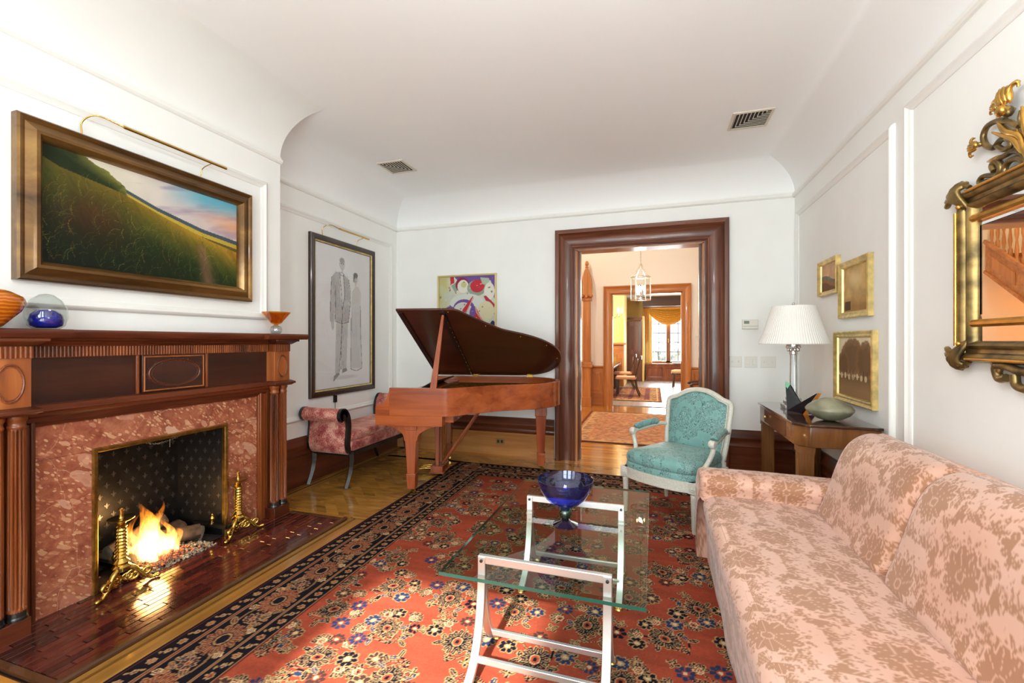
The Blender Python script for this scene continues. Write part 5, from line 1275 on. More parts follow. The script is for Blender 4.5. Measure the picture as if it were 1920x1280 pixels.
# folded angular sculpture
sp = thing('angular_sculpture', 'dark folded-plane sculpture with orange edge beside the lamp', 'sculpture', (1.05, 3.79, TZ))
def slab(p, t, mat, name):
    p = [Vector(q) for q in p]; n = (p[1]-p[0]).cross(p[2]-p[0]).normalized()*t; k = len(p)
    return ob(name, MB().add([tuple(q) for q in p]+[tuple(q+n) for q in p], [tuple(range(k))[::-1], tuple(range(k, 2*k))]+[(i,(i+1) % k,k+(i+1) % k,k+i) for i in range(k)]), mat, sp)
SB = plain('black_glass', (10,10,18), .2, coat=.15)
slab([(-.06,.10,.0),(.06,.02,.0),(.02,-.06,.03),(-.03,.13,.20),(-.06,.15,.215)], .012, SB, 'wing')
slab([(-.07,.04,.012),(.0,-.05,.005),(.07,-.13,.165),(.03,-.03,.10)], .012, SB, 'wing')
slab([(.0,-.052,.002),(.03,-.06,.004),(.09,-.135,.165),(.072,-.132,.166)], .010, plain('orange_enamel', (196,120,40), .2, coat=.5), 'edge_plane')
slab([(-.055,.118,.165),(-.03,.132,.20),(-.06,.152,.216),(-.066,.14,.19)], .014, plain('green_glass_tip', (120,190,150), .15, coat=.5), 'tip')
slab([(.03,-.06,.003),(.075,-.055,.003),(.04,-.005,.10)], .008, plain('purple_glass', (70,30,90), .15, coat=.5), 'fin')
STONE = plain('green_grey_stone', (134,132,108), .3, nscale=9, namp=.22, coat=.3)
o = ob('stone_vase', MB().lathe([(.03,0),(.07,.012),(.115,.04),(.138,.068),(.14,.08),(.125,.10),(.085,.13),(.045,.148),(.03,.152),(.028,.148),(.02,.14)], (0,0,0), 40), STONE, smooth=60); o.location = (1.14, 3.50, TZ+.0005)
tag(o, 'flattened grey-green stone vase at the near end of the console', 'vase')

# ------------------------------------------------------------------ gilt mirror on the right wall
MIR = plain('mirror_silvering', (245,245,245), .0, metal=1.0)
BRZ = plain('antique_bronze_gilt', (120,100,62), .34, metal=.8, nscale=14, namp=.35)
GLT = plain('burnished_gilt', (206,160,80), .25, metal=.9, nscale=14, namp=.15)
mr = thing('gilt_mirror', 'ornate gilt mirror with scrolling floral crest on the right wall', 'mirror', (XR, 2.115, 1.28))
# local: u = world -y (left to right for the viewer), wall normal -x
def MX(mb): return mb.xf(Matrix(((0,0,-1,0),(-1,0,0,0),(0,1,0,0),(0,0,0,1))))      # (u, v, n) -> world offsets
hu = .455; H2 = .80
fp2 = [(0,0),(0,.03),(.010,.042),(.022,.044),(.034,.036),(.04,.024),(.05,.022),(.056,.022),(.062,.034),(.072,.038),(.082,.032),(.088,.02),(.092,.014),(.092,.008)]
def mfrm(u0, u1, v0, v1, pf): return MX(MB().molding([(u0,v0),(u1,v0),(u1,v1),(u0,v1)], pf, (0,0,0), (1,0,0), (0,1,0), (0,0,1)))
ob('frame', mfrm(-hu, hu, .03, H2, fp2), BRZ, mr, smooth=45)
for u in (-hu+.012, hu-.012): ob('gilt_rod', MX(MB().tube([(u,.10,.046),(u,H2-.09,.046)], .0075, 8)), GLT, mr, smooth=60)
for v in (.042, H2-.012): ob('gilt_rod', MX(MB().tube([(-hu+.08,v,.046),(hu-.08,v,.046)], .0075, 8)), GLT, mr, smooth=60)
def plate(u0, u1, v0, v1, n=.010): return MX(MB().add([(u0,v0,n),(u1,v0,n),(u1,v1,n),(u0,v1,n)], [(0,1,2,3)]))
iu = hu-.09
for v in (.20, .665): ob('cross_bar', MX(MB().prism([(v-.016,.008),(v-.016,.026),(v-.006,.036),(v+.006,.036),(v+.016,.026),(v+.016,.008)], -iu-.004, iu+.004, 'yz')), GLT, mr, smooth=40)
ob('main_glass', plate(-iu, iu, .21, .655), MIR, mr); ob('lower_glass', plate(-iu, iu, .12, .186), MIR, mr); ob('upper_glass', plate(-iu, iu, .68, H2-.085), MIR, mr)
bv = MX(MB().molding([(-iu,.216),(iu,.216),(iu,.650),(-iu,.650)], [(0,.0105),(.022,.0125)], (0,0,0), (1,0,0), (0,1,0), (0,0,1)))
ob('bevel_edge', bv, MIR, mr)
# acanthus corners
for su in (-1, 1):
    for v, sv in ((.06,-1), (H2-.02,1)):
        q = MB(); cu = su*(hu-.015)
        for k in range(7):
            a = -.5+k*.45; q.tube(cr([(cu-su*.05,v-sv*.06,.03),(cu+su*.02*math.cos(a)-su*.01,v-sv*.01+sv*.012*k*.4,.055),(cu+su*(.050*math.cos(a)),v+sv*(.055*math.sin(a)),.055-.004*k),(cu+su*(.072*math.cos(a+.5)),v+sv*(.066*math.sin(a+.5)),.03)], 4), [.010,.012,.013,.013,.013,.012,.012,.012,.012,.012,.011,.010,.009], 8)
        q.sphere((cu,v,.045), .022, 10, 8, (1,1,.7))
        c_ = ob('acanthus_corner', MX(q), BRZ, mr, smooth=70)
        ob('gilt_bud', MX(MB().sphere((cu+su*.045,v+sv*.035,.04), .013, 8, 6).sphere((cu-su*.03,v-sv*.05,.052), .011, 8, 6)), GLT, c_, smooth=60)
# crest: C-scrolls, leaves and tulip flowers, mirrored left and right
def sc2(pts, r, n=6): return MX(MB().tube([(p[0],p[1],.03+(p[2] if len(p) > 2 else 0)) for p in cr(pts, n)], r, 8))
T = H2
CREST = [([(.169,1.008),(.214,1.026),(.267,1.028),(.291,.996),(.272,.949),(.229,.923),(.194,.938),(.164,.933)], .0115), ([(.169,.935),(.14,.915),(.143,.89),(.179,.895),(.214,.924)], .0105),
    ([(.02,.79),(.059,.803),(.081,.84),(.126,.867),(.164,.866),(.209,.868)], .011), ([(.02,.78),(.059,.789),(.094,.824),(.14,.835),(.169,.817),(.169,.785)], .0115), ([(.03,.772),(.063,.776),(.108,.796),(.15,.795)], .009),
    ([(.10,.775),(.164,.785),(.235,.811),(.294,.826),(.316,.809),(.288,.794)], .0105), ([(.305,.805),(.267,.800),(.245,.785),(.256,.775),(.299,.781)], .009), ([(.214,.78),(.204,.802),(.191,.828),(.214,.862),(.24,.853),(.227,.826)], .012),
    ([(.10,.95),(.145,.99),(.189,1.012)], .0095), ([(.03,.87),(.07,.93),(.094,.973),(.085,1.007)], .008), ([(.01,.82),(.03,.90),(.05,.98),(.03,1.05)], .009)]
LEAVES = [([(.06,.82),(.085,.856),(.122,.91),(.174,.946),(.24,.991)], .010), ([(.07,.86),(.099,.918),(.159,.958),(.196,1.007),(.208,1.057)], .010), ([(.03,.79),(.055,.819),(.085,.891),(.108,.947)], .010), ([(.189,.871),(.224,.872),(.267,.879)], .009), ([(.03,.84),(.059,.914),(.072,.969),(.085,1.021)], .010), ([(.10,.78),(.136,.79),(.155,.79)], .009)]
for su in (-1, 1):
    S = lambda pts: [(su*p[0],)+tuple(p[1:]) for p in pts]
    for pts, r in CREST: ob('scroll', sc2(S(pts), r), BRZ, mr, smooth=70)
    for pts, r in LEAVES:
        m_ = (len(pts)-1)*6+1
        ob('gilt_leaf', sc2(S(pts), [r*(.35+1.0*math.sin(math.pi*min(1, .15+.85*i/(m_-1)))) for i in range(m_)]), GLT, mr, smooth=70)
    for cx, cy, ang, s in ((.138,1.035,100,1.15),(.30,.966,172,.72),(.19,1.07,150,.5)):
        a = R(ang); M = Matrix.Translation((cx,cy,.04)) @ Matrix.Rotation(a-math.pi/2-R(90 if False else 0), 4, 'Z') @ Matrix.Scale(s, 4)
        M = Matrix.Translation((cx,cy,.04)) @ Matrix.Rotation(R(90-ang), 4, 'Z') @ Matrix.Scale(s, 4)
        if su == -1: M = Matrix.Diagonal((-1,1,1,1)) @ M
        q = MB()
        for k in range(5):
            t = (k-2)*.55; q.sphere((.024*math.sin(t),.040+.010*math.cos(t),.012*math.cos(t)), .022, 8, 6, (.55,1.6,.5))
        for k in (-1, 1): q.tube(cr([(k*.012,.03,.006),(k*.03,.06,.008),(k*.052,.066,.0),(k*.05,.05,-.004)], 4), [.010]*5+[.008]*5+[.005]*3, 6)
        q.lathe([(.004,-.02),(.014,0),(.02,.02),(.012,.03)], (0,0,0), 10)
        ob('tulip', MX(q.xf(M)), GLT, mr, smooth=70)
        ob('calyx', MX(MB().sphere((0,-.006,0), .016, 8, 6, (1,1.3,1)).xf(M)), BRZ, mr, smooth=70)
ob('crest_shell', MX(MB().sphere((0,T+.05,.035), .045, 12, 8, (1.2,1,.6)).sphere((0,T+.10,.03), .026, 10, 8, (1,1.6,.6))), GLT, mr, smooth=70)
for su in (-1, 1):
    for pts, r in (([(.02,.0),(.09,-.005),(.16,.01),(.215,.005),(.20,-.04),(.16,-.035)], .017), ([(.0,-.03),(.06,-.07),(.11,-.06),(.12,-.02)], .016), ([(.23,.02),(.20,.0),(.215,-.03)], .012)):
        ob('apron_scroll', sc2([(su*p[0],p[1]+.01) for p in pts], r), BRZ, mr, smooth=70)
ob('apron_shell', MX(MB().sphere((0,-.03,.035), .04, 12, 8, (1,1.2,.6))), GLT, mr, smooth=70)

# ------------------------------------------------------------------ andirons, logs, fire
def andiron(label, y, dy):
    o = thing('andiron', label, 'andiron', (-2.862, y, .0075), group='pair of brass andirons')
    z0 = .10
    pr_ = [(.012,z0-.02),(.03,z0-.01),(.034,z0+.01),(.024,z0+.02),(.03,z0+.032),(.02,z0+.045)]
    for k in range(9):
        z = z0+.05+k*.0165; pr_ += [(.017,z),(.0235-.0004*k,z+.008)]
    z = z0+.05+9*.0165; pr_ += [(.016,z),(.022,z+.01),(.014,z+.02),(.02,z+.03),(.012,z+.036)]
    ob('column', MB().lathe(pr_, (0,0,0), 24), BRASS, o, smooth=35)
    d = ob('drip_dish', MB().lathe([(.012,z+.034),(.03,z+.034),(.046,z+.044),(.048,z+.05),(.03,z+.046),(.012,z+.05)], (0,0,0), 24), BRASSD, o, smooth=40)
    ob('finial', MB().lathe([(.011,z+.046),(.008,z+.058),(.008,z+.085),(.011,z+.088),(.011,z+.095),(.006,z+.1)], (0,0,0), 12), BRASS, o, smooth=40)
    for s in (-1, 1):
        # scrolled front legs, splayed along the hearth and out from the fire
        q = MB(); M = Matrix.Rotation(R(s*38), 4, 'Z')
        p = [(.0,0,z0+.0),(.03,0,.095),(.06,0,.062),(.082,0,.028),(.105,0,.010),(.122,0,.014)]
        q.tube(cr(p, 6), [.012]*10+[.010]*10+[.008]*11, 8)
        for c_, r0, a0, t_ in (((.042,.05),.030,1.2,1.3), ((.085,.055),.022,2.4,1.4), ((.018,.055),.022,.5,-1.2)):
            q.tube(spiral(c_, r0, .006, a0, t_, 24, 'xz'), .008, 8)
        q.sphere((.126,0,.012), .010, 8, 6)
        M2 = Matrix.Rotation(R(s*66), 4, 'Z')
        ob('scroll_leg', q.xf(M2), BRASS, o, smooth=70)
    b = ob('log_bar', MB().bar((.0,0,.075),(.0,dy,.075),.018,.02).bar((.007,dy,.075),(-.24,dy,.075),.018,.02).bar((-.235,dy,.075),(-.235,dy,.0),.018,.018), BLACKM, o)
    ob('guard_knob', MB().lathe([(.008,.07),(.013,.085),(.008,.10),(.014,.118),(.007,.132),(.01,.14),(.004,.148)], (-.10,dy,0), 14), BRASS, o, smooth=40)
    for c_ in o.children: c_.data.transform(Matrix.Diagonal((1.3, 1.3, 1.14, 1))) 
    return o
andiron('brass andiron nearest the camera at the left side of the fire', 1.69, .035)
andiron('brass andiron at the far side of the fire beside the fluted column', 2.425, -.075)
BARK = plain('charred_bark', (50,41,35), .9, nscale=24, namp=.45, bmp=.6); CUT = plain('ashen_cut_wood', (138,126,108), .9, nscale=12, namp=.25)
def log(label, c, L, r, rot, seed):
    t = thing('log', label, 'log', c, group='logs in the fire'); rd = random.Random(seed); P = []
    M = Matrix.Rotation(R(rot[0]), 4, 'Z') @ Matrix.Rotation(R(rot[1]), 4, 'X')
    for y in np.linspace(-L/2, L/2, 8): P.append([tuple(M @ Vector((r*(1+.12*math.sin(3*a+seed)+rd.uniform(-.05,.05))*math.cos(a), y, r*(1+.12*math.sin(3*a+seed)+rd.uniform(-.05,.05))*math.sin(a)))) for a in np.linspace(0, 2*math.pi, 15)[:-1]])
    ob('bark', MB().grid(np.array(P), cv=True), BARK, t, smooth=50)
    for e in (0, -1): q = MB(); q.v = P[e]; q.f = [tuple(range(14))]; ob('cut_end', q, CUT, t)
log('thick split log lying at the back of the fire', (-3.17,2.0,.085), .50, .055, (4,0), 1)
log('grey round log with pale cut end pointing to the right of the fire', (-3.06,2.08,.10), .34, .048, (-28,-4), 2)
log('short log leaning behind the brightest flame', (-3.12,1.93,.17), .38, .042, (14,8), 3)
log('thin charred log across the left of the fire', (-3.04,1.84,.075), .26, .035, (58,4), 4)
log('pale ashen log end beside the far andiron', (-3.08,2.20,.075), .2, .05, (-60,0), 5)
rd = random.Random(6)
def chunks(n, f, seed):
    q = MB(); rd = random.Random(seed)
    for k in range(n):
        x, y, z, r = f(rd); o0 = len(q.v); q.sphere((x,y,z), r, 5, 4, (1, rd.uniform(.7,1.3), rd.uniform(.5,.9)))
        for i in range(o0, len(q.v)): q.v[i] = tuple(c+rd.uniform(-.3,.3)*r for c in q.v[i])
    return q
hot = newmat('glowing_embers'); nt = hot[1]; setp(hot[2], .9, emis=(255,110,50), es=2.2); hot[2].inputs['Base Color'].default_value = L4((120,84,72))
n = nd(nt, 'ShaderNodeTexNoise'); n.inputs['Scale'].default_value = 60; nt.links.new(coords(nt), n.inputs['Vector']); mrg = nd(nt, 'ShaderNodeMapRange'); mrg.inputs['From Min'].default_value = .5; mrg.inputs['From Max'].default_value = .75; mrg.inputs['To Max'].default_value = 2.0
nt.links.new(n.outputs['Fac'], mrg.inputs[0]); nt.links.new(mrg.outputs[0], hot[2].inputs['Emission Strength'])
def pile(x, y): return .012+.05*max(0, 1-((x+3.0)/.16)**2)*max(0, 1-((y-1.98)/.30)**2)
def fe(rd): x = rd.uniform(-3.10,-2.875); y = rd.gauss(1.95,.085); return x, y, pile(x, y)+rd.uniform(-.012,.006), rd.uniform(.004,.009)
def fa_(rd): x = rd.uniform(-3.12,-2.85); y = rd.uniform(1.80,2.25); return x, y, pile(x, y)*.75+rd.uniform(-.012,.004), rd.uniform(.004,.011)
o = ob('glowing_embers', chunks(900, fe, 3), hot[0], kind='stuff'); tag(o, 'bed of glowing orange embers under the flames', 'embers', kind='stuff')
o = ob('grey_ash', chunks(1200, fa_, 4), plain('ash', (120,114,100), .95, nscale=15, namp=.4), kind='stuff'); tag(o, 'grey ash and cinders spilling to the hearth edge', 'ash', kind='stuff')
# flames: hollow tongues, hotter at the root
def flame_mat():
    m = bpy.data.materials.new('flame'); m.use_nodes = True; nt = m.node_tree
    for q in list(nt.nodes): nt.nodes.remove(q)
    out = nd(nt, 'ShaderNodeOutputMaterial'); em = nd(nt, 'ShaderNodeEmission')
    tc = nd(nt, 'ShaderNodeTexCoord'); sx = nd(nt, 'ShaderNodeSeparateXYZ'); nt.links.new(tc.outputs['Generated'], sx.inputs[0])
    r = ramp(nt, [(0,(255,214,140)),(.35,(255,196,96)),(.7,(255,150,44)),(1,(236,96,20))]); nt.links.new(sx.outputs[2], r.inputs[0]); nt.links.new(r.outputs[0], em.inputs[0])
    n = nd(nt, 'ShaderNodeTexNoise'); n.inputs['Scale'].default_value = 26; n.inputs['Detail'].default_value = 3; n.inputs['Distortion'].default_value = 1.2
    mp = nd(nt, 'ShaderNodeMapping'); mp.inputs['Scale'].default_value = (1.6,1.6,.55); nt.links.new(tc.outputs['Object'], mp.inputs[0]); nt.links.new(mp.outputs[0], n.inputs['Vector'])
    k = nd(nt, 'ShaderNodeMapRange'); k.inputs['From Min'].default_value = .38; k.inputs['From Max'].default_value = .62; k.inputs['To Min'].default_value = .04; nt.links.new(n.outputs['Fac'], k.inputs[0])
    s = nd(nt, 'ShaderNodeMapRange'); s.inputs['To Min'].default_value = 150; s.inputs['To Max'].default_value = 22; nt.links.new(sx.outputs[2], s.inputs[0])
    ml = nd(nt, 'ShaderNodeMath', operation='MULTIPLY'); nt.links.new(k.outputs[0], ml.inputs[0]); nt.links.new(s.outputs[0], ml.inputs[1]); nt.links.new(ml.outputs[0], em.inputs[1])
    nt.links.new(em.outputs[0], out.inputs['Volume']); return m
FLAME = flame_mat()
fi_ = thing('fire', 'yellow flames rising from the logs between the andirons', 'fire', (-3.03, 1.93, .05))
rd = random.Random(12)
for k, (x, y, h_, r_) in enumerate(((0,0,.36,.06),(.03,.05,.28,.045),(-.03,-.06,.29,.045),(.05,-.05,.24,.05),(.02,.11,.24,.035),(.08,.12,.14,.035),(.09,-.03,.17,.055),(-.04,.06,.32,.04),(.05,.01,.32,.045),(.0,-.11,.20,.04),(.08,.05,.20,.05))):
    P = []; ph = rd.uniform(0,6)
    for t in np.linspace(0, 1, 18):
        rr = r_*(math.sin(math.pi*min(1, t*.80+.20))**.9)*(1-.5*t)+.0008; cx = x+.035*math.sin(ph+t*4)*t; cy = y+.055*math.sin(ph*2+t*5)*t
        P.append([(cx+rr*(1+.3*math.sin(3*a+ph+6*t))*math.cos(a), cy+rr*(1+.3*math.sin(2*a+ph+4*t))*math.sin(a), t*h_) for a in np.linspace(0, 2*math.pi, 17)[:-1]])
    q = MB().grid(np.array(P), cv=True); q.f.append(tuple(range(16))[::-1]); q.f.append(tuple(17*16+i for i in range(16)))
    ob('flame_tongue', q, FLAME, fi_, smooth=80)
pl = point('fire_light', (-3.02, 1.95, .22), 14, (1.0,.52,.18), .09)
# chain and hook in the firebox
q = MB()
for k, t in enumerate(np.linspace(0, 1, 22)):
    y = 2.05+.24*t; z = .735-.045*math.sin(math.pi*t); M = Matrix.Translation((-3.285+.16*max(0,t-.6), y, z)) @ Matrix.Rotation(R(90*(k % 2)), 4, 'Y')
    q.add(*(lambda m_: (m_.v, m_.f))(MB().tube([(.0,.009*math.cos(a),.005*math.sin(a)) for a in np.linspace(0, 2*math.pi, 11)[:-1]], .0014, 5, closed=True).xf(M)))
q.tube([(-3.255,2.22,.71),(-3.255,2.22,.655)], .0016, 5)
o = ob('damper_chain', q, plain('steel_chain', (190,190,186), .35, metal=.9), smooth=60); tag(o, 'thin steel chain hanging across the top of the firebox', 'chain')

# ------------------------------------------------------------------ glass on the mantel shelf
AMB = glassy('amber_glass', (238,190,84), base=.06)
def amber_solid():
    m, nt, b = newmat('amber_banded_glass'); setp(b, .06, coat=.6, coatr=.03, spec=.6)
    w1 = nd(nt, 'ShaderNodeTexWave'); w1.inputs['Scale'].default_value = 20; w1.inputs['Distortion'].default_value = 3; w1.bands_direction = 'Z'; nt.links.new(coords(nt, rnd=False), w1.inputs['Vector'])
    r = ramp(nt, [(.2, (168,84,14)), (.6, (190,102,20)), (.95, (206,124,36))]); nt.links.new(w1.outputs['Fac'], r.inputs[0]); nt.links.new(r.outputs[0], b.inputs['Base Color']); return m
o = ob('amber_vase', MB().lathe([(.045,0),(.06,.01),(.115,.075),(.132,.115),(.125,.14),(.085,.165),(.045,.178),(.03,.18),(.028,.176)], (0,0,0), 48), amber_solid(), smooth=60); o.location = (-2.80, 1.125, 1.4605)
tag(o, 'round amber glass vase at the near end of the mantel shelf', 'vase')
pw = thing('glass_paperweight', 'clear egg-shaped glass with a cobalt blue core on the mantel shelf', 'paperweight', (-2.83, 1.352, 1.461))
ob('clear_glass', MB().lathe([(.04,0),(.058,.014),(.07,.05),(.066,.09),(.048,.125),(.024,.146),(.001,.152)], (0,0,0), 40), thin_glass('clear_glass', (236,240,238), base=.03), pw, smooth=60)
ob('blue_core', MB().lathe([(.03,.004),(.05,.014),(.056,.036),(.05,.062),(.03,.08),(.001,.086)], (0,0,0), 40), plain('cobalt_core', (20,30,140), .08, coat=.6, nscale=40, namp=.2), pw, smooth=60)
cp_ = thing('amber_goblet', 'faceted amber glass cup on a clear ball stem at the far end of the mantel', 'cup', (-2.835, 2.735, 1.4605))
q = MB(); N8 = 10
ob('cup', MB().lathe([(.008,.062),(.03,.075),(.082,.152),(.079,.152),(.028,.082),(.004,.072)], (0,0,0), N8, cap=False), AMB, cp_)
ob('ball_stem', MB().lathe([(.02,0),(.028,.006),(.034,.026),(.028,.05),(.012,.062)], (0,0,0), 24), thin_glass('crystal_ball', (222,226,226), base=.12), cp_, smooth=60)

for c_ in list(cp_.children): c_.data.transform(Matrix.Diagonal((1.3,1.3,1.12,1)))
for c_ in list(pw.children): c_.data.transform(Matrix.Scale(1.14, 4))
# ------------------------------------------------------------------ ceiling vents, thermostat, switches, outlet
VW = plain('vent_paint', (216,206,190), .5); VD = plain('vent_shade', (38,34,28), .8)
def vent(label, x, y, s=1):
    o = thing('ceiling_vent', label, 'vent', (x, y, ZC), group='ceiling vents'); h = .14
    ob('vent_shade_sheet', B(-h, h, -h, h, -.004, -.001), VD, o)  # flat dark sheet stands for the shade inside the duct
    ob('vent_frame', MB().molding([(-h-.012,-h-.012),(h+.012,-h-.012),(h+.012,h+.012),(-h-.012,h+.012)], [(0,0),(0,-.008),(.02,-.010),(.02,-.002)], (0,0,0), (1,0,0), (0,1,0), (0,0,1)), VW, o)
    for k in range(9):
        # L-shaped blades nested towards one corner
        a = -h+.012+k*.028
        q = MB().prism([(a,-.003),(a+.004,-.003),(a+.006,-.008),(a+.003,-.009)], -h, -a*1.0, 'xz') if s == 1 else MB().prism([(-a,-.003),(-a-.004,-.003),(-a-.006,-.008),(-a-.003,-.009)], -h, -a, 'xz')
        q.prism([(-a,-.003),(-a-.004,-.003),(-a-.006,-.008),(-a-.003,-.009)], min(s*a, s*h), max(s*a, s*h), 'yz')
        ob('blade', q, VW, o)
    return o
vent('square louvred ceiling vent above the console table side', .77, 4.09, 1)
vent('square louvred ceiling vent above the red bench', -2.58, 4.06, -1)
o = thing('thermostat', 'small white wall thermostat beside the doorway', 'thermostat', (.965, YB, 1.53))
ob('housing', B(-.075,.075,-.03,-.0005,0,.10), WHITEP, o, bevel=.006)
ob('display', B(-.06,-.01,-.0315,-.03,.055,.085), plain('lcd', (120,136,110), .3), o); ob('seam', B(-.07,.07,-.0308,-.03,.028,.032), plain('grey_seam', (170,168,160), .5), o)
def plate_sw(label, x, w, kind):
    o = thing('switch_plate' if kind else 'outlet_plate', label, 'switch', (x, YB, 1.13)); ob('plate', B(-w/2,w/2,-.007,-.0005,0,.115), WHITEP, o, bevel=.003)
    n = max(1, round(w/.06))
    for k in range(n):
        c_ = -w/2+w*(k+.5)/n
        if kind == 1: ob('toggle', B(c_-.005,c_+.005,-.018,-.007,.05,.07), WHITEP, o, bevel=.002)
        else: ob('rocker', B(c_-.016,c_+.016,-.011,-.007,.025,.09), WHITEP, o, bevel=.002)
plate_sw('white double toggle switch plate closest to the door casing', .83, .12, 1)
plate_sw('white rocker switch plate in the middle of the three', .975, .12, 2)
plate_sw('white toggle switch plate closest to the lamp', 1.135, .14, 1)
o = thing('wall_outlet', 'brown electrical outlet in the baseboard under the piano', 'outlet', (-1.80, YB-.022, .13))
ob('plate', B(-.055,.055,-.006,-.0002,0,.075), plain('brown_plate', (150,120,76), .4, metal=.4), o, bevel=.003)
for x in (-.024,.024): ob('socket', B(x-.014,x+.014,-.008,-.006,.02,.055), plain('brown_socket', (52,36,22), .5) if 'brown_socket' not in bpy.data.materials else bpy.data.materials['brown_socket'], o, bevel=.004)
# ------------------------------------------------------------------ hall beyond the doorway
HY = 9.76; HXL, HXR, HZ = -3.9, 2.4, 4.6; HB = YB+.2
EX0, EX1, EZ = -.86, .575, 2.43     # doorway to the dining room
w = MB().box(HXL-.1, EX0, HY, HY+.16, 0, HZ).box(EX1, HXR+.1, HY, HY+.16, 0, HZ).box(EX0, EX1, HY, HY+.16, EZ, HZ)
struct('wall_hall_far', w, HALLW, 'pale peach hall wall around the dining room doorway', 'wall')
struct('wall_hall_left', B(HXL-.1, HXL, HB, HY+3.2, 0, HZ), plain('stair_wall_yellow', (240,204,120), .6), 'warm yellow stair wall seen in the mirror', 'wall')
struct('wall_hall_right', B(HXR, HXR+.1, HB, HY, 0, HZ), HALLW, 'pale peach side wall of the hall', 'wall')
struct('wall_hall_front', MB().box(HXL-.1, XL-.2, HB-.02, HB, 0, HZ).box(XR+.2, HXR+.1, HB-.02, HB, 0, HZ).box(HXL-.1, HXR+.1, HB-.02, HB, ZC+.1, HZ), HALLW, 'hall side of the living room wall', 'wall')
struct('ceiling_hall', B(HXL-.1, HXR+.1, HB-.02, HY+.16, HZ, HZ+.1), CEIL, 'white hall ceiling above the lantern', 'ceiling')
# wainscot: stiles, rails and raised panels
def wainscot(name, x0, x1, y, label, npan):
    o = struct(name, B(x0, x1, y-.02, y, 0, .84), HALLOAK, label, 'wainscot')
    ob('cap_rail', MB().prism([(y-.02,.82),(y-.045,.835),(y-.05,.86),(y-.03,.87),(y,.87)], x0, x1, 'yz'), HALLOAKX, o, smooth=30)
    ob('base_rail', B(x0, x1, y-.035, y-.02, 0, .22), HALLOAKX, o, bevel=.004); ob('top_rail', B(x0, x1, y-.032, y-.02, .75, .82), HALLOAKX, o)
    ob('mid_rail', B(x0, x1, y-.032, y-.02, .22, .29), HALLOAKX, o)
    p = (x1-x0)/npan
    for k in range(npan+1): xx = x0+p*k; ob('stile', B(max(x0,xx-.05), min(x1,xx+.05), y-.032, y-.02, .29, .75), HALLOAK, o)
    for k in range(npan):
        a, b = x0+p*k+.05, x0+p*(k+1)-.05
        ob('raised_panel', MB().taper(((a+b)/2,.52,0),((b-a)/2-.008,.22),((a+b)/2,.52,.014),((b-a)/2-.04,.18)).xf(Matrix(((1,0,0,0),(0,0,-1,y-.02),(0,1,0,0),(0,0,0,1)))), HALLOAK, o)
wainscot('trim_20', -1.46, EX0-.175, HY, 'oak wainscot panel left of the dining doorway', 1)
wainscot('trim_21', EX1+.175, HXR, HY, 'oak wainscot right of the dining doorway', 4)
o = thing('door_2', 'golden oak casing of the dining room doorway beyond the hall', 'doorway', ((EX0+EX1)/2, HY, 0), kind='structure')
he_ = (EX1-EX0)/2
cp3 = [(0,0),(0,.05),(.02,.055),(.035,.04),(.05,.03),(.12,.022),(.14,.03),(.155,.03),(.17,.015),(.17,0)]
path = [(he_+.17,0),(he_+.17,EZ+.17),(-he_-.17,EZ+.17),(-he_-.17,0)]
for nm, sg, mt in (('casing_post',0,HALLOAK),('casing_head',1,HALLOAKX),('casing_post',2,HALLOAK)):
    ob(nm, MB().molding(path, cp3, (0,0,0), (1,0,0), (0,0,1), (0,-1,0), closed=False, segs=[sg]), mt, o, smooth=35)
for s in (-1, 1): ob('jamb', B(min(s*he_,s*(he_-.02)), max(s*he_,s*(he_-.02)), 0, .17, 0, EZ), HALLOAK, o)
ob('jamb_head', B(-he_, he_, 0, .17, EZ-.02, EZ), HALLOAKX, o)
# tall carved pilaster with a lancet top beside the stair opening
cpil = thing('carved_pilaster', 'tall carved oak pilaster with pointed top at the left of the hall', 'pilaster', (-1.37, 9.60, 0))
ob('pedestal', MB().box(-.09,.09,-.09,.09,0,.84).box(-.10,.10,-.10,.10,0,.2), HALLOAK, cpil, bevel=.006)
ob('pedestal_cap', MB().box(-.13,.13,-.12,.12,.84,.90).box(-.11,.11,-.10,.10,.90,.96), HALLOAK, cpil, bevel=.008)
ob('shaft', MB().taper((0,0,.96),(.085,.07),(0,0,2.28),(.075,.06)), HALLOAK, cpil, bevel=.006)
ob('carved_capital', MB().box(-.10,.10,-.08,.08,2.28,2.33).sphere((-.09,-.05,2.38),.045,10,8).sphere((.09,-.05,2.38),.045,10,8).sphere((0,-.07,2.37),.04,10,8), HALLOAK, cpil, smooth=50)
lan = cr([(-.10,2.33),(-.115,2.55),(-.10,2.75),(-.05,2.93),(0,3.0),(.05,2.93),(.10,2.75),(.115,2.55),(.10,2.33)], 5)
ob('lancet', MB().prism(lan, -.05, .05, 'xz'), HALLOAK, cpil, bevel=.008)
ob('finial', MB().lathe([(.02,2.98),(.04,3.01),(.025,3.04),(.045,3.08),(.03,3.13),(.01,3.15)], (0,0,0), 12), HALLOAK, cpil, smooth=40)
nw = thing('stair_newel', 'turned oak newel post low at the left edge of the doorway', 'newel post', (-1.30, 7.9, 0))
ob('newel_shaft', MB().lathe([(.06,0),(.06,.2),(.04,.24),(.055,.34),(.03,.5),(.045,.62),(.03,.66),(.05,.7),(.05,.82),(.02,.86),(.045,.92),(.02,.97)], (0,0,0), 16), HALLOAK, nw, smooth=40)

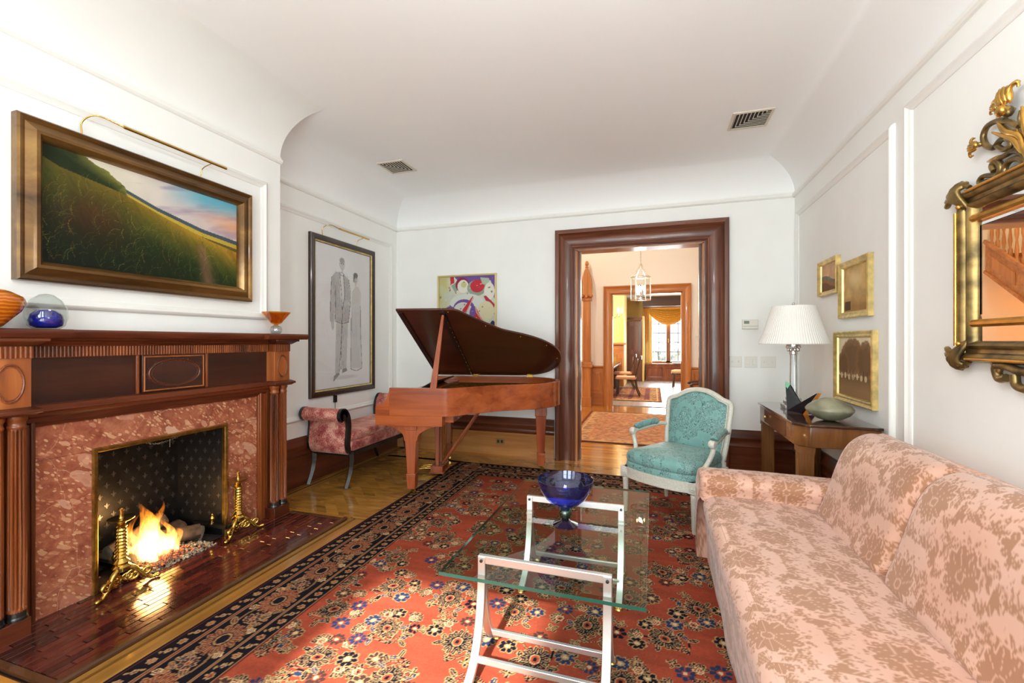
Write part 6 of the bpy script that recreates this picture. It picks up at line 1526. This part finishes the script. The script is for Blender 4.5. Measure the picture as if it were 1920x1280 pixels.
# staircase along the left side of the hall, rising away
str_ = thing('staircase', 'oak staircase with turned balusters seen reflected in the mirror', 'staircase', (-2.75, 5.62, 0))
run, rise = .27, .19; n = 15
for k in range(n):
    ob('tread', B(-1.12, .03, run*k-.02, run*(k+1), rise*(k+1)-.03, rise*(k+1)), HALLOAKX, str_)
    ob('riser', B(-1.12, .0, run*k, run*k+.015, rise*k, rise*(k+1)-.03), HALLOAKX, str_)
    for j in (0, 1):
        y = run*(k+.25+.5*j); z = rise*(k+1)+.12
        ob('baluster', MB().lathe([(.028,z),(.028,z+.1),(.015,z+.13),(.026,z+.24),(.014,z+.42),(.02,z+.46),(.026,z+.5),(.026,z+.6)], (.0,y,0), 10), HALLOAK, str_, smooth=40)
sl = rise/run
ob('string', MB().prism([(-.05,-.0),(.30,0),(run*n,sl*run*n-.30),(run*n,sl*run*n+.20),(-.05,.22)], .0, .05, 'yz'), HALLOAKX, str_, bevel=.004)
ob('string_moulding', MB().bar((.06,-.0,.27),(.06,run*n,.27+sl*run*n),.04,.06).bar((.06,.30,.03),(.06,run*n,-.25+sl*run*n),.03,.04), HALLOAKX, str_)
for k in range(5):
    y = .5+.72*k; ob('string_panel', MB().prism([(y,sl*y-.10),(y+.55,sl*(y+.55)-.10),(y+.55,sl*(y+.55)+.10),(y,sl*y+.10)], .05, .062, 'yz'), HALLOAK, str_)
ob('handrail', MB().bar((.0,0,.95),(.0,run*n,.95+sl*run*n),.06,.07), HALLOAKX, str_, bevel=.012)
# hall rug
def small_rug(name, label, x0, x1, y0, y1, field, bord, acc, seed, stripes=False):
    c = Canvas(x1-x0, y1-y0, .02, field); w, h = c.w, c.h; al = (slice(None), slice(None)); D = np.minimum(np.minimum(c.X, w-c.X), np.minimum(c.Y, h-c.Y))
    n = vn(c.X*18, c.Y*18, seed); c.put(al, n > .55, acc, .6); c.put(al, vn(c.X*25, c.Y*25, seed+4) > .68, bord, .8)
    c.put(al, D < .28, bord); c.put(al, (D < .28)*(vn(c.X*22, c.Y*22, seed+9) > .5), acc, .7); c.put(al, (D < .30)*(D > .27), field); c.put(al, D < .05, (120,70,50)); c.put(al, (D > .1)*(D < .12), (214,180,140))
    if stripes: c.put(al, (np.sin(c.X*16) > .6)*(D > .3), (96,52,60), .7)
    t = thing(name, label, 'rug', (x0, y0, 0)); c.mesh('rug_pile', (0,0,.011), (1,0,0), (0,1,0), bpy.data.materials['wool_rug_pile'], t)
    ob('rug_backing', B(.002, w-.002, .002, h-.002, .001, .0105), bpy.data.materials['rug_backing'], t)
small_rug('hall_rug', 'faded orange patterned rug on the hall floor beyond the doorway', -1.18, 1.2, 6.15, 8.85, (190,136,106), (204,162,122), (152,112,92), 3)
# lantern
LX, LY = -.19, 7.35
ln = thing('hall_lantern', 'glass cylinder lantern hanging on a chain in the hall', 'lantern', (LX, LY, 2.06)); SLV = plain('pale_nickel', (220,214,200), .25, metal=1.0)
ob('glass_cylinder', MB().lathe([(.148,.02),(.148,.36)], (0,0,0), 32, cap=False), thin_glass('lantern_glass', (246,248,246), base=.05), ln, smooth=60)
for z in (.0, .36): ob('hoop', MB().tube([(.15*math.cos(a),.15*math.sin(a),z+.01) for a in np.linspace(0,2*math.pi,33)[:-1]], .009, 6, closed=True), SLV, ln, smooth=60)
for k in range(6):
    a = 2*math.pi*k/6; ca, sa = math.cos(a)*.15, math.sin(a)*.15
    ob('rib', MB().tube([(ca,sa,.0),(ca,sa,.37)], .006, 6), SLV, ln)
    ob('crown_arm', MB().tube(cr([(ca,sa,.37),(ca*.8,sa*.8,.42),(ca*.35,sa*.35,.50),(0,0,.60)], 5), .006, 6), SLV, ln, smooth=60)
BULB = plain('lit_candle_bulb', (255,240,210), .4, emis=(255,226,180), es=14)
for k in range(4):
    a = 2*math.pi*k/4+.4; cd = ob('candle', MB().lathe([(.011,.08),(.011,.18)], (.06*math.cos(a),.06*math.sin(a),0), 10), WHITEP, ln)
    ob('bulb', MB().lathe([(.004,.18),(.014,.20),(.012,.225),(.002,.245)], (.06*math.cos(a),.06*math.sin(a),0), 10), BULB, cd, smooth=60)
ob('candle_plate', MB().lathe([(.09,.07),(.09,.08)], (0,0,0), 20), SLV, ln)
q = MB(); z = .60
while z < HZ-2.06-.03:
    q.tube([(.010*math.cos(a) if int(z*40) % 2 else 0, 0 if int(z*40) % 2 else .010*math.cos(a), z+.016*math.sin(a)+.014) for a in np.linspace(0,2*math.pi,9)[:-1]], .003, 5, closed=True); z += .025
ob('chain', q, SLV, ln, smooth=60); ob('ceiling_rose', MB().lathe([(.06,HZ-2.06-.001),(.055,HZ-2.06-.02),(.015,HZ-2.06-.04)], (0,0,0), 20), SLV, ln, smooth=40)
point('lantern_light', (LX, LY, 2.27), 74, (.96,.98,1.0), .03)
# unseen ceiling globe added to light the stairs
o = ob('added_stair_globe', MB().sphere((0,0,-.12), .12, 20, 14).lathe([(.06,0),(.06,-.03)], (0,0,0), 20), plain('lit_opal_globe', (255,236,200), .4, emis=(255,220,165), es=5), smooth=60); o.location = (-2.0, 7.4, HZ)
tag(o, 'opal globe added out of view on the hall ceiling to light the stairs', 'lamp'); point('added_globe_light', (-2.0, 7.4, HZ-.42), 150, (1.0,.88,.70), .12)
# dark wooden chair and chest at the right of the hall, seen past the armchair
hc = thing('hall_armchair', 'dark wooden armchair with orange seat glimpsed behind the teal armchair', 'chair', (.86, 8.25, .0115), R(-90))
DKW = wood('dark_chair_wood', (40,20,14), (64,34,24), (84,50,36), 'z', .3, .4, 16)
for sx in (-.24,.24):
    for y in (-.22,.22): ob('leg', MB().taper((sx,y,0),(.018,.018),(sx,y,.42),(.026,.026)), DKW, hc)
    ob('arm', MB().tube(cr([(sx,.24,.66),(sx,.0,.68),(sx,-.2,.67),(sx,-.27,.64)], 5), .02, 8), DKW, hc, smooth=60); ob('arm_support', MB().tube(cr([(sx,-.24,.65),(sx,-.20,.55),(sx,-.22,.42)], 5), .018, 8), DKW, hc, smooth=60)
    ob('back_post', MB().taper((sx,.23,.42),(.02,.02),(sx*.95,.30,.98),(.016,.016)), DKW, hc)
ob('seat', B(-.26,.26,-.25,.25,.40,.47), plain('orange_seat', (206,84,52), .7), hc, bevel=.02, seg=3); ob('back_rail', B(-.24,.24,.28,.31,.86,.97), DKW, hc, bevel=.006); ob('back_splat', B(-.06,.06,.26,.28,.46,.87), DKW, hc)
hk = thing('hall_chest', 'dark wooden chest at the right side of the hall', 'chest', (1.50, 8.35, 0))
ob('body', B(-.2,.24,-.35,.35,0,.80), DKW, hk, bevel=.006); ob('top', B(-.22,.26,-.37,.37,.80,.83), DKW, hk, bevel=.005)
for z in (.12,.35,.58): d_ = ob('drawer', B(-.21,-.2,-.32,.32,z,z+.20), DKW, hk, bevel=.003); ob('knob', MB().sphere((-.222,0,z+.1), .014, 8, 6), BRASSD, d_)
# pale wall sketch (switch and small branch sconce) on the far hall wall
o = thing('branch_sconce', 'small white branch-shaped wall sconce right of the dining doorway', 'sconce', (.95, HY, 1.55)); q = MB()
ob('branch', q.tube(cr([(-.12,-.03,-.05),(0,-.05,.0),(.12,-.03,.12)], 5), .008, 6).tube(cr([(0,-.05,0),(.06,-.06,-.03)], 4), .007, 6).tube(cr([(0.0,-.05,.01),(-.05,-.05,.08)], 4), .006, 6), WHITEP, o, smooth=60); ob('back_plate', B(-.03,.03,-.012,0,-.05,.05), WHITEP, o)

# ------------------------------------------------------------------ dining room
DY0, DY1, DXL, DXR = HY+.16, 17.1, -3.2, 2.6
struct('floor_dining', B(DXL, DXR, DY0, DY1+.2, -.12, 0), wood('dining_floor', (104,84,76), (140,120,112), (164,146,138), 'y', .38, .2, 12), 'polished wood floor of the dining room', 'floor')
struct('ceiling_dining', B(DXL, DXR, DY0, DY1+.2, 2.95, 3.05), CEIL, 'dining room ceiling beyond the second doorway', 'ceiling')
struct('wall_dining_left', B(DXL-.1, DXL, DY0, DY1+.2, 0, 2.95), DINEW, 'yellow side wall of the dining room', 'wall'); struct('wall_dining_right', B(DXR, DXR+.1, DY0, DY1+.2, 0, 2.95), DINEW, 'yellow right wall of the dining room', 'wall')
WX0, WX1, WZ0, WZ1 = -.12, 1.18, .62, 2.45
w = MB().box(DXL, WX0, DY1, DY1+.15, 0, 2.95).box(WX1, DXR, DY1, DY1+.15, 0, 2.95).box(WX0, WX1, DY1, DY1+.15, 0, WZ0).box(WX0, WX1, DY1, DY1+.15, WZ1, 2.95)
struct('wall_dining_far', w, DINEW, 'yellow window wall at the end of the dining room', 'wall')
struct('beam_dining', B(-.35, 1.5, DY1-1.2, DY1-.02, 2.62, 2.949), wood('dark_beam', (44,24,16), (66,38,26), (84,52,38), 'x', .4, .2, 12), 'dark wooden soffit above the dining room window', 'soffit')
WF = wood('window_oak', (96,58,40), (140,92,66), (164,116,86), 'z', .35, .3, 16)
wn = thing('window_4', 'dark wood casement window with small panes at the end of the dining room', 'window', ((WX0+WX1)/2, DY1, 0), kind='structure'); hwn = (WX1-WX0)/2
ob('window_frame', MB().box(-hwn,-hwn+.06,0,.12,WZ0,WZ1).box(hwn-.06,hwn,0,.12,WZ0,WZ1).box(-hwn,hwn,0,.12,WZ1-.06,WZ1).box(-hwn,hwn,-.02,.12,WZ0,WZ0+.06), WF, wn); ob('mullion', B(-.075,.075,-.02,.12,WZ0,WZ1), WF, wn, bevel=.01)
ob('latch', B(-.008,.008,-.05,-.02,1.35,1.50), BRASS, wn)
MUN = plain('muntin_dark', (78,56,58), .5)
for s in (-1, 1):
    a, b = (-hwn+.06, -.075) if s < 0 else (.075, hwn-.06)
    ob('muntin', B((a+b)/2-.012,(a+b)/2+.012,.04,.07,WZ0+.06,WZ1-.06), MUN, wn)
    for k in range(1, 5): z = WZ0+.06+(WZ1-WZ0-.12)*k/5; ob('muntin', B(a,b,.04,.07,z-.011,z+.011), MUN, wn)
    for k in range(5):
        z0 = WZ0+.06+(WZ1-WZ0-.12)*k/5+.011; z1 = WZ0+.06+(WZ1-WZ0-.12)*(k+1)/5-.011
        for c0, c1 in ((a,(a+b)/2-.012),((a+b)/2+.012,b)): ob('pane', B(c0,c1,.053,.057,z0,z1), PANE, wn)
# garden beyond the window
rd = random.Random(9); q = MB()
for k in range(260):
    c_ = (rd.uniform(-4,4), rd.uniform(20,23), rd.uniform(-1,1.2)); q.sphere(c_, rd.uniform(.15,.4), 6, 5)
o = ob('garden_shrubbery', q.jit(.06), plain('overbright_leaves', (196,216,200), .8, nscale=4, namp=.3), kind='stuff', smooth=60); tag(o, 'green shrubbery with leaves lightened for daylight glare outside the dining room window', 'shrubbery', kind='stuff')  # leaf colour lightened to stand for bright overexposed daylight
GOLDC = plain('gold_drapery', (216,160,62), .5, sheen=.4, nscale=30, namp=.1); CRMC = plain('cream_curtain', (236,220,176), .7, sheen=.2)
sw = thing('swag_valance', 'gold silk swag valance draped over the dining room window', 'drapery', (.53, DY1-.14, 2.62)); P = []
for t in np.linspace(0, 1, 12):
    P.append([(-.78+1.56*u, -.03-.03*math.sin(t*38+u*2)*math.sin(math.pi*u)-.10*math.sin(math.pi*t)*math.sin(math.pi*u), -.02-t*(.10+.50*math.sin(math.pi*u))) for u in np.linspace(0, 1, 30)])
q = MB(); P2 = []
for t in np.linspace(0, 1, 60): P2.append([(-.78+1.56*u, -.04-.035*(.5+.5*math.sin(t*44))*math.sin(math.pi*u)-.08*math.sin(math.pi*t)*math.sin(math.pi*u), -.02-t*(.08+.52*math.sin(math.pi*u))) for u in np.linspace(0, 1, 28)])
ob('swag', q.grid(P2), GOLDC, sw, smooth=60)
for s, L_ in ((-1,1.35),(1,1.2)):
    P3 = [[(s*(.74+.02*k+.02*math.sin(k*2.2)), -.06+.03*math.sin(k*2.0), -.02-(t)*(L_-.09*k)) for t in np.linspace(0,1,8)] for k in np.linspace(0,8,33)/1.0]
    P3 = [[(s*(.72+.022*k), -.06+.03*math.sin(k*2.4), -t*(L_-.10*abs(k-2))) for t in np.linspace(0,1,8)] for k in np.linspace(0,8,33)]
    ob('jabot', MB().grid(P3), GOLDC, sw, smooth=60)
def curtain(label, x0, x1, y=DY1-.10):
    P = [[(x, y+.03*math.sin((x-x0)*70), z) for z in (.62,1.2,1.9,2.55)] for x in np.linspace(x0, x1, 48)]
    o = ob('curtain', MB().grid(P), CRMC, smooth=60); tag(o, label, 'curtain')
curtain('cream curtain hanging left of the dining room window', -.30, -.03)
curtain('cream curtain hanging right of the dining room window', 1.15, 1.42)
ws = thing('panelled_bench', 'panelled wooden bench below the dining room window', 'cabinet', (.53, DY1-.02, 0)); DW = wood('dining_oak', (96,46,24), (134,70,40), (160,96,60), 'z', .35, .3, 14)
ob('body', B(-.78,1.0,-.38,-.02,0,.56), DW, ws); ob('seat_board', B(-.80,1.03,-.42,0,.56,.60), DW, ws, bevel=.006)
for x in (-.47,.12,.71): ob('door_panel', MB().molding([(x-.28,.09),(x+.28,.09),(x+.28,.48),(x-.28,.48)], [(0,0),(0,.012),(.03,.012),(.05,.002),(.05,0)], (0,-.38,0), (1,0,0), (0,0,1), (0,-1,0)), DW, ws, smooth=30)
# far door and wall
struct('wall_dining_nook', MB().box(-2.4, -1.42, DY1-1.0, DY1-.85, 0, 2.95).box(-.36,-.30,DY1-.98,DY1,0,2.3), DINEW, 'yellow wall piece beside the far panelled door', 'wall')
dd = thing('door_3', 'panelled brown wooden door standing ajar at the end of the dining room', 'door', (-.74, DY1-.9, 0), kind='structure'); DB = wood('far_door_oak', (84,44,28), (114,64,42), (136,84,58), 'z', .35, .3, 14)
ob('casing', MB().molding([(.42,0),(.42,2.25),(-.70,2.25),(-.70,0)], [(0,0),(0,.05),(.09,.04),(.09,0)], (0,0,0), (1,0,0), (0,0,1), (0,-1,0), closed=False), DB, dd)
ob('door_leaf', B(-.25,.34,.0,.04,0,2.12), DB, dd, bevel=.005)
for z0, z1 in ((.2,.95),(1.1,1.95)): ob('door_panel', B(-.14,.24,-.008,0,z0,z1), DB, dd, bevel=.01)
ob('handle', MB().sphere((-.20,-.04,1.0),.03,8,6), BRASS, dd); ob('passage_shade_sheet', B(-.62,-.25,.05,.06,0,2.12), plain('passage_shade_grey', (110,106,110), .8), dd)  # flat grey sheet stands for the dim passage behind the door
# chimney breast in the dining room with mantel, firescreen
struct('wall_dining_breast', B(-2.6, -.86, 14.2, 15.6, 0, 2.95), DINEW, 'yellow chimney breast in the dining room behind the chandelier', 'wall')
dm = thing('dining_mantel', 'orange oak mantel on the dining room chimney breast', 'fireplace', (-1.6, 14.2, 0))
ob('shelf', B(-.78,.80,-.18,0,1.30,1.36), HALLOAKX, dm, bevel=.01); ob('frieze', B(-.70,.72,-.10,0,1.0,1.30), HALLOAKX, dm)
for x in (-.70,.50): ob('pilaster', B(x,x+.22,-.10,0,0,1.0), HALLOAK, dm); ob('pilaster_panel', B(x+.05,x+.17,-.115,-.10,.2,.9), HALLOAK, dm, bevel=.006)
ob('fire_surround', B(-.48,.50,-.03,0,0,1.0), GOLDP, dm)
# chandelier
CHX, CHY = -1.12, 12.4
cd = thing('chandelier', 'crystal chandelier with lit candle bulbs in the dining room', 'chandelier', (CHX, CHY, 2.0)); CR = thin_glass('chandelier_crystal', (250,248,240), base=.25)
ob('stem', MB().lathe([(.01,0),(.05,.06),(.02,.14),(.06,.22),(.02,.32),(.03,.45),(.008,.55),(.008,.94)], (0,0,0), 12), BRASSD, cd, smooth=50)
for k in range(8):
    a = 2*math.pi*k/8; ca, sa = math.cos(a), math.sin(a)
    ar = ob('arm', MB().tube(cr([(.03*ca,.03*sa,.16),(.14*ca,.14*sa,.06),(.26*ca,.26*sa,.10),(.30*ca,.30*sa,.18)], 5), .008, 6), BRASSD, cd, smooth=60)
    ob('bulb', MB().lathe([(.012,.18),(.012,.24),(.018,.27),(.012,.30),(.002,.33)], (.30*ca,.30*sa,0), 8), BULB, ar, smooth=60)
    q = MB()
    for j in range(4): q.sphere((.30*ca,.30*sa,.15-.045*j), .015, 6, 4, (1,1,1.5)); q.sphere(((.20-.04*j)*ca,(.20-.04*j)*sa,.02-.02*j), .012, 6, 4)
    ob('crystal_drops', q, CR, ar, kind='stuff')
point('chandelier_light', (CHX, CHY, 2.36), 560, (1.0,.85,.6), .05)
# dining table and chairs
small_rug('dining_rug', 'red and tan patterned rug under the dining table', -2.6, .2, 10.7, 13.95, (150,100,80), (180,142,98), (104,66,60), 8, True)
dt = thing('dining_table', 'dark polished dining table glimpsed through both doorways', 'table', (-1.6, 12.6, .012)); ob('table_top', B(-.65,.65,-1.4,1.4,.70,.74), DKW, dt, bevel=.008); ob('table_apron', B(-.55,.55,-1.3,1.3,.62,.70), DKW, dt)
for x in (-.5,.5):
    for y in (-1.2,1.2): ob('leg', MB().lathe([(.03,0),(.04,.1),(.03,.3),(.05,.5),(.05,.62)], (x,y,0), 12), DKW, dt, smooth=50)
o = ob('flower_arrangement', MB(), None) if False else None
PCS = plain('peach_seat_fabric', (206,150,118), .8)
def dchair():
    t = thing('dining_chair', '', 'chair', (0,0,.012), group='dark dining chairs with peach seats')
    for sx in (-.22,.22):
        ob('leg', MB().taper((sx,-.22,0),(.016,.016),(sx,-.22,.44),(.024,.024)), DKW, t); ob('leg', MB().tube(cr([(sx,.34,0),(sx,.26,.2),(sx,.23,.44)], 5), .02, 6), DKW, t, smooth=60)
        ob('back_post', MB().tube(cr([(sx,.23,.42),(sx,.26,.65),(sx,.34,.92),(sx,.37,1.0)], 5), .018, 6), DKW, t, smooth=60)
    ob('seat', B(-.25,.25,-.26,.25,.42,.49), PCS, t, bevel=.02, seg=3); ob('crest_rail', B(-.23,.23,.34,.385,.92,1.02), DKW, t, bevel=.008); ob('splat', B(-.05,.05,.26,.29,.46,.94), DKW, t, bevel=.004)
    return t
c0 = dchair(); c0.location = (-.66, 11.75, .012); c0.rotation_euler = (0,0,R(-90)); c0['label'] = 'dark dining chair with peach seat standing clear of the table end on its right'
dup(c0, (-1.30, 10.98, .012), R(180), 'dark dining chair at the near head of the dining table')
dup(c0, (-.85, 13.4, .012), R(-90), 'dark dining chair farther back on the right side of the dining table')
o = thing('upholstered_stool', 'small stool with pale cushion near the dining room window', 'stool', (.72, 14.3, .0)); ob('cushion', MB().lathe([(.18,.44),(.20,.47),(.19,.52),(.10,.545),(.01,.55)], (0,0,0), 20), plain('pale_cushion', (226,190,160), .8), o, smooth=60); ob('seat_ring', MB().lathe([(.19,.40),(.2,.42),(.19,.44)], (0,0,0), 20), DKW, o)
for k in range(4): a = 2*math.pi*k/4+.6; ob('leg', MB().tube([(.15*math.cos(a),.15*math.sin(a),.41),(.19*math.cos(a),.19*math.sin(a),0.004)], .018, 6), DKW, o)
o = ob('silver_tray', MB().lathe([(.16,0),(.19,.01),(.2,.03),(.19,.03),(.17,.015)], (0,0,0), 24), SILVER, smooth=50); o.location = (.85, DY1-.24, .601); tag(o, 'round silver tray on the panelled bench under the dining window', 'tray')
o = ob('candlestick', MB().lathe([(.05,0),(.05,.01),(.015,.03),(.02,.15),(.012,.3),(.03,.34),(.012,.36),(.012,.46)], (0,0,0), 12), BLACKM, smooth=50); o.location = (1.02, DY1-.2, .601); tag(o, 'dark candlestick at the right of the panelled bench under the dining window', 'candlestick')

# ------------------------------------------------------------------ unseen helpers: pendant added to brighten the room, awnings added to block sun
pd = thing('added_fill_pendant', 'white opal pendant globe added out of view to brighten the living room', 'lamp', (-.15, .95, ZC))
ob('ceiling_rose', MB().lathe([(.07,-.001),(.065,-.02),(.02,-.035)], (0,0,0), 20), BRASSD, pd, smooth=40); ob('stem', MB().tube([(0,0,-.03),(0,0,-.50)], .008, 8), BRASSD, pd)
ob('opal_globe', MB().sphere((0,0,-.62), .12, 24, 16), plain('lit_opal', (250,246,240), .4, emis=(255,246,232), es=9), pd, smooth=60)
for i in range(4):
    a = math.pi/4+math.pi/2*i; point('added_fill_light', (-.15+.2*math.cos(a), .95+.2*math.sin(a), ZC-.62), 16, (.98,.98,1.0), .08)
for x, nm in ((-2.35,'first'),(.45,'third')):  # unseen awnings put here to keep sun off hearth and sofa
    o = ob('window_awning', MB().prism([(-1.95,2.95),(-2.75,2.15),(-2.75,1.2),(-2.74,1.2),(-2.73,2.14),(-1.95,2.93)], x-.75, x+.75, 'yz'), plain('sun_block_canvas_'+nm, (226,220,204), .8)); tag(o, 'canvas awning added outside the %s rear window to block the sun' % nm, 'awning')

o = thing('added_stair_sconce', 'small brass wall sconce added out of view to light under the staircase', 'sconce', (HXL, 8.7, 1.75)); ob('back_plate', MB().lathe([(.06,0),(.05,.012),(.012,.016)], (0,0,0), 16).xf(Matrix.Rotation(R(90),4,'Y')), BRASSD, o, smooth=40)
ob('arm', MB().tube(cr([(.01,0,0),(.08,0,-.03),(.10,0,.04)], 5), .008, 8), BRASSD, o, smooth=60); ob('bulb', MB().sphere((.10,0,.08), .035, 12, 8), BULB, o, smooth=60)
point('added_sconce_light', (HXL+.30, 8.7, 1.85), 95, (1.0,.82,.48), .04)  # sconce and light added, unseen, to brighten the wall below the stairs
